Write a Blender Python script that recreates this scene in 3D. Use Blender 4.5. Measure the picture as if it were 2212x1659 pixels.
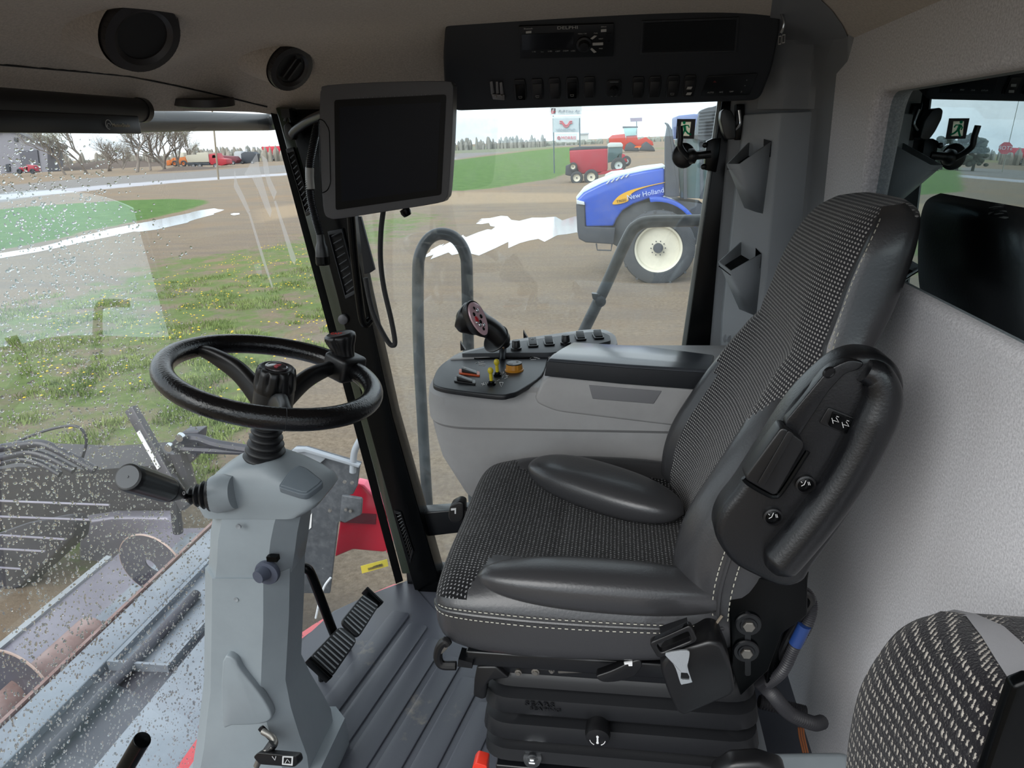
import bpy, bmesh, math, random
import numpy as np
from mathutils import Vector, Matrix, noise as mnoise
R = random.Random(7)
PI = math.pi
scene = bpy.context.scene
for _o in list(bpy.data.objects): bpy.data.objects.remove(_o)
COL = scene.collection

# ---------------- camera (24 mm-equivalent phone lens looking across the cab from its open left door)
FPX, PITCH, ROLL, YAW, ZC = 1534.0, math.radians(18.8), math.atan(.041), math.radians(9.0), 1.30
_h = Vector((-math.sin(YAW), math.cos(YAW), 0)); _up = Vector((0, 0, 1)); _r0 = _h.cross(_up)
FW = _h * math.cos(PITCH) - _up * math.sin(PITCH); _u0 = _r0.cross(FW)
RT = _r0 * math.cos(ROLL) - _u0 * math.sin(ROLL); UP = _r0 * math.sin(ROLL) + _u0 * math.cos(ROLL)
EYE = Vector((0, 0, ZC))
cd = bpy.data.cameras.new('camera'); cam = bpy.data.objects.new('camera', cd); COL.objects.link(cam)
cam.matrix_world = Matrix(((RT.x, UP.x, -FW.x, 0), (RT.y, UP.y, -FW.y, 0), (RT.z, UP.z, -FW.z, ZC), (0, 0, 0, 1)))
cd.sensor_fit = 'HORIZONTAL'; cd.sensor_width = 36.0; cd.lens = FPX / 2212 * 36.0; cd.clip_start = .02; cd.clip_end = 6000
scene.camera = cam

# ---------------- view + world + sun
scene.view_settings.view_transform = 'Standard'; scene.view_settings.look = 'None'
scene.view_settings.gamma = 1.0; scene.view_settings.exposure = 1.1; scene.view_settings.use_curve_mapping = False
scene.cycles.max_bounces = 14; scene.cycles.transparent_max_bounces = 24; scene.cycles.transmission_bounces = 10
scene.cycles.diffuse_bounces = 6; scene.cycles.glossy_bounces = 5
scene.cycles.caustics_reflective = False; scene.cycles.caustics_refractive = False
w = bpy.data.worlds.new('sky'); scene.world = w; w.use_nodes = True
nt = w.node_tree; nt.nodes.clear(); N = nt.nodes.new; L = nt.links.new
tc = N('ShaderNodeTexCoord'); mp = N('ShaderNodeMapping'); mp.inputs['Scale'].default_value = (1, 1, 4.5)
nz = N('ShaderNodeTexNoise'); nz.inputs['Scale'].default_value = 2.2; nz.inputs['Detail'].default_value = 7; nz.inputs['Roughness'].default_value = .55
rp = N('ShaderNodeValToRGB'); e = rp.color_ramp.elements
e[0].position = .36; e[0].color = (.56, .68, .78, 1); e[1].position = .58; e[1].color = (.86, .91, .95, 1)
bg = N('ShaderNodeBackground'); bg.inputs['Strength'].default_value = 1.0; ow = N('ShaderNodeOutputWorld')
L(tc.outputs['Generated'], mp.inputs['Vector']); L(mp.outputs[0], nz.inputs['Vector']); L(nz.outputs['Fac'], rp.inputs[0]); L(rp.outputs[0], bg.inputs['Color']); L(bg.outputs[0], ow.inputs[0])
sd = bpy.data.lights.new('sun', 'SUN'); sd.energy = 1.6; sd.angle = math.radians(50); sd.color = (1, .98, .95)  # broad soft lamp for brighter cloud, added to light the cab interior
sun = bpy.data.objects.new('sun', sd); COL.objects.link(sun)
sun.rotation_euler = Vector((.55, .85, -.80)).to_track_quat('-Z', 'Y').to_euler()   # light travels rear-right-down, in through the open left door

# ---------------- pixel -> world at a stated real distance
def ray(px, py): return FW + RT * ((px - 1106) / FPX) - UP * ((py - 829.5) / FPX)
def V(px, py, X=None, Y=None, Z=None, D=None):
    d = ray(px, py)
    t = X / d.x if X is not None else Y / d.y if Y is not None else (Z - ZC) / d.z if Z is not None else D
    return EYE + d * t
def VP(pts, **k): return [V(a, b, **k) for a, b in pts]

# ---------------- materials
def lin(c):
    if isinstance(c, str):
        c = [int(c[i:i + 2], 16) / 255 for i in (0, 2, 4)]
        c = [x / 12.92 if x < .04045 else ((x + .055) / 1.055) ** 2.4 for x in c]
    return (*c[:3], 1)
def mat(name, col, rough=.5, metal=0, bump=None, var=None, spec=None, coat=0, emit=None, coords='Object'):
    m = bpy.data.materials.new(name); m.use_nodes = True; t = m.node_tree; b = t.nodes['Principled BSDF']
    b.inputs['Base Color'].default_value = lin(col); b.inputs['Roughness'].default_value = rough; b.inputs['Metallic'].default_value = metal
    if spec is not None: b.inputs['Specular IOR Level'].default_value = spec
    if coat: b.inputs['Coat Weight'].default_value = coat; b.inputs['Coat Roughness'].default_value = .15
    if emit: b.inputs['Emission Color'].default_value = lin(emit[0]); b.inputs['Emission Strength'].default_value = emit[1]
    if bump or var: tc = t.nodes.new('ShaderNodeTexCoord')
    if bump:
        n = t.nodes.new('ShaderNodeTexNoise'); n.inputs['Scale'].default_value = bump[0]; n.inputs['Detail'].default_value = bump[3] if len(bump) > 3 else 3
        u = t.nodes.new('ShaderNodeBump'); u.inputs['Strength'].default_value = bump[1]; u.inputs['Distance'].default_value = bump[2] if len(bump) > 2 else .001
        t.links.new(tc.outputs[coords], n.inputs['Vector']); t.links.new(n.outputs['Fac'], u.inputs['Height']); t.links.new(u.outputs[0], b.inputs['Normal'])
    if var:  # (scale, second colour, low, high)
        n = t.nodes.new('ShaderNodeTexNoise'); n.inputs['Scale'].default_value = var[0]; n.inputs['Detail'].default_value = 6; n.inputs['Roughness'].default_value = .65
        r = t.nodes.new('ShaderNodeValToRGB'); r.color_ramp.elements[0].position = var[2]; r.color_ramp.elements[1].position = var[3]
        r.color_ramp.elements[0].color = lin(col); r.color_ramp.elements[1].color = lin(var[1])
        t.links.new(tc.outputs[coords], n.inputs['Vector']); t.links.new(n.outputs['Fac'], r.inputs[0]); t.links.new(r.outputs[0], b.inputs['Base Color'])
    return m
def math_node(t, op, a, b=None, clamp=False):
    n = t.nodes.new('ShaderNodeMath'); n.operation = op; n.use_clamp = clamp
    for i, x in enumerate((a, b)):
        if x is None: continue
        if isinstance(x, (int, float)): n.inputs[i].default_value = x
        else: t.links.new(x, n.inputs[i])
    return n.outputs[0]
def glass(name, tint, refl_ior=1.45, rough=0.0, base_refl=0.0, dirt=0.0, dirt_scale=40):
    m = bpy.data.materials.new(name); m.use_nodes = True; t = m.node_tree; t.nodes.clear(); N = t.nodes.new
    o = N('ShaderNodeOutputMaterial'); mx = N('ShaderNodeMixShader'); tr = N('ShaderNodeBsdfTransparent'); gl = N('ShaderNodeBsdfGlossy'); f = N('ShaderNodeLayerWeight'); f.inputs[0].default_value = .5; f0 = ((refl_ior - 1) / (refl_ior + 1)) ** 2 * 1.8
    schlick = math_node(t, 'ADD', math_node(t, 'MULTIPLY', math_node(t, 'POWER', f.outputs['Facing'], 5.0), 1 - f0), f0); tr.inputs[0].default_value = lin(tint); gl.inputs['Roughness'].default_value = rough
    gl.inputs[0].default_value = (.82, .96, 1.0, 1)
    fac = math_node(t, 'ADD', schlick, base_refl, True)
    t.links.new(fac, mx.inputs[0]); t.links.new(tr.outputs[0], mx.inputs[1]); t.links.new(gl.outputs[0], mx.inputs[2])
    last = mx.outputs[0]
    if dirt:
        tc = N('ShaderNodeTexCoord'); n = N('ShaderNodeTexNoise'); n.inputs['Scale'].default_value = dirt_scale; n.inputs['Detail'].default_value = 8; n.inputs['Roughness'].default_value = .7
        t.links.new(tc.outputs['Object'], n.inputs['Vector'])
        n2 = N('ShaderNodeTexNoise'); n2.inputs['Scale'].default_value = dirt_scale * .08; t.links.new(tc.outputs['Object'], n2.inputs['Vector'])
        a = math_node(t, 'MULTIPLY', math_node(t, 'SUBTRACT', n.outputs['Fac'], .45, True), math_node(t, 'MULTIPLY', n2.outputs['Fac'], dirt * 4))
        a = math_node(t, 'ADD', a, dirt * .25, True)
        df = N('ShaderNodeBsdfDiffuse'); df.inputs[0].default_value = (.75, .76, .76, 1); tl = N('ShaderNodeBsdfTranslucent'); tl.inputs[0].default_value = (.75, .76, .76, 1)
        ad = N('ShaderNodeMixShader'); ad.inputs[0].default_value = .6; t.links.new(df.outputs[0], ad.inputs[1]); t.links.new(tl.outputs[0], ad.inputs[2])
        m2 = N('ShaderNodeMixShader'); t.links.new(a, m2.inputs[0]); t.links.new(last, m2.inputs[1]); t.links.new(ad.outputs[0], m2.inputs[2]); last = m2.outputs[0]
    t.links.new(last, o.inputs[0]); return m

def felt(name, c1, c2, sc=230):
    m = mat(name, c1, .95, bump=(sc * 2.2, .35, .0015, 5), var=(sc, c2, .35, .68), spec=.1); b = m.node_tree.nodes['Principled BSDF']
    b.inputs['Sheen Weight'].default_value = .25; return m
MT = dict(
    headliner=felt('headliner_felt', 'a39b92', 'bdb5ab'), carpet=felt('wall_carpet', 'b0afb3', 'dedde0', 300),
    black=mat('black_plastic', '0d0d0f', .38, bump=(900, .12, .0006)), black_soft=mat('black_rubber', '131417', .5, bump=(700, .15, .0006)),
    gloss_black=mat('gloss_black_paint', '030405', .25, spec=.15), satin=mat('satin_black_metal', '0d0e11', .32, bump=(300, .05)),
    grey=mat('grey_plastic', '8a8f93', .5, bump=(1100, .22, .0008)), grey_warm=mat('console_grey_plastic', 'a3a2a2', .55, bump=(1200, .22, .0008), var=(9, '9b9a9a', .4, .7)),
    column=mat('column_grey_plastic', '8b9398', .42, bump=(1000, .15, .0006), var=(6, '838b90', .4, .7)), bluegrey=mat('pillar_grey_plastic', '787b7f', .5, bump=(900, .3, .001)),
    panel=mat('dark_slate_plastic', '1b1e23', .6, bump=(1000, .25, .0008)), bezel=mat('monitor_grey_plastic', '4a4a4d', .5, bump=(1200, .15, .0005)),
    screen=mat('dark_screen_glass', '060a16', .3, spec=.15), leather=mat('dark_grey_leather', '343436', .34, coat=.15, bump=(240, .4, .0008, 5)),
    mat_rubber=mat('floor_mat_rubber', '484a52', .42, bump=(500, .2, .0008), var=(5.5, '9a8d78', .60, .80)), chrome=mat('bright_metal', 'c8ccd0', .22, 1), steel=mat('worn_steel', '8a8680', .42, .9, bump=(120, .3)),
    white=mat('white_print', 'd8d8d8', .5), yellow=mat('yellow_plastic', 'c8b52a', .42), amber=mat('amber_plastic', 'b87c1c', .42), orange=mat('orange_plastic', 'c4532a', .42),
    red=mat('red_plastic', 'b8202a', .35), red_light=mat('bright_red_plastic', 'e03a2a', .35), rail=mat('dark_rail_paint', '2e3439', .32, bump=(60, .1), var=(14, '3f464b', .4, .7)),
    blue_tape=mat('blue_tape', '1b3468', .4), sleeve=mat('braided_sleeve', '1c1c1e', .65, bump=(600, .8, .002)), thread=mat('pale_thread', 'aaa89c', .7),
    rim_leather=mat('steering_rim_grain', '0d0d0f', .2, bump=(260, .55, .0012, 4)), armpad=mat('armrest_grain', '0f1013', .34, bump=(300, .35, .0009, 4)),
    lid=mat('armrest_lid_vinyl', '43474d', .28, coat=.3, bump=(450, .18, .0006)), window_dark=glass('dark_tinted_rear_glass', (.03, .06, .055), 1.5, .0, .30),
    glass=glass('door_glass', (.93, .95, .95), 1.45, 0, 0, .12, 26), wind=glass('windshield_glass', (.95, .97, .97), 1.62, 0, 0.06, .045, 12),  # windshield dirt film also paints in a milky haze
)

# ---------------- mesh helpers
def nb(): return bmesh.new()
WL = {}
def empty(name, loc, label=None, cat=None, group=None, parent=None):
    o = bpy.data.objects.new(name, None); COL.objects.link(o); o.empty_display_size = .05
    loc = Vector(loc); WL[o.name] = loc
    if parent: o.parent = parent; o.location = loc - WL[parent.name]
    else: o.location = loc
    tag(o, label, cat, group); return o
def tag(o, label=None, cat=None, group=None, kind=None):
    if label: o['label'] = label
    if cat: o['category'] = cat
    if group: o['group'] = group
    if kind: o['kind'] = kind
    return o
def obj(name, bm, m, parent=None, smooth=True, bev=0, seg=3, ang=35, sub=0, label=None, cat=None, group=None, kind=None, recalc=True):
    if recalc: bmesh.ops.recalc_face_normals(bm, faces=bm.faces)
    if bev:
        es = [e for e in bm.edges if len(e.link_faces) == 2 and e.calc_face_angle(0) > math.radians(28)]
        bmesh.ops.bevel(bm, geom=es, offset=bev, segments=seg, profile=.5, affect='EDGES', clamp_overlap=True)
    me = bpy.data.meshes.new(name)
    for f in bm.faces: f.smooth = smooth
    if smooth and ang < 180 and not sub:
        for e in bm.edges: e.smooth = not (len(e.link_faces) == 2 and e.calc_face_angle(0) > math.radians(ang))
    bm.to_mesh(me); bm.free()
    for mm in (m if isinstance(m, (list, tuple)) else [m]): me.materials.append(mm)
    o = bpy.data.objects.new(name, me); COL.objects.link(o)
    if parent:
        base = WL[parent.name]; me.transform(Matrix.Translation(-base)); o.parent = parent; WL[o.name] = base
    else:
        if kind != 'structure' and len(me.vertices):
            co = np.empty(len(me.vertices) * 3); me.vertices.foreach_get('co', co); co = co.reshape(-1, 3)
            base = Vector(((co[:, 0].min() + co[:, 0].max()) / 2, (co[:, 1].min() + co[:, 1].max()) / 2, co[:, 2].min()))
            me.transform(Matrix.Translation(-base)); o.location = base; WL[o.name] = base
        else: WL[o.name] = Vector((0, 0, 0))
    if sub:
        s = o.modifiers.new('sub', 'SUBSURF'); s.levels = sub; s.render_levels = sub
    tag(o, label, cat, group, kind); return o
def frame3(z, hint=(0, 0, 1)):
    z = Vector(z).normalized(); h = Vector(hint)
    if abs(z.dot(h)) > .98: h = Vector((1, 0, 0))
    x = h.cross(z).normalized(); return x, z.cross(x), z
def box(bm, c, s, axes=None):
    c = Vector(c); X, Y, Z = axes or (Vector((1, 0, 0)), Vector((0, 1, 0)), Vector((0, 0, 1)))
    v = [bm.verts.new(c + X * (s[0] / 2 * i) + Y * (s[1] / 2 * j) + Z * (s[2] / 2 * k)) for i in (-1, 1) for j in (-1, 1) for k in (-1, 1)]
    for f in ((0, 1, 3, 2), (4, 6, 7, 5), (0, 4, 5, 1), (2, 3, 7, 6), (0, 2, 6, 4), (1, 5, 7, 3)): bm.faces.new([v[i] for i in f])
    return v
def loft(bm, secs, cap=True, closed=True, ring=False):
    rows = [[bm.verts.new(Vector(p)) for p in s] for s in secs]; n = len(rows[0])
    rr = rows + [rows[0]] if ring else rows
    for a, b in zip(rr, rr[1:]):
        for i in range(n if closed else n - 1):
            j = (i + 1) % n
            try: bm.faces.new((a[i], a[j], b[j], b[i]))
            except ValueError: pass
    if cap and closed and not ring:
        bm.faces.new(rows[0][::-1]); bm.faces.new(rows[-1])
    return rows
def circ(c, X, Y, r, n, r2=None, ph=0):
    r2 = r if r2 is None else r2
    return [Vector(c) + X * (r * math.cos(2 * PI * i / n + ph)) + Y * (r2 * math.sin(2 * PI * i / n + ph)) for i in range(n)]
def cyl(bm, p0, p1, r0, r1=None, n=24, cap=True):
    r1 = r0 if r1 is None else r1; p0, p1 = Vector(p0), Vector(p1); X, Y, Z = frame3(p1 - p0)
    loft(bm, [circ(p0, X, Y, r0, n), circ(p1, X, Y, r1, n)], cap)
def lathe(bm, prof, o, axis=(0, 0, 1), n=32, cap=True, hint=(0, 0, 1), sx=1):
    o = Vector(o); X, Y, Z = frame3(axis, hint)
    loft(bm, [circ(o + Z * h, X, Y, max(r, 1e-5) * sx, n, max(r, 1e-5)) for r, h in prof], cap)
def smooth_path(pts, k=8, closed=False):
    P = [Vector(p) for p in pts]; n = len(P); out = []
    for i in range(n if closed else n - 1):
        p1, p2 = P[i], P[(i + 1) % n]
        p0 = P[i - 1] if (closed or i > 0) else p1 * 2 - p2
        p3 = P[(i + 2) % n] if (closed or i + 2 < n) else p2 * 2 - p1
        for j in range(k):
            t = j / k; t2 = t * t; t3 = t2 * t
            out.append(.5 * ((2 * p1) + (p2 - p0) * t + (2 * p0 - 5 * p1 + 4 * p2 - p3) * t2 + (3 * p1 - p0 - 3 * p2 + p3) * t3))
    if not closed: out.append(P[-1])
    return out
def tube(bm, pts, r, n=10, k=8, closed=False, cap=True, ribs=None):
    P = smooth_path(pts, k, closed) if k > 1 else [Vector(p) for p in pts]
    m = len(P); secs = []; X = None
    for i, p in enumerate(P):
        t = (P[(i + 1) % m] - P[i - 1]) if closed else (P[min(i + 1, m - 1)] - P[max(i - 1, 0)])
        t.normalize()
        if X is None: X, Y, _ = frame3(t)
        else: X = (X - t * X.dot(t)).normalized(); Y = t.cross(X)
        rr = r(i / (m - 1)) if callable(r) else r
        if ribs: rr *= 1 + (ribs if i % 2 else -ribs)
        secs.append(circ(p, X, Y, rr, n))
    loft(bm, secs, cap, ring=closed)
def prism(bm, outline, vec):
    vec = Vector(vec); a = [bm.verts.new(Vector(p)) for p in outline]; b = [bm.verts.new(Vector(p) + vec) for p in outline]; n = len(a)
    bm.faces.new(a[::-1]); bm.faces.new(b)
    for i in range(n): bm.faces.new((a[i], a[(i + 1) % n], b[(i + 1) % n], b[i]))
def round_poly(pts, r, k=5):
    P = [Vector(p) for p in pts]; out = []; n = len(P)
    for i in range(n):
        a, p, b = P[i - 1], P[i], P[(i + 1) % n]; u = a - p; v = b - p
        d = min(r, u.length * .48, v.length * .48); u.normalize(); v.normalize(); s = p + u * d; e2 = p + v * d
        for j in range(k + 1):
            t = j / k; out.append(s * (1 - t) ** 2 + p * (2 * t * (1 - t)) + e2 * t * t)
    return out
def ball(bm, c, r, n=16, m=10, axes=None):
    c = Vector(c); X, Y, Z = axes or (Vector((1, 0, 0)), Vector((0, 1, 0)), Vector((0, 0, 1)))
    if isinstance(r, (int, float)): r = (r, r, r)
    loft(bm, [[c + X * (r[0] * math.sin(PI * max(min(i / m, .999), .001)) * math.cos(2 * PI * j / n)) + Y * (r[1] * math.sin(PI * max(min(i / m, .999), .001)) * math.sin(2 * PI * j / n)) + Z * (-r[2] * math.cos(PI * i / m)) for j in range(n)] for i in range(m + 1)])
def plate_frame(bm, inner, outer, vec):   # flat ring between two equal-count loops, thickened along vec
    vec = Vector(vec); n = len(inner); A = [bm.verts.new(Vector(p)) for p in inner]; B = [bm.verts.new(Vector(p)) for p in outer]
    C_ = [bm.verts.new(Vector(p) + vec) for p in inner]; D_ = [bm.verts.new(Vector(p) + vec) for p in outer]
    for i in range(n):
        j = (i + 1) % n
        for q in ((A[i], A[j], B[j], B[i]), (C_[i], D_[i], D_[j], C_[j]), (A[i], C_[i], C_[j], A[j]), (B[i], B[j], D_[j], D_[i])):
            try: bm.faces.new(q)
            except ValueError: pass
def text(name, s, c, x, y, size, m, parent=None, ext=.0006, shear=0, align='CENTER', sx=1, **kw):
    """flat lettering centred at c, reading along x with up y (world vectors), stored as a mesh"""
    cu = bpy.data.curves.new(name, 'FONT'); cu.body = s; cu.size = size; cu.extrude = ext; cu.align_x = align; cu.align_y = 'CENTER'; cu.shear = shear; cu.resolution_u = 2
    t_ = bpy.data.objects.new('tmp', cu); COL.objects.link(t_); me = bpy.data.meshes.new_from_object(t_.evaluated_get(bpy.context.evaluated_depsgraph_get())); bpy.data.objects.remove(t_)
    x = Vector(x).normalized(); y = Vector(y); y = (y - x * y.dot(x)).normalized(); z = x.cross(y); c = Vector(c); base = WL[parent.name] if parent else Vector((0, 0, 0))
    c = c - base; x2 = x * sx; me.transform(Matrix(((x2.x, y.x, z.x, c.x), (x2.y, y.y, z.y, c.y), (x2.z, y.z, z.z, c.z), (0, 0, 0, 1))))
    me.materials.clear(); me.materials.append(m); o = bpy.data.objects.new(name, me); COL.objects.link(o); o.parent = parent
    tag(o, **kw); return o
def copy_tree(o, parent=None, loc=None, rotz=None):
    c = o.copy(); COL.objects.link(c)
    if parent: c.parent = parent
    if loc is not None: c.location = loc
    if rotz is not None: c.rotation_euler.z = rotz
    for ch in list(o.children): copy_tree(ch, c)
    return c

def VPl(px, py, p0, n):
    d = ray(px, py); p0 = Vector(p0); n = Vector(n); return EYE + d * ((p0 - EYE).dot(n) / d.dot(n))
def lerp(a, b, t): return Vector(a) * (1 - t) + Vector(b) * t
def struct(name, bm, m, **k): return obj(name, bm, m, kind='structure', **k)

# ================= CAB SHELL =================
def xw(Y, z): return -.955 + .285 * (abs(Y - 1.15) / .7) ** 2.6 - .143 * z
def smin(a, b, k=.05):
    h = max(k - abs(a - b), 0) / k; return min(a, b) - h * h * k * .25
BULGE = []
def zceil(X, Y):
    f = lambda d, z0: z0 + (1.565 - z0) * (1 - math.exp(-max(d, 0) / .17))
    z = smin(smin(f(X - xw(Y, 1.4), 1.40), f(1.86 - Y, 1.40)), f(.43 - X, 1.46))
    for bx, by, a, r in BULGE: z -= a * math.exp(-((X - bx) ** 2 + (Y - by) ** 2) / (r * r))
    return z
def hit_wind(px, py, off=.002):
    d = ray(px, py); t = .5
    while t < 4:
        p = EYE + d * t
        if p.x < xw(p.y, p.z) + off: return p
        t += .002
    return p
def hit_ceil(px, py):
    d = ray(px, py); t = .5
    while t < 4:
        p = EYE + d * t
        if p.z > zceil(p.x, p.y): return p
        t += .004
    return p
v1 = hit_ceil(306, 82); v2 = hit_ceil(627, 146); v3 = hit_ceil(440, 222)
BULGE += [(v1.x, v1.y + .02, .04, .11), (v2.x, v2.y + .02, .035, .10)]
bm = nb(); rows = []
for i in range(121):
    Y = .25 + (1.86 - .25) * i / 120; x0 = xw(Y, 1.4) - .01
    rows.append([Vector((x0 + (.43 - x0) * j / 130, Y, zceil(x0 + (.43 - x0) * j / 130, Y))) for j in range(131)])
loft(bm, rows, cap=False, closed=False)
ceiling = struct('ceiling', bm, MT['headliner'], ang=180)
bm = nb(); prism(bm, [(-1.25, .2, 1.66), (.62, .2, 1.66), (.62, 1.95, 1.66), (-1.0, 1.95, 1.66), (-1.25, 1.5, 1.66)], (0, 0, .12)); struct('trim_1', bm, MT['black'], bev=.02)  # roof shell over the headliner
# seam line of the headliner, a shallow black welt
bm = nb(); tube(bm, [hit_ceil(a_, b_) - ray(a_, b_).normalized() * .004 for a_, b_ in [(-60 + 13 * i, np.interp(-60 + 13 * i, (-60, 60, 190, 280, 380, 470, 590), (134, 145, 156, 165, 185, 205, 234))) for i in range(50)]], .0020, 6, 1); struct('trim_2', bm, MT['black_soft'])

# rear wall: felt with a rounded window opening
def rrect(y0, y1, z0, z1, x, r=.035, k=8):
    return round_poly([(x, y0, z0), (x, y1, z0), (x, y1, z1), (x, y0, z1)], r, k)
WX = .43
inner = rrect(-.3, 1.395, 1.064, 1.356, WX, .035); outer = rrect(-.62, 1.64, -.12, 1.47, WX, .001)
bm = nb(); plate_frame(bm, inner, outer, (.045, 0, 0)); bmesh.ops.recalc_face_normals(bm, faces=bm.faces)
es = [e for e in bm.edges if all(abs(v.co.x - WX) < 1e-5 for v in e.verts) and all(v.co.z > 1.055 and v.co.z < 1.36 for v in e.verts) and all(v.co.y < 1.40 for v in e.verts) and len(e.link_faces) == 2 and e.calc_face_angle(0) > 1]
bmesh.ops.bevel(bm, geom=es, offset=.014, segments=4, profile=.5, affect='EDGES')
struct('wall_rear', bm, MT['carpet'])
bm = nb(); g = rrect(-.35, 1.43, 1.02, 1.39, 0, .02); prism(bm, [(.448 + (p.z - 1.05) * .04, p.y, p.z) for p in g], (.006, 0, 0)); struct('window_1', bm, MT['window_dark'], smooth=False)
bm = nb(); box(bm, (.62, .6, .6), (.02, 2.6, 2.1)); struct('wall_engine', bm, MT['black'])
# floor
FL = [(xw(Y, 0) + .012, Y) for Y in [.2 + i * .055 for i in range(31)]]
bm = nb(); prism(bm, [(x, y, 0) for x, y in FL] + [(.47, 1.87, 0), (.47, -.3, 0), (-.6, -.3, 0)], (0, 0, -.06)); struct('floor', bm, MT['mat_rubber'], smooth=False)
bm = nb(); a = [Vector((x - .006, y, -.012)) for x, y in FL]; b = [Vector((x - .045, y + .008, -.02)) for x, y in FL]
loft(bm, [a, b, [p - Vector((0, 0, .09)) for p in b], [p - Vector((0, 0, .09)) for p in a]], cap=False, closed=False, ring=True); struct('trim_4', bm, mat('red_paint_sill', 'c01826', .35, coat=.5))
# windshield
bm = nb(); rows = []
for i in range(61):
    Y = .25 + 1.6 * i / 60; rows.append([Vector((xw(Y, z), Y, z)) for z in [-.02 + 1.44 * j / 12 for j in range(13)]])
loft(bm, rows, cap=False, closed=False); struct('window_2', bm, MT['wind'], ang=180)
bm = nb()   # dotted ceramic edge of the windshield beside the pillar
for i in range(60):
    for j in range(2):
        z = .02 + 1.36 * i / 60; Y = 1.845 - j * .006; p = Vector((xw(Y, z) + .002, Y, z)); 
loft(bm, [[Vector((xw(Y, z) + .003, Y, z)) for Y in (1.832, 1.85)] for z in [i * .07 for i in range(21)]], cap=False, closed=False); struct('trim_5', bm, MT['black'])
# right door glass
bm = nb(); prism(bm, [V(600, 232, Y=1.86), V(1560, 200, Y=1.86), V(1462, 790, Y=1.86) + Vector((-.02, 0, -.78)), (-.66, 1.86, -.01)], (0, .005, 0)); struct('window_3', bm, MT['glass'], smooth=False)
# right front pillar : black loft with an outer olive/grey strip
bm = nb()
def pil(l, r, y0, y1, dy): return [V(*l, Y=y0), V(*r, Y=y0), V(*r, Y=y0) + Vector((.0, dy, 0)), V(*l, Y=y0) + Vector((0, dy, 0))]
loft(bm, [pil((617, 236), (700, 236), 1.80, 0, .07), pil((655, 370), (735, 370), 1.80, 0, .07), pil((728, 640), (790, 640), 1.80, 0, .07), pil((790, 900), (848, 900), 1.80, 0, .07), pil((885, 1240), (944, 1240), 1.80, 0, .07), pil((900, 1290), (960, 1300), 1.80, 0, .07)]); struct('trim_6', bm, MT['gloss_black'], bev=.004)
bm = nb(); loft(bm, [pil((594, 232), (628, 232), 1.815, 0, .045), pil((706, 640), (740, 640), 1.815, 0, .045), pil((868, 1240), (900, 1240), 1.815, 0, .045)]); struct('trim_7', bm, mat('pillar_strip_olive', '2b3328', .22, coat=.5), bev=.004)
# right rear door post and glass edge strip
bm = nb(); loft(bm, [pil((1562, 200), (1650, 200), 1.835, 0, .06), pil((1515, 520), (1590, 520), 1.835, 0, .06), pil((1481, 760), (1585, 760), 1.835, 0, .06), [p - Vector((0, 0, .8)) for p in pil((1481, 760), (1585, 760), 1.835, 0, .06)]]); struct('trim_8', bm, MT['gloss_black'], bev=.003)
bm = nb(); loft(bm, [pil((1553, 200), (1565, 200), 1.85, 0, .01), pil((1506, 520), (1518, 520), 1.85, 0, .01), pil((1471, 760), (1484, 760), 1.85, 0, .01), [p - Vector((0, 0, .8)) for p in pil((1471, 760), (1484, 760), 1.85, 0, .01)]]); struct('trim_9', bm, mat('door_glass_edge', '8b8f8c', .3, .3), bev=.001)
# rear right pillar cover, extruded plan
plan = [(.235, 1.83), (.285, 1.80), (.345, 1.775), (.405, 1.775), (.424, 1.745), (.436, 1.575), (.46, 1.57), (.46, 1.9), (.235, 1.9)]
bm = nb(); loft(bm, [[Vector((x + (z - .8) * .03 * (x < .4), y, z)) for x, y in plan] for z in (-.05, .4, .8, 1.2, 1.40, 1.46, 1.60)]); 
for v in bm.verts:
    if v.co.z > 1.41 and v.co.y < 1.85: v.co.y -= (v.co.z - 1.41) * .55; v.co.x -= (v.co.z - 1.41) * .3
struct('wall_right', bm, MT['bluegrey'], bev=.008)
bm = nb(); S = []
for k in range(28):
    py = 236 - k * 10; xl = np.interp(py, (-40, 0, 100, 222, 240), (1672, 1668, 1655, 1637, 1634)); xr = np.interp(py, (-40, -12, 22, 58, 92, 130, 215, 240), (1735, 1760, 1797, 1822, 1836, 1834, 1829, 1828)); row = []
    for c in range(15):
        px = xl + (xr - xl) * c / 14; p = V(px, py, Y=np.interp(px, (1636, 1690, 1757, 1829), (1.785, 1.755, 1.755, 1.60)) - max(0, 150 - py) * .0006); q = hit_ceil(px, py); q = q - ray(px, py).normalized() * .012
        row.append(p if (p - EYE).length < (q - EYE).length else q)
    S.append(row)
A = [[p + ray(1735, 100).normalized() * .05 for p in row[::-1]] for row in S]
loft(bm, [a + b for a, b in zip(S, A)]); bmesh.ops.triangulate(bm, faces=[f for f in bm.faces if len(f.verts) > 4]); struct('trim_3', bm, MT['bluegrey'], bev=.003, ang=50)
# sill across the bottom of the door opening and its hinge bar
bm = nb(); prism(bm, VP([(905, 1108), (1020, 1100), (1020, 1148), (918, 1160)], Y=1.83), (0, .05, 0)); box(bm, (-.1, 1.86, .02), (1.1, .05, .07)); struct('trim_10', bm, MT['satin'], bev=.004)
# left front post (unseen, added to bound the windshield reflection) and front roof rail
bm = nb(); loft(bm, [[Vector((x - .143 * z, y, z)) for x, y in ((-.70, .42), (-.62, .42), (-.62, .50), (-.70, .50))] for z in (-.05, 1.5)]); struct('trim_11', bm, MT['gloss_black'], bev=.005)

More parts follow.
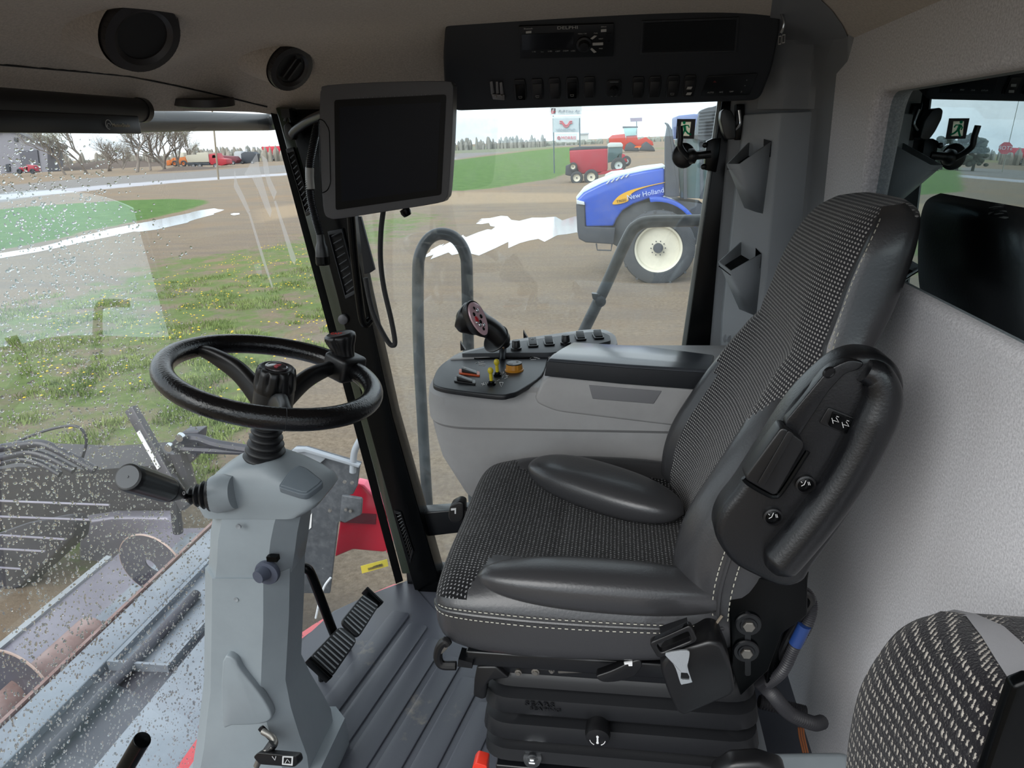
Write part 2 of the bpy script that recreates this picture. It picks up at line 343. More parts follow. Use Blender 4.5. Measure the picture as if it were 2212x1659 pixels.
# ================= GROUND =================
def inside(px, py, poly):
    x, y = px, py; r = np.zeros(x.shape, bool); n = len(poly)
    for i in range(n):
        x1, y1 = poly[i]; x2, y2 = poly[(i + 1) % n]
        c = ((y1 > y) != (y2 > y)) & (x < (x2 - x1) * (y - y1) / (y2 - y1 + 1e-12) + x1); r ^= c
    return r
def dist(px, py, poly):
    d = np.full(px.shape, 1e9); n = len(poly)
    for i in range(n):
        ax, ay = poly[i]; bx, by = poly[(i + 1) % n]; vx, vy = bx - ax, by - ay
        t = np.clip(((px - ax) * vx + (py - ay) * vy) / (vx * vx + vy * vy + 1e-12), 0, 1)
        d = np.minimum(d, np.hypot(px - ax - t * vx, py - ay - t * vy))
    return d
def lp(p): return (math.atan2(p[0], p[1]), math.log(math.hypot(p[0], p[1])))      # azimuth and log distance from the cab
GA = np.radians(np.concatenate([np.linspace(-180, -62, 24, endpoint=False), np.linspace(-62, 45, 520), np.linspace(46, 180, 20)]))
GD = np.log(np.concatenate([[.5, 1.5, 3, 4.5], np.geomspace(5.5, 5200, 330)]))
AA, DD = np.meshgrid(GA, GD, indexing='ij'); GX, GY = np.exp(DD) * np.sin(AA), np.exp(DD) * np.cos(AA)
def region(pxs, soft):
    poly = [lp(V(a, b, Z=-2)) for a, b in pxs]
    s = np.where(inside(AA, DD, poly), 1, -1) * dist(AA, DD, poly); return np.clip(.5 + s / soft, 0, 1)
g_far1 = region([(-400, 480), (-100, 462), (60, 446), (160, 439), (280, 432), (380, 429), (440, 431), (455, 434), (450, 441), (400, 456), (330, 472), (250, 488), (185, 500), (150, 512), (60, 530), (-100, 560), (-400, 600)], .03)
g_near = region([(-500, 900), (-100, 690), (120, 625), (210, 590), (300, 562), (400, 545), (480, 535), (560, 520), (640, 500), (700, 480), (760, 470), (830, 460), (900, 452), (970, 455), (1022, 462), (1020, 478), (960, 500), (900, 520), (870, 560), (850, 610), (810, 660), (760, 690), (700, 760), (640, 860), (560, 1000), (200, 1300), (-500, 1300)], .16)
g_mid = region([(690, 352), (760, 349), (980, 346), (1060, 336), (1150, 325), (1220, 318), (1262, 317), (1250, 352), (1236, 372), (1200, 386), (1130, 396), (1060, 408), (1000, 412), (900, 414), (760, 408), (690, 400)], .03)
g_hor = region([(-500, 356), (0, 352), (300, 345), (560, 350), (600, 357), (440, 366), (340, 358), (0, 370)], .01) * .0
road1 = region([(-400, 430), (0, 402), (200, 384), (400, 372), (600, 357), (760, 350), (980, 338), (980, 320), (1190, 306), (1260, 303), (1260, 312), (980, 345), (760, 360), (620, 372), (420, 388), (200, 404), (0, 438), (-400, 500)], .02)
wet = region([(-400, 444), (0, 421), (200, 402), (400, 387), (600, 375), (760, 362), (980, 341), (980, 345), (760, 367), (600, 380), (400, 393), (200, 411), (0, 432), (-400, 460)], .01)
sand = region([(560, 452), (760, 425), (980, 415), (1240, 418), (1700, 418), (1700, 440), (1240, 436), (980, 442), (760, 448), (560, 480)], .03)
far_g = region([(980, 300), (1700, 280), (2400, 250), (2400, 300), (1700, 330), (1400, 322), (1260, 318), (1100, 315), (980, 318)], .01)
me = bpy.data.meshes.new('ground'); nA, nD = AA.shape
verts = np.stack([GX, GY, np.full(GX.shape, -2.0)], -1).reshape(-1, 3)
idx = np.arange(nA * nD).reshape(nA, nD); q = np.stack([idx[:-1, :-1], idx[1:, :-1], idx[1:, 1:], idx[:-1, 1:]], -1).reshape(-1, 4)[:, ::-1]
me.from_pydata(verts.tolist(), [], q.tolist())
for nm, arr in (('grass', np.maximum.reduce([g_far1, g_near * .66, g_mid, far_g * .6])), ('road', road1), ('wet', wet), ('sand', sand), ('lawn', np.maximum(g_far1, g_mid))):
    at_ = me.attributes.new(nm, 'FLOAT', 'POINT'); at_.data.foreach_set('value', arr.reshape(-1).astype(np.float32))
ground = bpy.data.objects.new('ground', me); COL.objects.link(ground); ground['kind'] = 'structure'
m = bpy.data.materials.new('yard_ground'); m.use_nodes = True; t = m.node_tree; b = t.nodes['Principled BSDF']; N = t.nodes.new; LK = t.links.new
def noise(sc, det=6, ro=.6, vec=None):
    n = N('ShaderNodeTexNoise'); n.inputs['Scale'].default_value = sc; n.inputs['Detail'].default_value = det; n.inputs['Roughness'].default_value = ro; LK(vec or tc.outputs['Object'], n.inputs['Vector']); return n.outputs['Fac']
def attr(n):
    a = N('ShaderNodeAttribute'); a.attribute_name = n; return a.outputs['Fac']
def mixc(f, a, b_):
    n = N('ShaderNodeMix'); n.data_type = 'RGBA'; LK(f, n.inputs['Factor']) if not isinstance(f, float) else setattr(n.inputs['Factor'], 'default_value', f)
    for s, v in ((6, a), (7, b_)):
        if isinstance(v, str): n.inputs[s].default_value = lin(v)
        else: LK(v, n.inputs[s])
    return n.outputs[2]
def step(v, lo, hi):
    n = N('ShaderNodeMapRange'); n.inputs['From Min'].default_value = lo; n.inputs['From Max'].default_value = hi; LK(v, n.inputs['Value']); return n.outputs['Result']
tc = N('ShaderNodeTexCoord'); mpn = N('ShaderNodeMapping'); mpn.inputs['Rotation'].default_value = (0, 0, .25); mpn.inputs['Scale'].default_value = (.35, 1.6, 1); LK(tc.outputs['Object'], mpn.inputs['Vector'])
fine, med, big, strk = noise(14, 9, .85), noise(1.1, 8, .7), noise(.16, 6, .6), noise(.8, 7, .7, mpn.outputs[0])
dirt = mixc(step(fine, .34, .64), '6a5b4b', 'a39480'); dirt = mixc(step(strk, .42, .72), dirt, '7c7167'); dirt = mixc(step(big, .5, .7), dirt, '927d66')
dirt = mixc(attr('sand'), dirt, 'a18e76')
roadc = mixc(step(fine, .3, .7), '7c7976', '8f8b88'); col = mixc(attr('road'), dirt, roadc); col = mixc(attr('wet'), col, 'b4b3b8')
gcol = mixc(step(noise(5, 8, .75), .32, .68), '4d6236', '828f5c'); gcol = mixc(step(big, .35, .65), gcol, '6f8049')
lawn = mixc(step(med, .3, .7), '4b6a36', '658248'); gcol = mixc(attr('lawn'), gcol, lawn)
gm = math_node(t, 'ADD', attr('grass'), math_node(t, 'MULTIPLY', math_node(t, 'SUBTRACT', med, .5), 1.5))
gm = math_node(t, 'ADD', gm, math_node(t, 'MULTIPLY', math_node(t, 'SUBTRACT', fine, .5), .5))
gm = math_node(t, 'MAXIMUM', gm, math_node(t, 'MULTIPLY', attr('lawn'), .95)); gate = step(attr('grass'), .02, .2)
gm = math_node(t, 'MULTIPLY', step(gm, .5, .74), gate)
col = mixc(gm, col, gcol); LK(col, b.inputs['Base Color']); b.inputs['Roughness'].default_value = .95; b.inputs['Specular IOR Level'].default_value = .15
u = N('ShaderNodeBump'); u.inputs['Strength'].default_value = .7; u.inputs['Distance'].default_value = .08; LK(fine, u.inputs['Height']); LK(u.outputs[0], b.inputs['Normal'])
me.materials.append(m)

# ================= WOVEN SEAT FABRICS =================
def weave(name, base, speck, sx, sy, thr, zig=0, bumpy=.6, plane='xy', rnd=.5, nsc=700):
    """rows of little yarn loops; sx, sy loops per metre along the two cloth axes"""
    m = bpy.data.materials.new(name); m.use_nodes = True; t = m.node_tree; b = t.nodes['Principled BSDF']; N = t.nodes.new; LK = t.links.new
    tc = N('ShaderNodeTexCoord'); sp = N('ShaderNodeSeparateXYZ'); LK(tc.outputs['Object'], sp.inputs[0])
    u = math_node(t, 'SUBTRACT', sp.outputs[1], math_node(t, 'MULTIPLY', sp.outputs[0], .9 if plane == 'back' else .12))
    if plane == 'back': v = math_node(t, 'ADD', sp.outputs[2], math_node(t, 'MULTIPLY', sp.outputs[0], .35))
    else: v = sp.outputs[0]
    nn = N('ShaderNodeTexNoise'); nn.inputs['Scale'].default_value = nsc; nn.inputs['Detail'].default_value = 2; LK(tc.outputs['Object'], nn.inputs['Vector'])
    n2 = N('ShaderNodeTexNoise'); n2.inputs['Scale'].default_value = 60; LK(tc.outputs['Object'], n2.inputs['Vector'])
    us = math_node(t, 'MULTIPLY', u, sx * 2 * PI); vs = math_node(t, 'MULTIPLY', v, sy * 2 * PI)
    row = math_node(t, 'ROUND', math_node(t, 'MULTIPLY', v, sy))
    us = math_node(t, 'ADD', us, math_node(t, 'MULTIPLY', row, PI if zig == 0 else zig))
    us = math_node(t, 'ADD', us, math_node(t, 'MULTIPLY', n2.outputs['Fac'], 1.5))
    h = math_node(t, 'MULTIPLY', math_node(t, 'ADD', math_node(t, 'MULTIPLY', math_node(t, 'COSINE', us), .5), .5), math_node(t, 'ADD', math_node(t, 'MULTIPLY', math_node(t, 'COSINE', vs), .5), .5))
    hn = math_node(t, 'ADD', h, math_node(t, 'MULTIPLY', math_node(t, 'SUBTRACT', nn.outputs['Fac'], .5), rnd))
    mr = N('ShaderNodeMapRange'); mr.inputs['From Min'].default_value = thr - .12; mr.inputs['From Max'].default_value = thr + .2; LK(hn, mr.inputs['Value'])
    mx = N('ShaderNodeMix'); mx.data_type = 'RGBA'; mx.inputs[6].default_value = lin(base); mx.inputs[7].default_value = lin(speck); LK(mr.outputs[0], mx.inputs['Factor']); LK(mx.outputs[2], b.inputs['Base Color'])
    bp = N('ShaderNodeBump'); bp.inputs['Strength'].default_value = bumpy; bp.inputs['Distance'].default_value = .0015; LK(hn, bp.inputs['Height']); LK(bp.outputs[0], b.inputs['Normal'])
    b.inputs['Roughness'].default_value = .9; b.inputs['Specular IOR Level'].default_value = .15; b.inputs['Sheen Weight'].default_value = .1; return m
MT['cushion_cloth'] = weave('seat_cushion_cloth', '0f0f11', '8c8c8e', 160, 150, .64, rnd=2.0, nsc=520)
MT['back_cloth'] = weave('seat_back_cloth', '2e2e31', 'a09e9c', 150, 165, .42, zig=1.2, plane='back', rnd=.8)
MT['buddy_cloth'] = weave('passenger_seat_cloth', '17161a', 'a09a92', 180, 78, .62, zig=.7, plane='back', rnd=2.4, nsc=420)

# ================= OPERATOR SEAT =================
seat = empty('operator_seat', (-.05, 1.18, .28), 'dark grey cloth and leather operator seat on a black bellows suspension', 'seat')
SC = 1.18
def sgnp(v, p): return math.copysign(abs(v) ** p, v)
# --- backrest: sections up the spine (z, half width, front x, back x, bolster depth)
BK = [(.545, .20, .125, .20, .0), (.58, .235, .10, .235, .02), (.66, .252, .078, .26, .060), (.75, .252, .092, .285, .070), (.84, .244, .140, .31, .062), (.92, .222, .190, .335, .045), (.97, .196, .222, .35, .03),
      (1.01, .178, .243, .378, .014), (1.05, .168, .256, .396, .006), (1.10, .160, .270, .410, .002), (1.145, .152, .290, .418, 0), (1.18, .136, .315, .418, 0), (1.197, .105, .342, .405, 0)]
def interp(tab, t):
    f = t * (len(tab) - 1); i = min(int(f), len(tab) - 2); f -= i
    p0, p1, p2, p3 = tab[max(i - 1, 0)], tab[i], tab[i + 1], tab[min(i + 2, len(tab) - 1)]
    return [.5 * (2 * b + (c - a) * f + (2 * a - 5 * b + 4 * c - d) * f * f + (3 * b - a - 3 * c + d) * f ** 3) for a, b, c, d in zip(p0, p1, p2, p3)]
NS, NT = 96, 90
rows = []
for k in range(NT + 1):
    z, hw, xf, xb, rec = interp(BK, k / NT); sec = []
    dx = max((xb - xf) / 2, .012); cx = (xf + xb) / 2
    for i in range(NS):
        a = 2 * PI * i / NS; c, s = math.cos(a), math.sin(a)
        y = hw * sgnp(c, .62); x = cx - dx * sgnp(s, .62)
        if s > 0:
            u = abs(y) / hw; m = max(0, 1 - (u / .70) ** 3.2); x += rec * m
            if .975 < z < 1.02: x += .006 * (1 - abs(z - .997) / .023)
            if .84 < z < .86: x += .004 * m * (1 - abs(z - .85) / .01)
        sec.append(Vector((x, SC + y, z + (x - cx) * .12)))
    rows.append(sec)
def is_cloth(k, i):
    a = 2 * PI * (i + .5) / NS; z = interp(BK, (k + .5) / NT)[0]
    if z > .985: return math.sin(a) > .24 or (z > 1.178 and math.sin(a) > -.75 and abs(math.cos(a)) < .93)
    return math.sin(a) > 0 and abs(math.cos(a)) ** .62 < .60 + .42 * max(0, min(1, (z - .86) / .11)) ** 1.5
def split_loft(rows, test, closed=True):
    out = []
    for flag in (True, False):
        bm = nb(); vv = {}
        def g(k, i):
            if (k, i) not in vv: vv[(k, i)] = bm.verts.new(rows[k][i])
            return vv[(k, i)]
        n = len(rows[0])
        for k in range(len(rows) - 1):
            for i in range(n if closed else n - 1):
                if bool(test(k, i)) == flag: bm.faces.new((g(k, i), g(k, (i + 1) % n), g(k + 1, (i + 1) % n), g(k + 1, i)))
        for kk, cond in ((0, not flag), (len(rows) - 1, flag if test(len(rows) - 2, n // 4) else not flag)):
            if cond and closed: bm.faces.new([g(kk, i) for i in range(n)])
        out.append(bm)
    return out
c_, l_ = split_loft(rows, is_cloth)
obj('backrest_cloth', c_, MT['back_cloth'], seat, ang=60, label='woven grey cloth face')
back = obj('backrest', l_, MT['leather'], seat, ang=60)
def stitches(name, path, parent, r=.0009, L_=.0045, gap=.003):
    bm = nb(); P = smooth_path(path, 12); acc = 0; on = True; cur = [P[0]]
    for a, b in zip(P, P[1:]):
        d = (b - a).length; acc += d
        if on: cur.append(b)
        if acc > (L_ if on else gap):
            if on and len(cur) > 1: cyl(bm, cur[0], cur[-1], r, n=4)
            on = not on; acc = 0; cur = [b]
    obj(name, bm, MT['thread'], parent, label='pale dashed stitching')
def on_rows(rows, k, ang, off=.0015):
    i = int(round(ang / (2 * PI) * NS)) % NS; p = rows[k][i]; c = sum((rows[k][j] for j in range(0, NS, 8)), Vector()) / 12
    return p + (p - c).normalized() * off
near = [on_rows(rows, k, PI * (.945 if interp(BK, k / NT)[0] > .985 else 1.005)) for k in range(4, NT - 4, 3)]
stitches('stitching', near, back); stitches('stitching', [on_rows(rows, k, PI * .955) for k in range(4, 60, 3)], back)
bm = nb(); tube(bm, [on_rows(rows, k, PI * (.925 if interp(BK, k / NT)[0] > .985 else .985), .0005) for k in range(3, NT - 3, 3)], .0032, 6, 3); obj('piping', bm, MT['leather'], back)
# --- cushion: sections from nose to rear (x, near y, far y, top z, bottom z, bolster height)
CU = [(-.300, 1.00, 1.36, .585, .560, 0), (-.293, .955, 1.405, .62, .53, 0), (-.272, .928, 1.432, .641, .508, .0), (-.235, .918, 1.442, .648, .497, .004), (-.19, .914, 1.446, .645, .493, .016), (-.12, .912, 1.448, .638, .492, .028), (-.03, .912, 1.448, .632, .497, .034), (.06, .914, 1.446, .628, .505, .034), (.13, .92, 1.44, .622, .52, .028), (.19, .94, 1.42, .610, .535, .01)]
rows = []; NK = 80
for k in range(NK + 1):
    x, y0, y1, zt, zb, bo = interp(CU, k / NK); cy, hw, cz, hz = (y0 + y1) / 2, (y1 - y0) / 2, (zt + zb) / 2, (zt - zb) / 2; sec = []
    for i in range(NS):
        a = 2 * PI * i / NS; c, s = math.cos(a), math.sin(a); y = hw * sgnp(c, .5); z = cz + hz * sgnp(s, .55)
        if s > 0:
            u = abs(y) / hw; z += bo * (math.exp(-((u - .80) / .17) ** 2)) - .006 * math.exp(-((u - .0) / .3) ** 2)
            z -= .004 * math.exp(-((x + .10) / .006) ** 2) * (u < .6)
        sec.append(Vector((x, cy + y, z)))
    rows.append(sec)
def cloth2(k, i):
    a = 2 * PI * (i + .5) / NS; x = interp(CU, (k + .5) / NK)[0]; s = math.sin(a); u = abs(math.cos(a)) ** .5
    lim = .60 if x > -.2 else .60 + .36 * min(1, (-.2 - x) / .035)
    return s > (-.1 if x < -.2 else 0) and u < lim
c_, l_ = split_loft(rows, cloth2)
obj('cushion_cloth', c_, MT['cushion_cloth'], seat, ang=60, label='near-black cloth with pale flecks')
cush = obj('cushion', l_, MT['leather'], seat, ang=60)
def crow(k, ang, off=.0015):
    i = int(round(ang / (2 * PI) * NS)) % NS; return rows[k][i] + Vector((0, math.cos(ang) * off * 2, off))
stitches('stitching', [crow(k, PI * .93) for k in range(14, NK - 6, 3)], cush)
stitches('stitching', [crow(k, PI * .985) for k in range(8, NK - 6, 3)], cush)
bm = nb(); tube(bm, [crow(k, PI * .955, .0004) for k in range(6, NK - 4, 3)], .0028, 6, 3); obj('piping', bm, MT['leather'], cush)
bm = nb(); tube(bm, [rows[38][i] + Vector((0, 0, -.001)) for i in range(16, 33, 2)], .0015, 5, 2); obj('seam', bm, MT['black_soft'], cush)
# --- separate padded bolster pads of the cushion
def pad(name, c, r, ax, m, parent, p=.75):
    bm = nb(); c = Vector(c); X, Y, Z = ax; S = []
    for k in range(33):
        t = -1 + 2 * k / 32; w_ = max((1 - abs(t) ** 2.4), .0004) ** .5
        S.append([c + X * (r[0] * t) + Y * (r[1] * w_ * sgnp(math.cos(2 * PI * i / 28), p)) + Z * (r[2] * w_ * sgnp(math.sin(2 * PI * i / 28), p)) for i in range(28)])
    loft(bm, S); return obj(name, bm, m, parent, ang=70)
a0 = Vector((1, .03, -.05)).normalized(); f0 = frame3(a0); pad('side_bolster', (-.015, .955, .640), (.205, .046, .034), (f0[2], f0[0], f0[1]), MT['leather'], cush)
p0, p1 = V(1150, 1003, Z=.668), V(1470, 1108, Z=.650); a1 = (p1 - p0).normalized(); f1 = frame3(a1)
pad('side_bolster', (p0 + p1) / 2 + Vector((0, .0, 0)), ((p1 - p0).length / 2 + .006, .062, .036), (f1[2], f1[0], f1[1]), MT['leather'], cush)

# --- suspension: steel pan, bellows, base
bm = nb(); box(bm, (-.03, 1.17, .478), (.44, .42, .03)); box(bm, (-.015, .985, .462), (.36, .02, .045)); obj('seat_pan', bm, MT['satin'], seat, bev=.004)
bm = nb(); S = []
def rr(cx, cy, hx, hy, z, r=.05, dip=0): return [p + Vector((0, 0, dip * (1 - ((p.x - cx) / hx) ** 2))) for p in round_poly([(cx - hx, cy - hy, z), (cx + hx, cy - hy, z), (cx + hx, cy + hy, z), (cx - hx, cy + hy, z)], r, 6)]
zz = [(.452, .205, .19), (.440, .222, .205), (.430, .226, .21), (.415, .228, .212), (.408, .205, .189), (.402, .207, .191), (.393, .232, .216), (.366, .236, .220), (.360, .232, .216), (.353, .200, .184), (.347, .203, .187), (.340, .235, .219), (.312, .240, .224), (.305, .236, .22), (.298, .204, .188), (.292, .207, .191), (.285, .237, .221), (.262, .240, .224), (.256, .23, .214), (.25, .20, .19)]
for z, hx, hy in zz: S.append(rr(.005, 1.185, hx, hy, z))
loft(bm, S); bel = obj('bellows', bm, MT['black_soft'], seat, ang=50)
text('lettering', 'SEARS', (-.128, .9655, .388), (1, 0, 0), (0, -.1, 1), .013, MT['black_soft'], bel, ext=.0015, sx=1.5)
text('lettering', 'SEATING', (-.118, .9655, .378), (1, 0, 0), (0, -.1, 1), .008, MT['black_soft'], bel, ext=.0015, sx=1.7)
bm = nb(); box(bm, (.02, 1.18, .236), (.46, .44, .028)); obj('base_plate', bm, MT['satin'], seat, bev=.003)
bm = nb(); box(bm, (.06, 1.20, .11), (.44, .40, .222)); obj('pedestal', bm, MT['grey'], seat, bev=.01)
bm = nb(); p = V(1150, 1638, Y=.955); lathe(bm, [(.010, 0), (.010, .002), (.0065, .0025), (.0065, .006), (.005, .0065)], p, (0, -.3, 1), 6); lathe(bm, [(.016, -.002), (.016, 0)], p, (0, -.3, 1), 20); obj('bolt', bm, MT['chrome'], seat)
# height knob with printed symbol
p = V(1291, 1590, Y=.945); bm = nb(); lathe(bm, [(.018, .03), (.0205, .022), (.0215, .004), (.0195, -.004), (.012, -.0065)], p, (0, 1, .10), 28)
kn = obj('height_knob', bm, MT['black'], seat); bm = nb(); Xk, Yk = Vector((1, 0, 0)), Vector((0, -.1, 1)); o = p + Vector((0, -.0075, 0))
box(bm, o, (.0028, .0012, .013)); cyl(bm, o + Yk * .007, o + Yk * .007 + Vector((0, -.001, 0)), .0022, n=12); cyl(bm, o - Yk * .007, o - Yk * .007 + Vector((0, -.001, 0)), .0022, n=12)
for sg in (-1, 1): tube(bm, [o + Xk * (sg * .013 * math.cos(a)) + Yk * (-.014 * math.sin(a)) for a in (.2, .5, .8, 1.1)], .0007, 5, 4)
obj('symbol', bm, MT['white'], kn)
# levers on the near side
bm = nb(); P = VP([(1283, 1462), (1320, 1450), (1362, 1430), (1385, 1424), (1388, 1440), (1372, 1462), (1335, 1474), (1300, 1475)], Y=.925); prism(bm, round_poly(P, .012, 4), (0, .018, 0)); lv = obj('fore_aft_lever', bm, MT['black'], seat, bev=.006, seg=3)
bm = nb(); prism(bm, VP([(1348, 1432), (1366, 1430), (1366, 1439), (1358, 1439), (1357, 1435), (1349, 1436)], Y=.9235), (0, .003, 0)); obj('symbol', bm, MT['white'], lv)
bm = nb(); tube(bm, VP([(985, 1438), (955, 1436), (946, 1420), (950, 1398), (962, 1385), (968, 1392)], Y=.92), .0075, 10, 6); lv = obj('tilt_lever', bm, MT['black'], seat)
bm = nb(); prism(bm, round_poly(VP([(950, 1392), (966, 1384), (968, 1400), (956, 1412), (948, 1415)], Y=.915), .004, 3), (0, .01, 0)); obj('lever_tip', bm, MT['steel'], lv, bev=.003)
bm = nb(); prism(bm, VP([(1030, 1440), (1072, 1440), (1100, 1466), (1060, 1470), (1052, 1480), (1049, 1510), (1040, 1512), (1022, 1505), (1024, 1470)], Y=.965), (0, .03, 0)); obj('front_bracket', bm, MT['black'], seat, bev=.004)
bm = nb(); prism(bm, VP([(990, 1424), (1020, 1432), (1020, 1444), (988, 1440)], Y=.95), (0, .03, 0)); obj('slide_rail', bm, MT['satin'], seat)
for px, py, r in ((1120, 1450, .006), (1157, 1449, .007), (1192, 1446, .005), (1278, 1430, .005)): 
    c = V(px, py, Y=.968); bm = nb(); lathe(bm, [(r, 0), (r, -.004), (r * .6, -.0045), (r * .6, -.007)], c, (0, 1, 0), 12); obj('rail_bolt', bm, MT['steel'], seat)
bm = nb(); prism(bm, VP([(1205, 1438), (1300, 1428), (1340, 1440), (1340, 1452), (1205, 1456)], Y=.962), (0, .02, 0)); obj('linkage_plate', bm, MT['steel'], seat, bev=.002)
# far side lever (in front of the console foot)
bm = nb(); P = VP([(972, 1092), (992, 1083), (1003, 1088), (1003, 1118), (995, 1130), (975, 1130), (967, 1118)], Y=1.34); prism(bm, round_poly(P, .008, 4), (0, .03, 0)); fl = obj('swivel_lever', bm, MT['black'], seat, bev=.008)
bm = nb(); tube(bm, [V(1000, 1100, Y=1.36), V(1020, 1100, Y=1.36), V(1060, 1110, Y=1.36)], .004, 6); obj('rod', bm, MT['satin'], fl)
bm = nb(); prism(bm, VP([(974, 1099), (985, 1098), (985, 1110), (982, 1110), (982, 1102), (974, 1103)], Y=1.338), (0, .002, 0)); obj('symbol', bm, MT['white'], fl)
# red buckle and yellow tag at the far rear of the cushion
bm = nb(); A, B = V(1388, 1018, Y=1.43), V(1500, 1100, Y=1.36); ax = (B - A).normalized(); f = frame3(ax); loft(bm, [[A + ax * (d * (B - A).length) + f[0] * (a * .017) + f[1] * (b * .006) for a, b in ((-1, -1), (1, -1), (1, 1), (-1, 1))] for d in (0, .3, .7, 1)])
bk = obj('buckle_stalk', bm, MT['black'], seat, bev=.002); bm = nb(); box(bm, A - ax * .002, (.026, .010, .010), (f[0], f[1], ax)); obj('release_button', bm, MT['red'], bk, bev=.0015)
bm = nb(); box(bm, V(1462, 1053, Y=1.36), (.014, .010, .012), (f[0], f[1], ax)); obj('yellow_tag', bm, MT['yellow'], bk, bev=.001)
# --- folded left armrest on the near side of the backrest
AY = .865; ap = lambda pts, y=AY: VP(pts, Y=y)
arm = empty('armrest', V(1640, 1270, Y=AY), parent=seat)
O = [(1545, 1150), (1560, 1105), (1598, 1055), (1655, 965), (1720, 870), (1790, 800), (1835, 772), (1880, 765), (1925, 778), (1952, 810), (1957, 860), (1935, 940), (1880, 1040), (1830, 1130), (1760, 1225), (1735, 1262), (1690, 1272), (1640, 1252), (1590, 1225), (1560, 1190)]
bm = nb(); prism(bm, smooth_path(ap(O), 5, True), (0, .055, 0)); sh = obj('armrest_shell', bm, MT['armpad'], arm, bev=.012, seg=4)
# long rolled cushion edge
bm = nb(); P = ap([(1668, 1228), (1700, 1195), (1770, 1110), (1830, 1025), (1880, 930), (1905, 860), (1895, 815), (1868, 800)], AY - .004)
tube(bm, P, lambda t: .026 * min(1, (.25 + t * 9) ** .5) * (1 - .45 * max(0, (t - .62) / .38)), 20, 8); 
pd = obj('armrest_pad', bm, MT['armpad'], arm)
# raised grip block with handle
bm = nb(); prism(bm, round_poly(ap([(1690, 920), (1742, 958), (1676, 1074), (1606, 1034)], AY - .022), .008, 4), (0, .03, 0)); gp = obj('height_handle', bm, MT['black'], arm, bev=.006)
bm = nb(); prism(bm, round_poly(ap([(1703, 930), (1716, 938), (1650, 1052), (1636, 1045)], AY - .0245), .003, 3), (0, .004, 0)); obj('handle_rib', bm, MT['black'], arm, bev=.0015)
bm = nb(); tube(bm, ap([(1606, 1032), (1618, 1045), (1650, 1064), (1672, 1072), (1690, 1060), (1745, 975)], AY - .01), .0035, 8, 6); obj('handle_rim', bm, MT['gloss_black'], arm)
bm = nb(); prism(bm, round_poly(ap([(1690, 918), (1790, 798), (1838, 776), (1870, 784), (1855, 800), (1828, 805), (1790, 845), (1722, 950)], AY - .006), .01, 4), (0, .02, 0)); obj('upper_cap', bm, MT['armpad'], arm, bev=.005)
bm = nb(); e0 = V(1792, 806, Y=AY - .008); lathe(bm, [(.006, 0), (.0062, -.001), (.0075, -.001), (.0075, .003)], e0, (-.35, 1, .3), 20, sx=1.0); obj('recess_eyelet', bm, MT['black'], arm)
# rocker switch with two symbols
bm = nb(); R4 = ap([(1790, 880), (1852, 905), (1836, 942), (1770, 914)], AY - .003); prism(bm, round_poly(R4, .003, 3), (0, .01, 0)); rk = obj('rocker_switch', bm, MT['black'], arm, bev=.0015)
bm = nb(); prism(bm, round_poly(ap([(1800, 890), (1846, 908), (1832, 938), (1790, 920)], AY - .007), .002, 3), (0, .006, 0)); obj('rocker', bm, MT['gloss_black'], arm, bev=.0015)
bm = nb()
for dx, dy in ((0, 0), (22, 9)):
    for q in ([(1797 + dx, 903 + dy), (1800 + dx, 915 + dy)], [(1800 + dx, 908 + dy), (1812 + dx, 912 + dy), (1806 + dx, 902 + dy)], [(1807 + dx, 899 + dy), (1812 + dx, 901 + dy)]): tube(bm, ap(q, AY - .0085), .00045, 5, 1)
obj('symbol', bm, MT['white'], arm)
for cx, cy in ((1739, 1045), (1669, 1115)):
    c = V(cx, cy, Y=AY - .001); bm = nb(); lathe(bm, [(.0125, .002), (.0125, -.004), (.010, -.005), (.009, -.002), (.0, -.001)], c, (0, 1, 0), 28, cap=False); bt = obj('push_button', bm, MT['black'], arm)
    bm = nb(); lathe(bm, [(.0085, 0), (.0085, -.0035), (.006, -.005), (.0001, -.005)], c, (0, 1, 0), 24); obj('button_cap', bm, MT['gloss_black'], arm)
    bm = nb(); tube(bm, ap([(cx - 8, cy + 5), (cx - 2, cy + 2), (cx + 2, cy - 7)], AY - .007), .00045, 5, 1); tube(bm, ap([(cx - 9, cy - 5), (cx - 6, cy - 2)], AY - .007), .0004, 5, 1); tube(bm, ap([(cx + 6, cy - 4), (cx + 8, cy + 3)], AY - .007), .0004, 5, 1); tube(bm, ap([(cx + 9, cy - 4), (cx + 11, cy + 3)], AY - .007), .0004, 5, 1); obj('symbol', bm, MT['white'], arm)
# --- rear bracket with slotted bolts
bm = nb(); prism(bm, VP([(1572, 1225), (1670, 1255), (1745, 1240), (1745, 1330), (1690, 1370), (1660, 1450), (1600, 1505), (1580, 1440)], Y=.93), (0, .02, 0)); br = obj('side_bracket', bm, MT['gloss_black'], seat, bev=.003)
bm = nb(); prism(bm, VP([(1662, 1262), (1748, 1235), (1738, 1330), (1715, 1440), (1655, 1480), (1668, 1350)], Y=.96), (0, .03, 0)); obj('rear_plate', bm, MT['gloss_black'], br, bev=.003)
bm = nb(); prism(bm, round_poly(VP([(1609, 1322), (1622, 1322), (1622, 1460), (1609, 1460)], Y=.928), .004, 4), (0, .004, 0)); obj('slot', bm, MT['satin'], br)
for cx, cy in ((1617, 1350), (1612, 1408)):
    c = V(cx, cy, Y=.925); bm = nb(); lathe(bm, [(.019, .004), (.0195, .001), (.018, -.001), (.013, -.001), (.012, -.003)], c, (0, 1, 0), 28); bl = obj('washer', bm, MT['satin'], br)
    bm = nb(); lathe(bm, [(.009, 0), (.009, -.006), (.008, -.007)], c, (0, 1, 0), 6, ); obj('hex_bolt', bm, MT['steel'], br)
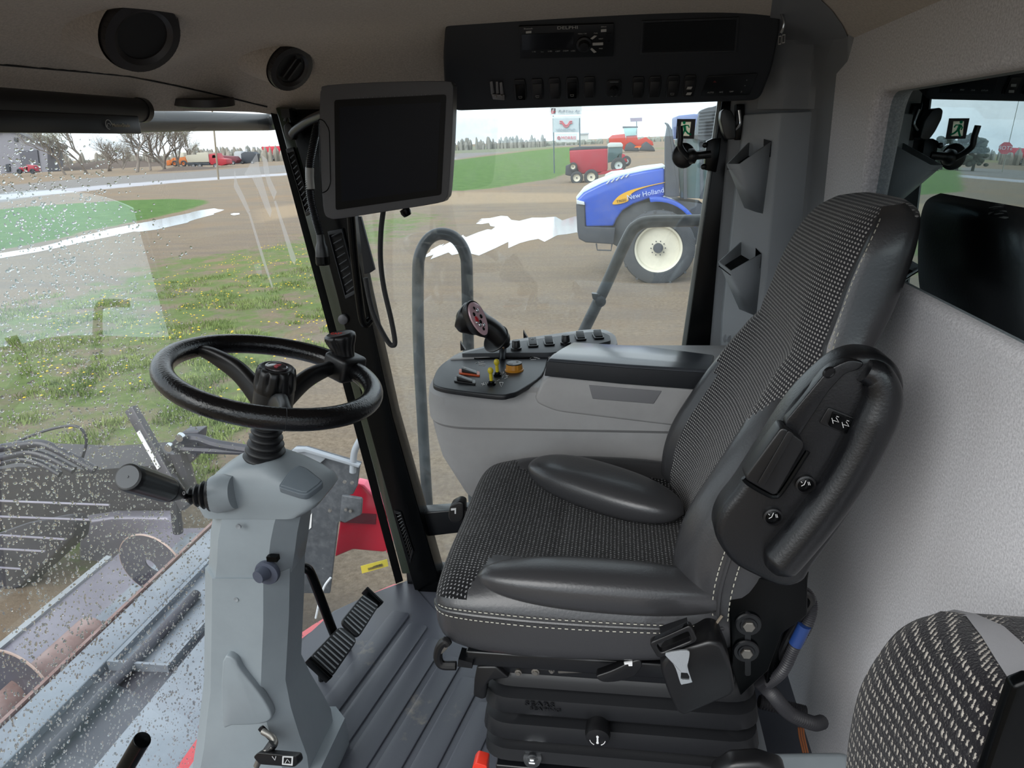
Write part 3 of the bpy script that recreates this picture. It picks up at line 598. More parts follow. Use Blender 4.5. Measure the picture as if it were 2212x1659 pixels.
bm = nb(); prism(bm, VP([(1280, 1420), (1560, 1400), (1590, 1500), (1450, 1500), (1380, 1480), (1280, 1450)], Y=.985), (0, .04, 0)); obj('lower_frame', bm, MT['satin'], seat, bev=.003)

# ================= SEAT BELT RETRACTOR (clipped beside the seat) =================
sb = empty('seat_belt_reel', V(1500, 1520, Y=.87), parent=seat)
bm = nb(); P = VP([(1425, 1440), (1452, 1408), (1535, 1385), (1560, 1392), (1580, 1440), (1590, 1500), (1478, 1548), (1462, 1540), (1440, 1490)], Y=.875); prism(bm, round_poly(P, .012, 5), (0, .06, 0)); obj('housing', bm, MT['black'], sb, bev=.008, seg=4)
bm = nb(); O1 = round_poly(VP([(1402, 1390), (1492, 1350), (1508, 1385), (1422, 1424)], Y=.862), .007, 5); I1 = round_poly(VP([(1418, 1394), (1487, 1364), (1494, 1384), (1428, 1411)], Y=.862), .004, 5); plate_frame(bm, I1, O1, (0, .012, 0)); obj('belt_guide', bm, MT['black'], sb, bev=.002)
bm = nb(); S = []
for (a, b, y) in (((1412, 1385), (1474, 1356), .857), ((1416, 1374), (1478, 1347), .853), ((1425, 1370), (1484, 1344), .865), ((1427, 1382), (1488, 1362), .87)): S.append([V(*a, Y=y), V(*b, Y=y), V(*b, Y=y + .003), V(*a, Y=y + .003)])
S.append([p + Vector((0, .03, .0)) for p in S[-1]]); loft(bm, S); obj('webbing', bm, mat('belt_webbing', '1a1b1e', .5, bump=(300, .4)), sb, ang=60)
bm = nb(); O2 = smooth_path(VP([(1438, 1412), (1484, 1405), (1489, 1418), (1485, 1440), (1494, 1470), (1494, 1474), (1476, 1478), (1470, 1476), (1460, 1445), (1448, 1425)], Y=.856), 3, True)
I2c = V(1480, 1461, Y=.856); I2 = [I2c + (p - I2c).normalized() * .0 for p in O2]; hx = frame3((0, 1, 0)); 
def sq(c, p, h):  # square loop matched by direction
    d = (p - c); d.y = 0; m_ = max(abs(d.x), abs(d.z)); return c + d * (h / m_)
plate_frame(bm, [sq(I2c, p, .0062) for p in O2], O2, (0, .0028, 0)); obj('latch_plate', bm, mat('galvanised_latch', 'd5dade', .35, .85, bump=(900, .3)), sb, bev=.0006, seg=1)

# ================= CORRUGATED HARNESS behind the seat =================
MT['conduit'] = mat('split_conduit', '2a2a2e', .5)
hz_ = empty('wiring_harness', V(1720, 1500, Y=.98), 'ribbed black wiring conduit with blue tape running behind the operator seat', 'cable')
def conduit(pts, r, k=24): 
    bm = nb(); tube(bm, pts, r, 14, k, ribs=.09); return bm
P = [V(1650, 1285, Y=1.0), V(1725, 1275, Y=.98), V(1752, 1300, Y=.96), V(1745, 1345, Y=.95), V(1715, 1400, Y=.95), V(1690, 1450, Y=.95), V(1655, 1480, Y=.98)]
obj('conduit', conduit(P, .0085), MT['conduit'], hz_)
bm = nb(); tube(bm, [V(1738, 1350, Y=.945), V(1728, 1372, Y=.945), V(1718, 1392, Y=.945)], .0100, 14, 4); obj('tape_band', bm, MT['blue_tape'], hz_, label='blue tape band')
P = [V(1640, 1470, Y=.98), V(1665, 1495, Y=.98), V(1705, 1540, Y=1.0), V(1755, 1562, Y=1.02), V(1775, 1560, Y=1.05)]; obj('conduit', conduit(P, .0115), MT['conduit'], hz_)
P = [V(1640, 1515, Y=1.08), V(1700, 1530, Y=1.08), V(1740, 1540, Y=1.08)]; obj('conduit', conduit(P, .012, 20), MT['conduit'], hz_)
bm = nb(); tube(bm, [V(1690, 1260, Y=.98), V(1735, 1278, Y=.96), V(1752, 1300, Y=.955), V(1720, 1345, Y=.955), V(1695, 1390, Y=.96), V(1680, 1440, Y=.97)], .0065, 10); obj('cable', bm, MT['black'], hz_)
bm = nb(); tube(bm, [V(1560, 1330, Y=.93), V(1530, 1370, Y=.92), V(1510, 1390, Y=.92)], .0022, 6); obj('thin_wire', bm, mat('pale_wire', '6d6457', .5), hz_); bm = nb(); tube(bm, [V(1722, 1280, Y=1.0), V(1700, 1340, Y=1.0), V(1682, 1400, Y=1.0)], .003, 6); obj('thin_wire', bm, bpy.data.materials['pale_wire'], hz_)
for i, d in enumerate((0, 5, 10)): bm = nb(); tube(bm, [V(1725 + d, 1572, Y=1.2), V(1727 + d, 1590, Y=1.2), V(1735 + d, 1625, Y=1.2)], .002, 6); obj('loose_wire', bm, mat('orange_wire', 'a5643c', .5), hz_)

# ================= PASSENGER SEAT (folded, near bottom right corner) =================
ps = empty('passenger_seat', (.3, .6, .5), 'folding passenger seat with fleck-patterned cloth in a grey shell', 'seat')
LP = VP([(1822, 1740), (1826, 1680), (1833, 1600), (1852, 1505), (1880, 1442), (1930, 1372), (1980, 1338), (2040, 1323)], Y=.60)
RP = [V(a, b, Y=y) for a, b, y in ((2085, 1790, .44), (2105, 1720, .44), (2128, 1650, .44), (2150, 1585, .45), (2168, 1530, .46), (2186, 1480, .47), (2140, 1400, .52), (2086, 1330, .58))]
LP = smooth_path(LP, 5); RP = smooth_path(RP, 5); bm = nb(); S = []
for a, b in zip(LP, RP):
    n_ = Vector((-1, 0, .25)); back_ = Vector((.07, 0, -.0)); row = []
    for k in range(13):
        t_ = k / 12; row.append(lerp(a, b, t_) + n_ * (.008 * (1 - (2 * t_ - 1) ** 4)))
    row += [lerp(b, a, k / 6) + back_ for k in range(7)]; S.append(row)
S2 = []
for k in range(len(S) - 1):
    for j_ in range(4): S2.append([lerp(p, q, j_ / 4) for p, q in zip(S[k], S[k + 1])])
S2.append(S[-1]); loft(bm, S2); obj('backrest_cloth', bm, MT['buddy_cloth'], ps, ang=70, label='black cloth with pale flecks')
bm = nb(); S = []
for (a, b, y1), (c, d, y2) in (((2040, 1323, .60), (2042, 1321, .60)), ((2086, 1331, .575), (2090, 1331, .575)), ((2120, 1376, .535), (2150, 1358, .545)), ((2150, 1425, .50), (2185, 1390, .52)), ((2186, 1480, .468), (2226, 1432, .49)), ((2190, 1492, .462), (2290, 1520, .46))):
    p, q = V(a, b, Y=y1), V(c, d, Y=y2); o_ = Vector((.012, .01, -.004)); S.append([p, q, q + o_, p + o_])
loft(bm, S); obj('backrest_shell', bm, mat('grey_shell_plastic', '8a8a8d', .45, bump=(900, .2)), ps, bev=.001, seg=1)
bm = nb(); prism(bm, VP([(2189, 1484), (2225, 1470), (2400, 1480), (2400, 1800), (2085, 1800), (2112, 1715), (2150, 1600)], Y=.432), (0, .012, 0)); obj('side_plate', bm, MT['gloss_black'], ps, bev=.003)
bm = nb(); P = [V(1470, 1720, Y=.88), V(1530, 1662, Y=.88), V(1600, 1628, Y=.88), V(1660, 1615, Y=.88), V(1840, 1612, Y=.88), V(1840, 1740, Y=.88)]; prism(bm, smooth_path(P, 1, True), (0, -.24, 0)); obj('cushion_shell', bm, MT['column'], ps, bev=.02, seg=4)
bm = nb(); prism(bm, VP([(1540, 1680), (1580, 1654), (1640, 1650), (1700, 1668), (1700, 1740), (1540, 1740)], Y=.73), (0, .03, 0)); obj('hinge_cover', bm, MT['black'], ps, bev=.008)

# ================= STEERING COLUMN =================
CY = 1.12
colm = empty('steering_column', (-.70, CY, 0), 'grey steering column with black grained steering wheel rising from the cab floor', 'steering wheel')
def csec(l, r, py, hy, cy=CY, rad=.036, dz=0, n=1):
    a, b = V(l, py, Y=cy), V(r, py, Y=cy); z = (a.z + b.z) / 2 + dz; 
    return [Vector((p.x, p.y, z + (a.z - b.z) / 2 * ((a.x + b.x) / 2 - p.x) / max((b.x - a.x) / 2, .001))) for p in round_poly([(a.x, cy - hy, z), (b.x, cy - hy, z), (b.x, cy + hy, z), (a.x, cy + hy, z)], rad, n)]
bm = nb(); loft(bm, [csec(524, 610, 984, .038, rad=.03, n=5), csec(505, 622, 992, .046, rad=.035, n=5), csec(482, 650, 1008, .055, n=5), csec(466, 684, 1028, .060, n=5), csec(458, 706, 1046, .062, rad=.03, n=5), csec(456, 712, 1058, .062, rad=.028, n=5), csec(458, 704, 1070, .062, rad=.028, n=5), csec(466, 680, 1086, .062, rad=.03, n=5)]); hdt = obj('hood', bm, MT['column'], colm, ang=50)
bm = nb(); loft(bm, [csec(478, 668, 1072, .056), csec(476, 662, 1100, .062), csec(473, 657, 1130, .066), csec(472, 652, 1170, .067), csec(468, 645, 1212, .067), csec(470, 641, 1222, .066)])
hd = obj('upper_housing', bm, MT['column'], colm, ang=42)
bm = nb(); loft(bm, [csec(464, 643, 1205, .071), csec(463, 641, 1300, .071), csec(462, 634, 1440, .074), csec(461, 650, 1490, .085), csec(460, 672, 1540, .095), csec(455, 690, 1580, .10), csec(452, 694, 1608, .102), csec(440, 716, 1612, .115), csec(432, 722, 1650, .12), csec(428, 724, 1675, .122)])
lh = obj('lower_housing', bm, MT['column'], colm, ang=42)
bm = nb()   # sculpted panels let into the lower housing
prism(bm, smooth_path(VP([(505, 1425), (520, 1450), (560, 1500), (584, 1540), (583, 1556), (560, 1565), (500, 1568), (480, 1566), (480, 1430)], Y=CY - .088), 3, True), (0, .02, 0)); obj('sculpted_panel', bm, MT['column'], lh, bev=.004)
bm = nb(); P = [VPl(a, b, V(650, 1040, Y=CY - .062), (.45, -.55, 1)) for a, b in ((600, 1052), (622, 1020), (643, 1004), (662, 1010), (700, 1040), (690, 1050), (664, 1069), (650, 1068))]
prism(bm, round_poly(P, .006, 3), (-.002, .004, -.012)); prism(bm, [lerp(p, sum(P, Vector()) / 8, .12) + Vector((.0006, -.001, .0028)) for p in P], (-.002, .004, -.008)); obj('cover_panel', bm, mat('smooth_grey_cover', '697279', .3, bump=(800, .1)), hd, bev=.0015)
# rubber boot between column and wheel
bm = nb(); b0, b1 = V(571, 1004, Y=CY), V(578, 905, Y=CY); ax = b1 - b0; L_ = ax.length
pr = [(.036, 0), (.040, .03), (.040, .07), (.034, .12)]
for i, r in enumerate((.037, .034, .031, .028, .026, .026)):
    h = .16 + i * .14; pr += [(r, h), (r + .002, h + .03), (r + .001, h + .06), (r - .005, h + .09), (r - .005, h + .115)]
lathe(bm, [(r, h * L_) for r, h in pr], b0, ax, 36); obj('rubber_boot', bm, MT['black_soft'], colm, ang=60)
# wheel
WC = V(589, 816, Y=CY); WN = Vector((.275, .05, 1)).normalized(); wx, wy, _ = frame3(WN, (0, 1, 0))
bm = nb(); tube(bm, circ(WC, wx, wy, .177, 72), .0186, 20, 1, closed=True); rim = obj('wheel_rim', bm, MT['rim_leather'], colm, ang=180)
bm = nb(); sp = VPl(612, 895, WC, WN); sd_ = (sp - WC).normalized(); tube(bm, circ(WC + sd_ * .177, WN, sd_, .0189, 20), .0005, 4, 1, closed=True); obj('rim_seam', bm, MT['panel'], rim)
hb = V(586, 905, Y=CY); ht = V(597, 800, Y=CY); hx = (ht - hb).normalized(); HL = (ht - hb).length
bm = nb(); lathe(bm, [(.033, 0), (.035, HL * .25), (.0352, HL * .55), (.034, HL * .66)], hb, hx, 40)
hub = obj('wheel_hub', bm, MT['black'], colm)
bm = nb(); X, Y_, Z_ = frame3(hx); S = []
for h, r, fl in ((.60, .0345, 0), (.66, .0362, .0), (.74, .0362, .06), (.84, .0355, .13), (.95, .0345, .15), (1.03, .033, .10), (1.06, .030, 0), (1.07, .026, 0), (1.058, .0235, 0), (1.056, .001, 0)):
    S.append([hb + Z_ * (h * HL) + (X * math.cos(2 * PI * i / 80) + Y_ * math.sin(2 * PI * i / 80)) * (r * (1 - fl * max(0, math.cos(10 * 2 * PI * i / 80)) ** 2)) for i in range(80)])
loft(bm, S); hcap = obj('tilt_knob', bm, MT['black'], hub, ang=50)
top = hb + Z_ * (1.062 * HL); bm = nb(); lathe(bm, [(.020, 0), (.0195, .0022), (.018, .0024), (.0165, .0012), (.0005, .0026)], top, hx, 32); obj('emblem_disc', bm, mat('emblem_domed', '3b3537', .12, coat=.8), hub)
bm = nb(); prism(bm, [top + X * a + Y_ * b + Z_ * .0026 for a, b in ((-.009, -.004), (-.001, -.004), (.001, .001), (.003, -.004), (.010, -.004), (.010, 0), (.004, .004), (-.004, .004), (-.009, 0))], Z_ * .0006); obj('emblem', bm, MT['red'], hub)
for k, ((ax_, ay_), dep) in enumerate((((426, 752), .02), ((752, 786), .02), ((611, 878), .006))):
    e_ = VPl(ax_, ay_, WC, WN); d_ = (e_ - WC).normalized(); tip = WC + d_ * .170; root = hb + Z_ * (.50 * HL) + (d_ - Z_ * d_.dot(Z_)).normalized() * .030
    mid1 = lerp(root, tip, .35) + WN * .006; mid2 = lerp(root, tip, .72) + WN * .006; side = WN.cross(d_).normalized(); bm = nb(); S = []
    PP = smooth_path([root - WN * .012, mid1, mid2, tip], 8)
    for i, p in enumerate(PP):
        t_ = i / (len(PP) - 1); hw = .009 + .006 * (1 - t_) ** 2 + .004 * t_ ** 6; hh = .016 * (1 - t_) + .0085
        S.append([p + side * (hw * sgnp(math.cos(a), .6)) + WN * (hh * sgnp(math.sin(a), .6)) for a in [2 * PI * j / 16 for j in range(16)]])
    loft(bm, S); obj('wheel_spoke', bm, MT['black'], colm, ang=60)
# spinner knob clamped on the rim
kp = VPl(742, 792, WC, WN); bm = nb(); d_ = (kp - WC).normalized(); kp = WC + d_ * .172; s_ = WN.cross(d_).normalized()
box(bm, kp + WN * .001, (.064, .060, .050), (d_, s_, WN)); cl = obj('spinner_clamp', bm, MT['black'], colm, bev=.009, seg=3)
k0 = kp + WN * .012; ktop = V(733, 720, Y=k0.y); ax = (ktop - k0).normalized(); KL = (ktop - k0).length; X, Y_, Z_ = frame3(ax); S = []
for h, r, fl in ((0, .016, 0), (.12, .0165, 0), (.3, .0175, .08), (.5, .0195, .13), (.7, .0235, .12), (.84, .0255, .06), (.93, .0250, 0), (.98, .0225, 0), (1.0, .0205, 0), (.985, .019, 0), (.985, .0005, 0)):
    S.append([k0 + Z_ * (h * KL) + (X * math.cos(2 * PI * i / 60) + Y_ * math.sin(2 * PI * i / 60)) * (1.2 * r * (1 - fl * max(0, math.cos(9 * 2 * PI * i / 60)))) for i in range(60)])
bm = nb(); loft(bm, S); sk = obj('spinner_knob', bm, MT['black'], colm, ang=50)
text('lettering', 'CASE IH', k0 + Z_ * (KL * .99), RT, FW * .8 + UP * .6, .0085, MT['red_light'], sk, ext=.0003, sx=1.15)
# indicator stalk
bm = nb(); b_ = V(474, 1066, Y=CY - .06); lathe(bm, [(.030, -.03), (.0345, -.012), (.035, .004), (.033, .010), (.026, .011)], b_, V(415, 1071, Y=CY - .075) - V(470, 1066, Y=CY - .07), 36); obj('stalk_boss', bm, MT['column'], hd)
s0 = V(458, 1068, Y=CY - .066); s1 = V(415, 1071, Y=CY - .075); ax = (s1 - s0); L_ = ax.length; bm = nb()
lathe(bm, [(.030, -.004), (.030, .004), (.026, .007), (.020, .009), (.0255, .014), (.022, .018), (.016, .020), (.021, .025), (.018, .029), (.012, .031), (.016, .036), (.013, .040), (.008, .044)], s0, ax, 30); bt = obj('stalk_boot', bm, MT['black_soft'], colm, ang=60)
bm = nb(); h0, h1 = V(388, 1066, Y=CY - .10), V(276, 1030, Y=CY - .24); tube(bm, [s0 + ax.normalized() * .04, V(415, 1072, Y=CY - .08), V(400, 1072, Y=CY - .09), h0], .0052, 10); obj('stalk_rod', bm, MT['gloss_black'], colm)
ax = h1 - h0; L_ = ax.length; bm = nb(); X, Y_, Z_ = frame3(ax); S = []
for h, r, fl in ((-.05, .006, 0), (0, .009, 0), (.18, .0155, 0), (.26, .0175, 0), (.27, .0168, 0), (.29, .0178, .0), (.34, .0182, .05), (.93, .0186, .05), (.96, .0182, 0), (.995, .0168, 0), (1.0, .0150, 0), (1.0, .0002, 0)):
    S.append([h0 + Z_ * (h * L_) + (X * math.cos(2 * PI * i / 64) + Y_ * math.sin(2 * PI * i / 64)) * (1.22 * r * (1 - fl * (math.cos(16 * 2 * PI * i / 64) > .3))) for i in range(64)])
loft(bm, S); st = obj('stalk_grip', bm, MT['black'], colm, ang=40)
bm = nb(); lathe(bm, [(.0175, 0), (.0175, .0008), (.0005, .0008)], h1, ax, 28); lathe(bm, [(.0018, .0008), (.0018, .002), (.0001, .002)], h1, ax, 10); obj('end_button', bm, mat('button_grey', '55585c', .5), colm)
text('lettering', '10 10', V(386, 1066, Y=CY - .122), RT, UP, .010, MT['white'], st, ext=.0002)
# steering height knob on the column's face
c = V(578, 1236, Y=CY - .070); bm = nb(); lathe(bm, [(.0235, .004), (.024, -.002), (.0225, -.006), (.016, -.007)], c, (0, 1, .0), 32); cyl(bm, c + Vector((-.003, -.005, .003)), c + Vector((-.008, -.022, .003)), .0145, .012); obj('lock_knob', bm, mat('blue_grey_knob', '474c5a', .45), colm, ang=40)
bm = nb(); box(bm, V(590, 1205, Y=CY - .07), (.02, .012, .01)); obj('knob_slot', bm, MT['gloss_black'], colm)
for a in ((515, 1138), (510, 1295)):
    bm = nb(); lathe(bm, [(.005, .002), (.005, -.0012), (.003, -.001), (.0001, .0005)], V(*a, Y=CY - (.0735 if a[1] < 1200 else .0715)), (0, 1, 0), 16); obj('screw_cap', bm, MT['grey'], colm)
# tilt pedal at the foot of the column
tp = empty('tilt_pedal', V(600, 1640, Y=.98), 'small black tilt pedal on a bent steel rod at the foot of the steering column', 'pedal')
bm = nb(); prism(bm, round_poly(VP([(556, 1576), (566, 1569), (600, 1604), (594, 1612)], Y=CY - .104), .004, 3), (0, .004, 0)); obj('slot', bm, MT['black'], tp)
bm = nb(); tube(bm, [V(568, 1580, Y=1.01), V(588, 1592, Y=1.0), V(594, 1605, Y=.99), V(588, 1616, Y=.975)], .0062, 12); tube(bm, [V(588, 1612, Y=.975), V(566, 1632, Y=.965), V(554, 1655, Y=.96)], .006, 12); obj('rod', bm, MT['steel'], tp)
bm = nb(); tube(bm, [V(590, 1606, Y=.98), V(576, 1626, Y=.97)], .0095, 12, 2); obj('rubber_sleeve', bm, MT['black_soft'], tp)
bm = nb(); prism(bm, round_poly(VP([(546, 1636), (556, 1626), (640, 1634), (644, 1648), (636, 1658), (560, 1652)], Y=.955), .005, 4), (0, .022, -.012)); pp = obj('pedal_plate', bm, MT['black'], tp, bev=.003)
bm = nb(); tube(bm, VP([(588, 1634), (594, 1642), (596, 1634)], Y=.9535), .0008, 5, 1); plate_frame(bm, VP([(613, 1636), (630, 1637), (629, 1651), (612, 1650)], Y=.9535), VP([(610, 1634), (633, 1635), (632, 1654), (609, 1652)], Y=.9535), (0, .001, 0)); tube(bm, VP([(616, 1648), (621, 1640), (626, 1647)], Y=.9535), .0007, 5, 1); obj('symbol', bm, MT['white'], pp)

# ================= PEDALS, FLOOR MAT, FOOT BAR =================
def pedal(label, C4, tilt, lipfirst):
    e_ = empty('brake_pedal', sum(C4, Vector()) / 4, label, 'pedal', 'brake pedals right of the steering column'); u = (C4[1] - C4[0]); v = (C4[3] - C4[0]); n = u.cross(v).normalized(); n = n if n.z > 0 else -n
    bm = nb(); prism(bm, round_poly(C4, .018, 4), -n * .014); obj('pedal_pad', bm, MT['black_soft'], e_, bev=.003)
    for i in range(9):
        t_ = (i + 1) / 10; bm = nb(); a, b = lerp(C4[0], C4[1], t_), lerp(C4[3], C4[2], t_); a, b = lerp(a, b, .07), lerp(a, b, .93); tube(bm, [a + n * .0005, b + n * .0005], .0022, 6, 1); obj('tread_rib', bm, MT['grey'] if False else mat_ped, e_)
    bm = nb(); q = (C4[0] + C4[3]) / 2 if lipfirst else (C4[1] + C4[2]) / 2; ou = -u.normalized() if lipfirst else u.normalized(); box(bm, q + ou * .004 - n * .004, (.010, v.length * .98, .030), (u.normalized(), v.normalized(), n)); obj('edge_lip', bm, MT['gloss_black'], e_, bev=.002)
    bm = nb(); tube(bm, [sum(C4, Vector()) / 4 - n * .01, sum(C4, Vector()) / 4 - n * .05 + Vector((-.02, 0, -.03)), sum(C4, Vector()) / 4 + Vector((-.05, .0, -.12))], .008, 8); obj('pedal_arm', bm, MT['satin'], e_)
mat_ped = mat('pedal_tread_rubber', '7d8184', .5); MT['dimp'] = mat('panel_print', 'b0b0ae', .5)
pn = Vector((.62, -.25, .75)); pc = V(745, 1365, Z=.12)
def PQ(*pts): return [VPl(a, b, pc, pn) for a, b in pts]
pedal('ribbed black brake pedal farther from the steering column', PQ((736, 1343), (787, 1280), (822, 1303), (774, 1379)), 0, False)
pedal('ribbed black brake pedal nearer to the steering column', PQ((668, 1420), (736, 1350), (774, 1381), (716, 1465)), 0, True)
bm = nb(); tube(bm, [V(642, 1225, Y=1.42), V(662, 1228, Y=1.42), V(676, 1250, Y=1.43), V(712, 1345, Y=1.44), V(722, 1370, Y=1.45)], .0120, 14); obj('foot_guard_bar', bm, MT['gloss_black'], label='bent black tube rising behind the steering column by the pedals', cat='bar')
fm = empty('floor_mat', (-.5, 1.4, 0), 'dark rubber cab floor mat with raised ribs and tan dirt', 'floor mat')
bm = nb(); P = [V(a, b, Z=.004) for a, b in ((600, 1700), (640, 1400), (668, 1368), (720, 1320), (800, 1283), (868, 1258), (892, 1262), (950, 1330), (1050, 1440), (1100, 1620), (1110, 1700))]
prism(bm, P, (0, 0, -.0035)); obj('mat_sheet', bm, MT['mat_rubber'], fm, bev=.0012)
a0, b0 = V(877, 1337, Z=.006), V(725, 1543, Z=.006); dv = (b0 - a0).normalized(); sv = Vector((dv.y, -dv.x, 0)); sv = sv if sv.x < 0 else -sv
for i in range(6):
    o = V(866, 1322, Z=.006) - sv * (.075 * i) - dv * (-.012 * i * i * .3 - .0); o = o + dv * (.035 * i); Lr = .62
    bm = nb(); q = round_poly([o - sv * .032, o + sv * .026, o + sv * .026 + dv * Lr, o - sv * .032 + dv * Lr], .014, 4); prism(bm, [p + Vector((0, 0, .004)) for p in q], (0, 0, -.009)); obj('rib', bm, MT['mat_rubber'], fm, bev=.0028, seg=2)

# ================= RIGHT-HAND CONSOLE =================
cs = empty('armrest_console', (-.1, 1.6, .2), 'grey right-hand control console with padded lid beyond the operator seat', 'console')
def cons(z, i1, i2=None, near=1.425, x1=.33, far=1.80):
    i2 = i1 if i2 is None else i2
    P = [(-.44 + i1, near + i2, z), (x1, near + i2, z), (x1, far - i2, z), (-.36 + i1, far - i2, z), (-.44 + i1, far - .10, z)]
    a = round_poly([P[0]], .1) if 0 else None; Q = [Vector(p) for p in P]; out = []
    rs = [.12, .01, .01, .06, .05]; ks = [12, 3, 3, 6, 5]; n = len(Q)
    for i in range(n):
        p = Q[i]; u = (Q[i - 1] - p); v = (Q[(i + 1) % n] - p); d = min(rs[i], u.length * .45, v.length * .45); u.normalize(); v.normalize(); s, e2 = p + u * d, p + v * d
        for j in range(ks[i] + 1): t_ = j / ks[i]; out.append(s * (1 - t_) ** 2 + p * (2 * t_ * (1 - t_)) + e2 * t_ * t_)
    return out
bm = nb(); loft(bm, [cons(.440, .13, .06), cons(.470, .10, .045), cons(.505, .065, .032), cons(.60, .018, .022), cons(.64, .010, .018), cons(.695, .002, .014), cons(.705, .0, .003), cons(.745, .0, .001), cons(.770, .003, .003), cons(.786, .012, .010), cons(.795, .024, .020), cons(.797, .05, .04)])
body = obj('console_body', bm, MT['grey_warm'], cs, ang=24)
bm = nb(); box(bm, (-.30, 1.60, .30), (.06, .10, .42)); box(bm, (.0, 1.64, .24), (.30, .16, .44)); obj('console_foot', bm, MT['panel'], cs, bev=.01)
# raised storage box below the lid
bm = nb(); A = VP([(1150, 868), (1178, 812), (1520, 842), (1490, 925), (1200, 890)], Y=1.421); loft(bm, [[p + Vector((0, 0, 0)) for p in round_poly(A, .02, 4)], [p + Vector((.0, .19, 0)) for p in round_poly(A, .02, 4)]]); obj('storage_box', bm, MT['grey_warm'], cs, bev=.008)
bm = nb(); prism(bm, VP([(1272, 832), (1430, 845), (1412, 873), (1280, 862)], Y=1.4195), (0, .004, 0)); obj('finger_recess', bm, mat('recess_grey', '77777a', .6), cs, bev=.0015)
lt = VP([(1183, 776), (1350, 789), (1534, 801), (1545, 790)], Y=1.415); lb = VP([(1176, 812), (1340, 829), (1512, 842), (1532, 822)], Y=1.415)
bm = nb(); n0 = [lt[0], lt[1], lt[2]]; f_ = [V(1240, 738, Y=1.60), V(1400, 747, Y=1.60), V(1543, 766, Y=1.60)]; bb = [lb[0], lb[1], lb[2]]
S = []
for i in range(3):
    a, b, c = n0[i], f_[i], bb[i]; mid = (a + b) / 2 + Vector((0, 0, .004)); S.append(round_poly([c, a, lerp(a, mid, .5) + Vector((0, 0, .002)), mid, b, Vector((b.x, b.y, c.z))], .010, 4))
S = [[p + Vector((.004, 0, 0)) * 0 for p in S[0]]] + S[1:]
loft(bm, S); obj('armrest_lid', bm, MT['lid'], cs, bev=.004, seg=3)
bm = nb(); P1 = [lerp(n0[i], bb[i], .12) + Vector((0, -.0012, 0)) for i in range(3)]; P2 = [bb[i] + Vector((0, -.0012, 0)) for i in (2, 1, 0)]; prism(bm, P1 + P2, (0, .01, 0)); obj('lid_side_band', bm, MT['panel'], cs, bev=.002)
# black control panel
PZ = .803
PO = [(935, 824), (943, 799), (961, 781), (985, 771), (1022, 764), (1083, 760), (1160, 760), (1186, 764), (1183, 775), (1170, 810), (1124, 842), (1103, 850), (1073, 853), (981, 842), (943, 834)]
bm = nb(); P = smooth_path(VP(PO, Z=PZ), 4, True); prism(bm, P, (0, 0, -.012)); pan = obj('control_panel', bm, mat('panel_slate', '1c1e22', .42, bump=(700, .1)), cs, bev=.0035)
bm = nb(); P2 = [V(a, b, Z=.815) for a, b in ((993, 764), (1060, 748), (1130, 736), (1270, 717), (1300, 717), (1317, 724), (1320, 736), (1250, 752), (1190, 762), (1100, 762))]; prism(bm, round_poly(P2, .012, 4), (0, 0, -.03)); obj('rear_strip', bm, mat('strip_dark_grey', '2c2f33', .5, bump=(700, .1)), cs, bev=.004)
bm = nb(); P3 = [V(a, b, Z=.806) for a, b in ((965, 776), (1060, 742), (1130, 730), (1268, 711), (1308, 711), (1330, 724), (1335, 745), (1195, 770), (1100, 768))]; prism(bm, round_poly(P3, .02, 4), (0, 0, -.05)); obj('rear_shelf', bm, MT['grey_warm'], cs, bev=.006)
def onp(px, py, h=0): return V(px, py, Z=PZ + h)
bm = nb(); q0, q1 = onp(1033, 773), onp(1138, 772); d_ = (q1 - q0).normalized(); s_ = Vector((-d_.y, d_.x, 0)); P = [q0 + s_ * (.011 * math.cos(a)) - d_ * (.011 * math.sin(a)) for a in [PI * i / 8 for i in range(9)]] + [q1 - s_ * (.011 * math.cos(a)) + d_ * (.011 * math.sin(a)) for a in [PI * i / 8 for i in range(9)]]
prism(bm, P, (0, 0, .0012)); obj('lever_slot', bm, mat('slot_black', '020203', .7), pan)
bm = nb(); tube(bm, [p + Vector((0, 0, .0012)) for p in P], .0014, 6, 1, closed=True); obj('slot_rim', bm, MT['gloss_black'], pan)
def rocker(px, py, u, v, frame_m, par=cs, zz=0, rock=.35, sym=True, h=.010, m2=None):
    c = onp(px, py, zz); u = Vector(u); v = Vector(v); U, W = u.normalized(), v.normalized(); n = Vector((0, 0, 1))
    bm = nb(); prism(bm, round_poly([c - u - v, c + u - v, c + u + v, c - u + v], .005, 3), n * .004); r = obj('rocker_switch', bm, frame_m, par, bev=.0015)
    bm = nb(); a, b = u * .72, v * .74; q = c + n * .004; A = [q - a - b, q + a - b, q + a + b, q - a + b]; 
    loft(bm, [A, [A[0] + n * h, A[1] + n * h * .2, A[2] + n * h * .2, A[3] + n * h], ]); obj('rocker', bm, m2 or MT['black'], r, bev=.0018)
    if sym:
        bm = nb(); t_ = math.atan2(h * .8, 2 * a.length); sl = (a.normalized() * math.cos(t_) - n * math.sin(t_)); o_ = q - a * .55 + n * (h * .84 + .0006)
        X_, Y2 = sl, W
        tube(bm, [o_ + X_ * (.0032 * math.cos(k)) + Y2 * (.0032 * math.sin(k)) for k in [2 * PI * i / 10 for i in range(10)]], .0005, 4, 1, closed=True)
        obj('symbol', bm, MT['white'], r)
    return r
du = (onp(1030, 812) - onp(985, 806)) / 2 ; dv_ = Vector((-.2, 1, 0)).normalized() * .013
rocker(1014, 807, du * 1.0, dv_ * 1.15, MT['orange']); rocker(1004, 825, du * 1.0, dv_ * 1.05, MT['black'])
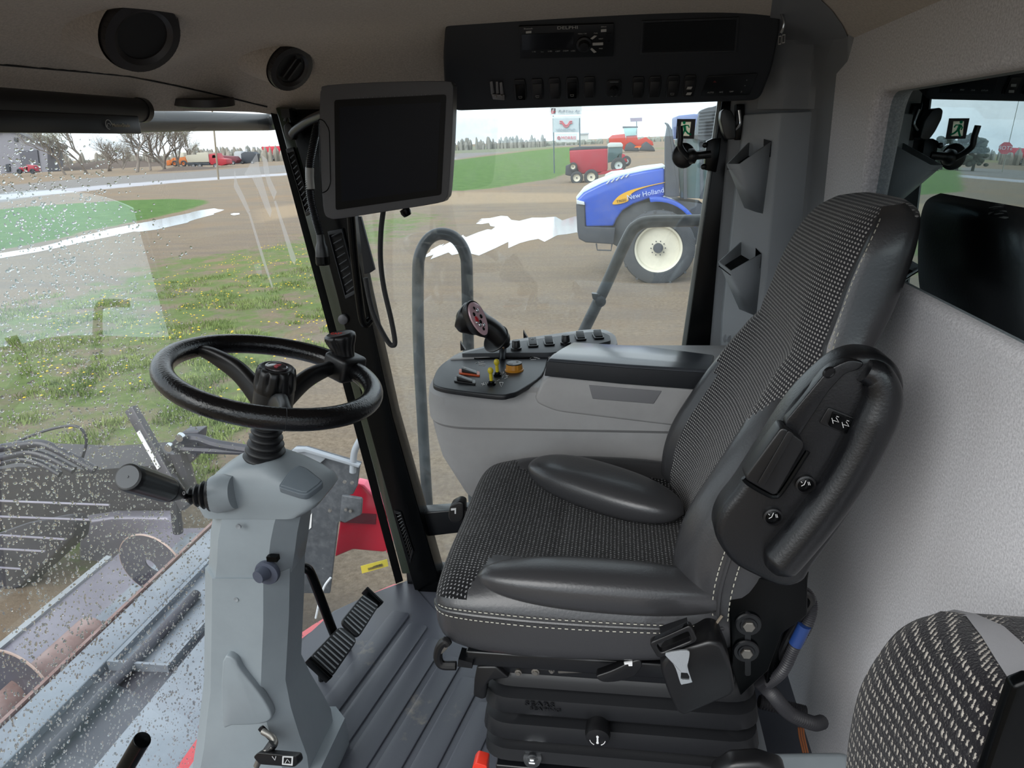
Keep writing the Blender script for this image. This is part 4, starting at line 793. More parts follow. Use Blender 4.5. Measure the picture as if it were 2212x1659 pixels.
for px, py, hgt in ((1075, 812, .034), (1062, 831, .034)):
    c = onp(px, py); bm = nb(); lathe(bm, [(.0095, 0), (.0095, .004), (.007, .006), (.0065, .009), (.004, .010)], c, (0, 0, 1), 20); tg = obj('toggle_switch', bm, MT['gloss_black'], cs)
    tipd = Vector((-.02, -.05, 1)).normalized(); bm = nb(); lathe(bm, [(.0036, .008), (.0040, .018), (.0036, .026), (.0056, .029), (.0064, .033), (.0056, .037), (.0035, .0395), (.0005, .040)], c, tipd, 16); obj('yellow_lever', bm, MT['yellow'], tg, label='yellow lever tip')
c = onp(1111, 800); bm = nb(); X, Y_, Z_ = frame3((0, 0, 1)); S = []
for h, r, fl in ((0, .0215, 0), (.003, .0215, 0), (.004, .0195, .0), (.013, .0185, .05), (.0165, .018, .04)): S.append([c + Z_ * h + (X * math.cos(2 * PI * i / 64) + Y_ * math.sin(2 * PI * i / 64)) * (r * (1 - fl * (math.cos(14 * 2 * PI * i / 64) > .5))) for i in range(64)])
loft(bm, S); kb = obj('throttle_dial', bm, MT['amber'], cs, ang=40, label='amber fluted dial'); bm = nb(); lathe(bm, [(.0182, .0160), (.018, .0185), (.0005, .0187)], c, (0, 0, 1), 40); obj('dial_cap', bm, MT['black'], kb)
bm = nb(); tube(bm, [c + Vector((.012 * math.cos(a), .012 * math.sin(a), .0188)) for a in (3.4, 3.8, 4.2, 4.6)], .0005, 4, 2); tube(bm, [c + Vector((.007 + .003 * math.cos(a), .006 + .003 * math.sin(a), .0188)) for a in [i * .6 for i in range(10)]], .0004, 4, 1); obj('symbol', bm, mat('dim_print', '8a8a86', .6), kb)
def marks(pts_list, par, z=.0006, r=.0007, m='white'):
    bm = nb()
    for q in pts_list: tube(bm, [onp(a, b, z) for a, b in q], r, 4, 1)
    obj('symbol', bm, MT[m], par)
marks([[(1027, 785), (1036, 781), (1034, 784), (1048, 786), (1047, 789), (1034, 788), (1036, 786)], [(1038, 781), (1045, 781)], [(1145, 774), (1150, 771), (1160, 773), (1166, 775)], [(1146, 777), (1158, 776)]], pan)
marks([[(1040, 829), (1047, 831)], [(1043, 833), (1045, 826)], [(1049, 826), (1051, 832), (1054, 826)], [(1079, 826), (1087, 826), (1083, 836), (1079, 826)], [(1085, 815), (1092, 807), (1096, 815), (1090, 818)], [(1091, 812), (1098, 811)], [(1074, 822), (1079, 820)], [(1084, 804), (1088, 803), (1088, 806), (1084, 806)]], pan)
# knobs and rockers on the rear strip
def knob(px, py, z=.016):
    c = onp(px, py, z - .0); bm = nb(); lathe(bm, [(.0135, -.003), (.0135, .0015), (.0105, .003), (.010, .018), (.0085, .020), (.0005, .0202)], c, (0, 0, 1), 24); obj('rotary_knob', bm, MT['black'], cs)
knob(1115, 752); knob(1222, 740)
ux = Vector((1, .18, 0)).normalized() * .013; vy = Vector((-.18, 1, 0)).normalized() * .026
for i, (px, py) in enumerate(((1151, 744), (1186, 741), (1254, 730), (1292, 727))): rocker(px, py, -vy, ux, MT['black'], cs, .013, sym=(i == 0), m2=MT['gloss_black'] if i else MT['black'])
# small clips on the outer edge of the console
for px, py in ((995, 752), (1131, 728)):
    bm = nb(); prism(bm, VP([(px - 1, py - 14), (px + 2, py - 8), (px + 10, py + 4), (px, py + 6)], Y=1.84), (0, .012, 0)); obj('edge_clip', bm, MT['black'], cs)
# multifunction lever
jy = 1.575; c0 = onp(1085, 774)
bm = nb(); tube(bm, [c0, V(1086, 752, Y=jy - .01), V(1082, 740, Y=jy - .01)], .0085, 16, 3); jl = empty('control_lever', c0, parent=cs); obj('chrome_shaft', bm, MT['chrome'], jl, label='bright metal shaft')
hp = [V(1092, 748, Y=jy - .005), V(1083, 733, Y=jy - .01), V(1066, 715, Y=jy - .015), V(1046, 703, Y=jy - .02), V(1026, 694, Y=jy - .025), V(1008, 686, Y=jy - .03), V(995, 680, Y=jy - .03), V(988, 677, Y=jy - .03)]
RR = [(.012, .012), (.0215, .021), (.0235, .022), (.025, .024), (.032, .030), (.036, .033), (.030, .029), (.008, .008)]
P = smooth_path(hp, 5); S = []; X = None; RT2 = []
for i in range(len(P)):
    t_ = i / (len(P) - 1) * 7; k = min(int(t_), 6); f = t_ - k; f2 = f * f * (3 - 2 * f); ra = RR[k][0] * (1 - f2) + RR[k + 1][0] * f2; rb = RR[k][1] * (1 - f2) + RR[k + 1][1] * f2
    tg_ = (P[min(i + 1, len(P) - 1)] - P[max(i - 1, 0)]).normalized()
    X = frame3(tg_, (0, 1, 0))[0] if X is None else (X - tg_ * X.dot(tg_)).normalized(); Yv = tg_.cross(X); S.append([P[i] + X * (ra * sgnp(math.cos(2 * PI * j / 28), .85)) + Yv * (rb * sgnp(math.sin(2 * PI * j / 28), .85)) for j in range(28)])
bm = nb(); loft(bm, S); obj('lever_grip', bm, MT['black'], jl, ang=60)
cc = V(1070, 731, Y=jy - .008); an = (V(1010, 686, Y=jy - .03) - V(1088, 742, Y=jy)).normalized() + Vector((0, -.55, .3)); bm = nb(); lathe(bm, [(.010, -.004), (.030, -.003), (.0345, .0), (.035, .003), (.033, .004), (.024, .0015)], cc - an.normalized() * .004, an, 40); obj('lever_collar', bm, MT['black'], jl)
fn = Vector((.80, -.58, .30)).normalized(); fc = V(1033, 689, Y=jy - .058); fa = (V(1052, 724, Y=jy - .058) - V(1013, 652, Y=jy - .058)); fl_ = fa.length / 2; fa.normalize(); fa = (fa - fn * fa.dot(fn)).normalized(); fb = fn.cross(fa)
bm = nb(); S = [[fc + fn * h + fa * (fl_ * k * math.cos(t_)) + fb * (.0225 * k * math.sin(t_) * (1 - .15 * math.cos(t_))) for t_ in [2 * PI * i / 36 for i in range(36)]] for h, k in ((-.030, .8), (-.012, 1.0), (-.003, 1.06), (0, 1.04))]; loft(bm, S); fp = obj('face_bezel', bm, MT['black'], jl)
bm = nb(); S = [[fc + fn * h + fa * (fl_ * k * math.cos(t_)) + fb * (.0225 * k * math.sin(t_) * (1 - .15 * math.cos(t_))) for t_ in [2 * PI * i / 36 for i in range(36)]] for h, k in ((0, .95), (.002, .94), (.0035, .88))]; loft(bm, S); obj('face_plate', bm, mat('satin_pink_plate', 'dcb8c0', .25, .25), jl, label='shiny pinkish button plate')
R.seed(3)
for i, (u_, v_, r_, mm) in enumerate(((-.62, .0, .004, 'gloss_black'), (-.42, .25, .0055, 'chrome'), (-.35, -.35, .005, 'gloss_black'), (-.05, -.3, .008, 'red'), (-.05, .35, .0055, 'gloss_black'), (.18, .0, .005, 'gloss_black'), (.30, -.25, .0055, 'chrome'), (.42, .2, .005, 'chrome'), (.58, -.05, .0045, 'gloss_black'), (.1, -.5, .004, 'chrome'))):
    bm = nb(); c = fc + fn * .003 + fa * (fl_ * u_) + fb * (.0225 * v_); ball(bm, c, (r_, r_ * .7, .003), 12, 8, (fa, fb, fn)); obj('thumb_button', bm, MT[mm], jl)

# ================= MONITOR =================
mo = empty('display_monitor', V(830, 470, Y=1.60), 'grey-framed dark touchscreen monitor hanging beside the right front pillar', 'monitor')
MP, MN = V(830, 320, Y=1.55), Vector((.10, -1, -.06))
def mq(pts, off=0): return [VPl(a, b, MP + MN.normalized() * off, MN) for a, b in pts]
MO = [(691, 215), (694, 194), (708, 184), (830, 177), (960, 175), (976, 182), (979, 200), (976, 300), (969, 410), (962, 430), (945, 439), (840, 456), (735, 472), (712, 471), (700, 458), (695, 400), (690, 300)]
bm = nb(); P = smooth_path(mq(MO), 3, True); prism(bm, P, (0, .038, 0)); obj('housing', bm, MT['bezel'], mo, bev=.009, seg=4)
bm = nb(); P = round_poly(mq([(722, 216), (964, 204), (953, 421), (725, 454)], .002), .006, 4); prism(bm, P, (0, .004, 0)); bz = obj('screen_border', bm, mat('border_black', '040405', .35, spec=.15), mo)
bm = nb(); prism(bm, mq([(733, 231), (952, 221), (943, 409), (737, 436)], .0025), (0, .001, 0)); obj('screen', bm, MT['screen'], mo)
bm = nb(); P = round_poly(mq([(688, 256), (700, 261), (711, 280), (714, 395), (707, 412), (694, 418)], .0008), .006, 3); tube(bm, P, .0010, 5, 1, closed=True); obj('side_flap', bm, MT['gloss_black'], mo)
for i in range(18):
    a = VPl(766 + i * 9.6, 212 - i * .45, MP + MN.normalized() * .0035, MN); bm = nb(); ball(bm, a, .0009, 6, 4); obj('indicator_dot', bm, mat_ped, mo)
bm = nb(); lathe(bm, [(.011, -.004), (.012, .004), (.009, .012)], V(875, 455, Y=1.57), (.4, .2, -1), 20); obj('brightness_knob', bm, MT['gloss_black'], mo)
bm = nb(); tube(bm, [V(632, 290, Y=1.78), V(640, 280, Y=1.76), V(665, 262, Y=1.70), V(700, 246, Y=1.60)], .0105, 14); obj('support_arm', bm, MT['black'], mo)
bm = nb(); tube(bm, VP([(828, 455), (823, 500), (822, 560), (829, 620), (845, 690), (853, 735), (850, 746), (838, 738), (812, 690), (799, 650), (790, 600)], Y=1.62), .0062, 12); obj('data_cable', bm, MT['sleeve'], label='black braided cable looping below the monitor', cat='cable')
# gooseneck lamp/hose on the pillar
gn = empty('gooseneck_lamp', V(695, 560, Y=1.72), 'ribbed gooseneck with capped end hanging along the right front pillar', 'lamp')
obj('gooseneck', conduit([V(686, 268, Y=1.72), V(677, 310, Y=1.72), V(669, 360, Y=1.72), V(670, 420, Y=1.72), V(681, 470, Y=1.72), V(692, 508, Y=1.72)], .0095, 26), mat('ribbed_metal_dark', '202124', .3, .3), gn)
bm = nb(); tube(bm, [V(669, 362, Y=1.72), V(669, 385, Y=1.72), V(671, 408, Y=1.72)], .0106, 14, 3); obj('clear_label', bm, mat('pale_label', '8b8b88', .25), gn)
bm = nb(); a, b = V(692, 506, Y=1.72), V(698, 572, Y=1.72); L_ = (b - a).length; lathe(bm, [(.010, 0), (.011, L_ * .28), (.015, L_ * .42), (.0165, L_ * .6), (.017, L_ * .72)], a, b - a, 24); obj('lamp_body', bm, MT['black'], gn)
bm = nb(); lathe(bm, [(.0175, L_ * .72), (.0178, L_ * .95), (.0165, L_), (.001, L_)], a, b - a, 20); obj('lamp_cap', bm, MT['gloss_black'], gn, smooth=True, ang=15)
# monitor mounting poles and flat plate beside the pillar
bm = nb(); tube(bm, [V(757, 455, Y=1.70), V(766, 560, Y=1.72), V(781, 680, Y=1.74), V(790, 700, Y=1.75), V(800, 690, Y=1.76)], .0105, 14); pl_ = obj('mounting_pole', bm, MT['gloss_black'], label='glossy black bent pole standing along the right front pillar', cat='pole')
bm = nb(); prism(bm, VP([(772, 468), (779, 468), (809, 583), (800, 589), (787, 592)], Y=1.80), (0, .012, 0)); obj('side_plate', bm, MT['panel'], label='narrow dark plate on the door side of the right front pillar', cat='plate', bev=.002)
# pillar air grilles
def grille(label, O, n, d0, d1, Yp, mm, grp='air grilles on the right front pillar'):
    e_ = empty('air_grille', V(*O[0], Y=Yp), label, 'air vent', grp); P = VP(O, Y=Yp); bm = nb(); c = sum(P, Vector()) / 4; plate_frame(bm, [lerp(p, c, .0) + ((c - p).normalized() * .010) for p in P], P, (0, .012, 0)); obj('frame', bm, mm, e_, bev=.0015)
    bm = nb(); prism(bm, [lerp(p, c, .08) + Vector((0, .008, 0)) for p in P], (0, .002, 0)); obj('duct', bm, mat('duct_black', '030303', .8) if 'duct_black' not in bpy.data.materials else bpy.data.materials['duct_black'], e_)
    for i in range(n):
        t_ = (i + .8) / (n + .6); a = lerp(P[0], P[3], t_); b = lerp(P[1], P[2], t_); bm = nb(); tube(bm, [lerp(a, b, .2) + Vector((0, .002, 0)), lerp(a, b, .8) + Vector((0, .002, .006))], .0022, 6, 1); obj('slat', bm, mm, e_)
grille('slim slatted air grille at the top of the right front pillar', [(617, 322), (633, 318), (674, 460), (661, 467)], 12, 0, 0, 1.795, MT['satin'])
grille('wide dark air grille halfway down the right front pillar', [(707, 500), (738, 494), (774, 632), (746, 646)], 9, 0, 0, 1.785, MT['panel'])
grille('narrow air grille near the foot of the right front pillar', [(851, 1103), (866, 1107), (893, 1192), (886, 1216)], 14, 0, 0, 1.795, MT['satin'])
bm = nb(); prism(bm, round_poly(VP([(612, 272), (622, 262), (632, 275), (634, 300), (626, 304), (615, 292)], Y=1.79), .006, 4), (0, .02, 0)); obj('pillar_button', bm, MT['black'], label='oval black button at the top of the right front pillar', cat='button', bev=.004)
bm = nb(); lathe(bm, [(.014, .004), (.0135, -.003), (.009, -.006), (.0005, -.0065)], V(741, 690, Y=1.795), (0, 1, 0), 20); obj('pillar_plug', bm, MT['bezel'], label='round grey cap on the right front pillar behind the spinner knob', cat='plug')
bm = nb(); box(bm, V(620, 245, Y=1.78), (.022, .02, .02)); cyl(bm, V(619, 250, Y=1.78), V(616, 262, Y=1.78), .004); obj('sensor_socket', bm, MT['black'], label='small black socket where the right front pillar meets the headliner', cat='socket')
# yellow warning sticker on the windshield's lower corner, and the blurred serial print above it
st = [V(779, 1223, Y=1.86), V(836, 1208, Y=1.86), V(839, 1223, Y=1.86), V(782, 1239, Y=1.86)]
bm = nb(); prism(bm, st, (0, .001, 0)); sk = obj('warning_sticker', bm, mat('sticker_yellow', 'd9cf4a', .5), label='small yellow printed sticker low on the windshield beside the pillar', cat='sticker')
text('lettering', 'IIIIIIIIIIIIIIIIII', sum(st, Vector()) / 4 + Vector((.003, -.0015, -.003)), st[2] - st[3], UP, .012, MT['black'], sk, ext=.0003)
text('lettering', 'WARNING', sum(st, Vector()) / 4 + Vector((.012, -.0015, .0045)), st[2] - st[3], UP, .007, MT['black'], sk, ext=.0003)

# ================= CEILING VENTS =================
MT['vent'] = mat('vent_dark_plastic', '221f20', .45, bump=(900, .1)); MT['vent_in'] = mat('vent_inside', '0a0909', .6)
def ceil_vent(label, c, n, r, slats):
    n = Vector(n).normalized(); X, Y, Z = frame3(n); e_ = empty('ceiling_vent', c, label, 'air vent', 'round air vents in the headliner'); c = Vector(c)
    bm = nb(); lathe(bm, [(r * 1.9, -.14), (r * 1.45, -.07), (r * 1.15, -.03), (r * 1.09, -.004)], c, n, 48, cap=False); obj('felt_collar', bm, MT['headliner'], e_, ang=180)
    bm = nb(); lathe(bm, [(r * 1.02, -.03), (r * 1.04, 0), (r, .008), (r * .78, .010), (r * .66, .004), (r * .62, -.01)], c, n, 64, cap=False)
    for i in range(40):
        a = 2 * PI * i / 40; cyl(bm, c + (X * math.cos(a) + Y * math.sin(a)) * (r * 1.02) + Z * .001, c + (X * math.cos(a) + Y * math.sin(a)) * (r * .99) + Z * .008, .0012, n=4)
    obj('ring', bm, MT['vent'], e_)
    bm = nb(); lathe(bm, [(r * .66, .001), (r * .6, -.004), (.0005, -.006)], c, n, 40); obj('vent_disc', bm, MT['vent_in'], e_)
    for s in slats:
        bm = nb(); h = math.sqrt(max(.01, 1 - s * s)) * r * .6; a = Vector((.35, .25, .9)); a = (a - Z * a.dot(Z)).normalized(); b = Z.cross(a); q = c + b * (s * r * .6)
        loft(bm, [[q - a * h * k + Z * (-.002) + b * .002 * g1 for g1 in (-1, 1)] + [q - a * h * k * .8 + Z * .008 + b * .002 * g1 for g1 in (1, -1)] for k in (-1, 0, 1)]); obj('slat', bm, MT['vent'], e_)
ceil_vent('largest round air vent in the headliner, near the top left', v1 + (V(306, 76, D=1) - V(306, 82, D=1)) * 1.4 - ray(306, 76).normalized() * .17, (.68, -.35, -.62), .066, ())
ceil_vent('round slatted air vent in the headliner left of the monitor', v2 - ray(627, 142).normalized() * .09, (.68, -.42, -.60), .052, (-.25, .25))
bm = nb(); lathe(bm, [(.07, .012), (.070, -.004), (.060, -.008), (.001, -.009)], v3 + Vector((0, 0, .0)), (.10, -.12, 1), 40); v3o = obj('ceiling_vent', bm, MT['vent'], label='flat round vent at the windshield edge of the headliner', cat='air vent', group='round air vents in the headliner')

# ================= ROLLER SUN SHADE =================
rs = empty('roller_sunshade', (-1.05, 1.0, 1.35), 'black roller sun shade across the top of the windshield', 'sun shade')
e0 = V(306, 238, X=-1.045); bm = nb(); cyl(bm, e0, e0 + Vector((0, -1.1, .0)), .024); obj('roller_tube', bm, MT['black_soft'], rs)
bm = nb(); cyl(bm, e0 + Vector((0, -.01, 0)), e0 + Vector((0, .006, 0)), .026); obj('end_cap', bm, MT['black'], rs)
b0 = V(298, 270, X=-1.03); bm = nb(); box(bm, b0 + Vector((0, -.55, 0)), (.010, 1.1, .036)); bar = obj('pull_bar', bm, MT['satin'], rs, bev=.002)
bm = nb(); box(bm, b0 + Vector((-.005, -.55, .025)), (.001, 1.08, .03)); obj('shade_mesh', bm, mat('shade_mesh', '1a1a1c', .8), rs)
lb_ = V(262, 271, X=-1.0235); text('lettering', 'MotionShade', lb_, (0, 1, 0), (0, 0, 1), .0105, mat('dim_gold_print', 'b8b09a', .5), bar, ext=.0002)
bm = nb(); c = V(235, 269, X=-1.0235); tube(bm, [c + Vector((0, .009 * math.cos(a), .009 * math.sin(a))) for a in [i * .6 for i in range(9)]], .0007, 4, 2); tube(bm, [c + Vector((0, .005 * math.cos(a), .004 * math.sin(a) - .002)) for a in [i * .6 for i in range(7)]], .0006, 4, 2); obj('emblem', bm, mat('dim_print_grey', 'b8b8b4', .5), bar)

# ================= OVERHEAD PANEL =================
OP, ON = Vector((0, 1.70, 1.37)), Vector((0, -.17, -.13)).normalized()
def oq(pts, off=0): return [VPl(a, b, OP + ON * off, ON) for a, b in pts]
op = empty('overhead_panel', (-.03, 1.65, 1.37), 'dark slate overhead switch panel above the right door glass', 'control panel')
bm = nb(); O = oq([(960, 205), (956, 120), (961, 55), (985, 37), (1120, 20), (1400, 11), (1640, 8), (1688, 12), (1686, 60), (1668, 150), (1641, 218), (1300, 230), (1030, 239), (978, 241)])
prism(bm, round_poly(O, .02, 5), (0, .17, .06)); pnl = obj('panel_body', bm, MT['panel'], op, bev=.007, seg=4)
bm = nb(); prism(bm, round_poly(oq([(1393, 50), (1590, 43), (1584, 106), (1389, 110)], .001), .003, 3), ON * .0006); obj('screen_recess', bm, mat('deep_black', '010101', .35), op)
bm = nb(); plate_frame(bm, oq([(1391, 48), (1592, 41), (1586, 108), (1387, 112)], 0), oq([(1386, 44), (1598, 36), (1592, 112), (1382, 117)], 0), ON * .0025); obj('screen_frame', bm, MT['panel'], op, bev=.001)
oX = (VPl(1300, 190, OP, ON) - VPl(1100, 194, OP, ON)).normalized(); oY = ON.cross(oX); oY = oY if oY.z > 0 else -oY
def sw(px, py, kind):
    c = VPl(px, py, OP, ON); bm = nb(); hw, hh = (.0135, .025)
    P = [c + oX * (a * hw) + oY * (b * hh) for a, b in ((-.85, -1), (.85, -1), (1, -.4), (1, .6), (.8, 1), (-.8, 1), (-1, .6), (-1, -.4))]; prism(bm, [p + ON * -.002 for p in P], ON * .005); r = obj('rocker_switch', bm, MT['black'], op, bev=.0015)
    bm = nb(); q = c + ON * .003 - oY * .003; a, b = oX * .0098, oY * .017; A = [q - a - b, q + a - b, q + a + b, q - a + b]; loft(bm, [A, [A[0] + ON * .007, A[1] + ON * .007, A[2] + ON * .001, A[3] + ON * .001]]); obj('rocker', bm, MT['black'] if kind != 's' else MT['gloss_black'], r, bev=.0015)
    bm = nb(); s = q + ON * .0062 - oY * .009; 
    if kind == 'l': 
        for d in (.0, .011): prism(bm, [s + oY * d + oX * a_ + oY * b_ + ON * (.002 - d * .35) for a_, b_ in ((-.006, -.003), (.004, -.003), (.006, .003), (-.004, .003))], ON * .0004)
        obj('symbol', bm, MT['dimp'], r)
    elif kind in 'st': tube(bm, [s + oX * a_ + oY * b_ + ON * .0018 for a_, b_ in ((-.004, .002), (.004, .002), (.003, -.002), (-.003, -.002))], .0004, 4, 1, closed=True); obj('symbol', bm, MT['dimp'], r)
    else: bm.free()
for px, k in ((1124, 's'), (1161, 't'), (1198, 'n'), (1236, 's'), (1273, 'n')): sw(px, 193 - (px - 1124) * .035, k)
for px, k in ((1378, 'n'), (1414, 'n'), (1453, 't'), (1489, 'l')): sw(px, 188 - (px - 1378) * .03, k)
c = VPl(1326, 190, OP, ON); bm = nb(); P = [c + oX * (a * .016) + oY * (b * .020) for a, b in ((-.8, -1), (.8, -1), (1, -.6), (1, .8), (.7, 1), (-.7, 1), (-1, .8), (-1, -.6))]; prism(bm, P, ON * .003); r_ = obj('rotary_switch', bm, MT['black'], op, bev=.001)
bm = nb(); lathe(bm, [(.010, .003), (.009, .012), (.0005, .0125)], c - oY * .002, ON, 20); box(bm, c - oY * .002 + ON * .014, (.004, .018, .006), (oX, oY, ON)); obj('pointer_knob', bm, MT['black'], r_, ang=40)
bm = nb(); tube(bm, [c - oY * .017 + oX * x_ - oY * (.002 * (1 - (x_ / .006) ** 2)) + ON * .0033 for x_ in (-.006, -.003, 0, .003, .006)], .0005, 4, 1); prism(bm, [c + oY * .0155 + oX * x_ + ON * .003 + oY * y_ for x_, y_ in ((-.009, 0), (.009, 0), (.009, .0012), (-.009, .0012))], ON * .0003); obj('symbol', bm, mat_ped, r_)
bm = nb(); prism(bm, round_poly(oq([(1527, 164), (1637, 157), (1619, 204), (1512, 208)], .0), .004, 3), ON * .0025); ac = obj('climate_panel', bm, mat('climate_black', '050506', .3), op, bev=.001)
for s_, px, py in (('AUTO', 1535, 200), ('A/C', 1558, 199), ('OFF', 1580, 198), ('}-', 1602, 198), ('*', 1613, 174), ('*', 1609, 186)): text('lettering', s_, VPl(px, py, OP + ON * .0030, ON), oX, oY, .0048, MT['dimp'], ac, ext=.0002)
bm = nb(); prism(bm, [VPl(a, b, OP + ON * .0028, ON) for a, b in ((1540, 178), (1544, 174), (1548, 178))], ON * .0003); obj('red_arrow', bm, mat('dim_red', '5a1512', .5), ac)
# radio
rd = empty('car_radio', VPl(1225, 118, OP, ON), 'black car radio set into the left part of the overhead panel', 'radio')
bm = nb(); prism(bm, round_poly(oq([(1121, 51), (1327, 45), (1325, 116), (1124, 121)], -.006), .003, 3), ON * .011); obj('radio_face', bm, mat('radio_black', '070708', .35), rd, bev=.002)
RO = OP + ON * .0055
def rq(pts, off=0): return [VPl(a, b, RO + ON * off, ON) for a, b in pts]
bm = nb(); prism(bm, rq([(1127, 74), (1240, 70), (1238, 104), (1128, 108)]), ON * .0006); obj('radio_display', bm, mat('radio_glass', '06060a', .06, coat=1), rd)
bm = nb(); lathe(bm, [(.0165, 0), (.016, .004), (.012, .005), (.009, .012), (.0005, .0125)], rq([(1262, 95)])[0], ON, 32); obj('volume_knob', bm, MT['black'], rd)
for q in ([(1275, 83), (1284, 76), (1290, 77), (1280, 85)], [(1280, 92), (1303, 91), (1303, 97), (1280, 98)], [(1273, 104), (1279, 103), (1289, 112), (1283, 114)], [(1298, 63), (1310, 62), (1310, 68), (1298, 69)], [(1136, 67), (1148, 66), (1148, 71), (1136, 72)]):
    bm = nb(); prism(bm, rq(q, .0002), ON * .0012); obj('radio_button', bm, MT['dimp'], rd, bev=.0004)
bm = nb(); plate_frame(bm, rq([(1312, 75), (1317, 75), (1317, 89), (1312, 89)]), rq([(1309, 72), (1321, 71), (1321, 92), (1309, 93)]), ON * .001); obj('usb_port', bm, MT['satin'], rd)
text('lettering', 'DELPHI', rq([(1226, 60)], .001)[0], oX, oY, .0088, MT['dimp'], rd, ext=.0002, sx=1.5)
for s_, px, py, z_ in (('Bluetooth', 1141, 62, .0045), ('SIRIUS', 1304, 58, .004), ('MENU / OK', 1258, 73, .0035), ('PWR', 1287, 72, .0035), ('SCAN', 1292, 94.5, .0042), ('NEXT', 1298, 84, .0036), ('PREV', 1298, 105, .0036), ('1 >II', 1153, 112, .004), ('2 x', 1171, 112, .004), ('3 iPD', 1188, 111, .004), ('4 RPT', 1205, 111, .004), ('5 RDM', 1222, 110, .004), ('6 ESC', 1238, 110, .004)):
    text('lettering', s_, rq([(px, py)], .0012)[0], oX, oY, z_, MT['dimp'] if s_ != 'SCAN' else MT['black'], rd, ext=.0001)
# spring clip on the panel
ck = empty('spring_clip', VPl(1075, 212, OP, ON), 'three-pronged bare metal clip at the left end of the overhead panel', 'clip')
MT['clip'] = mat('clip_metal', '8d8985', .35, .85)
for q in ([(1058, 176), (1064, 175), (1068, 200), (1061, 203)], [(1071, 176), (1076, 176), (1078, 201), (1072, 202)], [(1079, 178), (1085, 177), (1088, 203), (1081, 203)]):
    bm = nb(); prism(bm, [VPl(a, b, OP + ON * .004, ON) for a, b in q], ON * .0015); obj('prong', bm, MT['clip'], ck, bev=.0005)
bm = nb(); prism(bm, [VPl(a, b, OP + ON * .003, ON) for a, b in ((1062, 202), (1090, 204), (1090, 215), (1065, 213))], ON * .003); obj('clip_base', bm, MT['clip'], ck, bev=.0006)
for px in (1071, 1084): bm = nb(); lathe(bm, [(.0032, 0), (.003, .002), (.0005, .0024)], VPl(px, 208, OP + ON * .006, ON), ON, 12); obj('screw', bm, MT['steel'], ck)
# coat hook and reflective squares beside the panel, round speaker/button on the pillar
c = V(1785, 182, Y=1.70); bm = nb(); lathe(bm, [(.0125, .01), (.0125, -.003), (.010, -.004), (.009, -.001), (.0005, -.0005)], V(1785, 182, Y=1.745), (-.35, 1, 0), 28); obj('pillar_socket', bm, MT['black'], label='round black power socket high on the rear pillar cover', cat='socket')
bm = nb(); tube(bm, [V(1688, 28, Y=1.56), V(1694, 45, Y=1.55), V(1691, 62, Y=1.55), V(1686, 72, Y=1.55)], .003, 10); obj('coat_hook', bm, MT['chrome'], label='thin bright coat hook at the top right end of the overhead panel', cat='hook')

# ================= REAR PILLAR STORAGE PANEL =================
sp_ = empty('storage_panel', (.34, 1.77, .75), 'grey pillar storage panel with two angular pockets behind the door', 'storage panel')
bm = nb(); MT['panel_grey'] = mat('pocket_panel_grey', '9ba0a4', .45, bump=(800, .3, .001))
S = []
for (l, m_, r, z) in ((( 1607, 262), (1680, 243), (1757, 241), 1.33), ((1598, 340), (1672, 330), (1751, 330), 1.2), ((1575, 560), (1655, 540), (1728, 540), 1.0), ((1560, 700), (1640, 690), (1716, 690), .85), ((1556, 790), (1632, 790), (1704, 790), .75)):
    a, b, c = V(*l, Y=1.79), V(*m_, Y=1.745), V(*r, Y=1.757); z = b.z; S.append([Vector((a.x, a.y, z)), lerp(Vector((a.x, a.y, z)), Vector((b.x, b.y, z)), .86), Vector((b.x + .006, b.y - .001, z)), Vector((c.x, c.y, z)), Vector((c.x, 1.84, z)), Vector((a.x, 1.84, z))])
loft(bm, S); obj('panel_skin', bm, MT['panel_grey'], sp_, bev=.004, ang=25)
def pocket(tl, tr, fr, fl, bl, br, Yb=1.768, Yf=1.69):
    P = dict(tl=V(*tl, Y=1.788), tr=V(*tr, Y=1.748), fr=V(*fr, Y=Yf), fl=V(*fl, Y=Yf + .004), bl=V(*bl, Y=1.775), br=V(*br, Y=1.756)); bm = nb(); v = {k: bm.verts.new(p) for k, p in P.items()}
    bm.faces.new((v['fl'], v['fr'], v['br'], v['bl'])); bm.faces.new((v['fr'], v['tr'], v['br'])); bm.faces.new((v['tl'], v['fl'], v['bl']))
    bmesh.ops.recalc_face_normals(bm, faces=bm.faces); o = obj('pocket', bm, MT['panel_grey'], sp_, ang=20, recalc=False); md = o.modifiers.new('wall', 'SOLIDIFY'); md.thickness = .0035; md.offset = 0
    bm = nb(); c = lambda k, dz=0, dy=0: P[k] + Vector((0, dy, dz)); bm.faces.new([bm.verts.new(q) for q in (c('fl', -.012, .006), c('fr', -.012, .006), c('tr', -.03, .0), c('tl', -.03, -.0))]); a_, b_, c2, d2 = c('tl', .012), c('tr', .0), c('tr', -.034), c('tl', -.034)
    bm.faces.new([bm.verts.new(q + Vector((.0, -.003, 0))) for q in (a_, b_, c2, d2)]); obj('pocket_inside', bm, MT['gloss_black'], o)
pocket((1622, 304), (1666, 305), (1598, 354), (1571, 354), (1609, 448), (1649, 463)); pocket((1606, 518), (1644, 548), (1579, 585), (1553, 565), (1600, 672), (1638, 690))
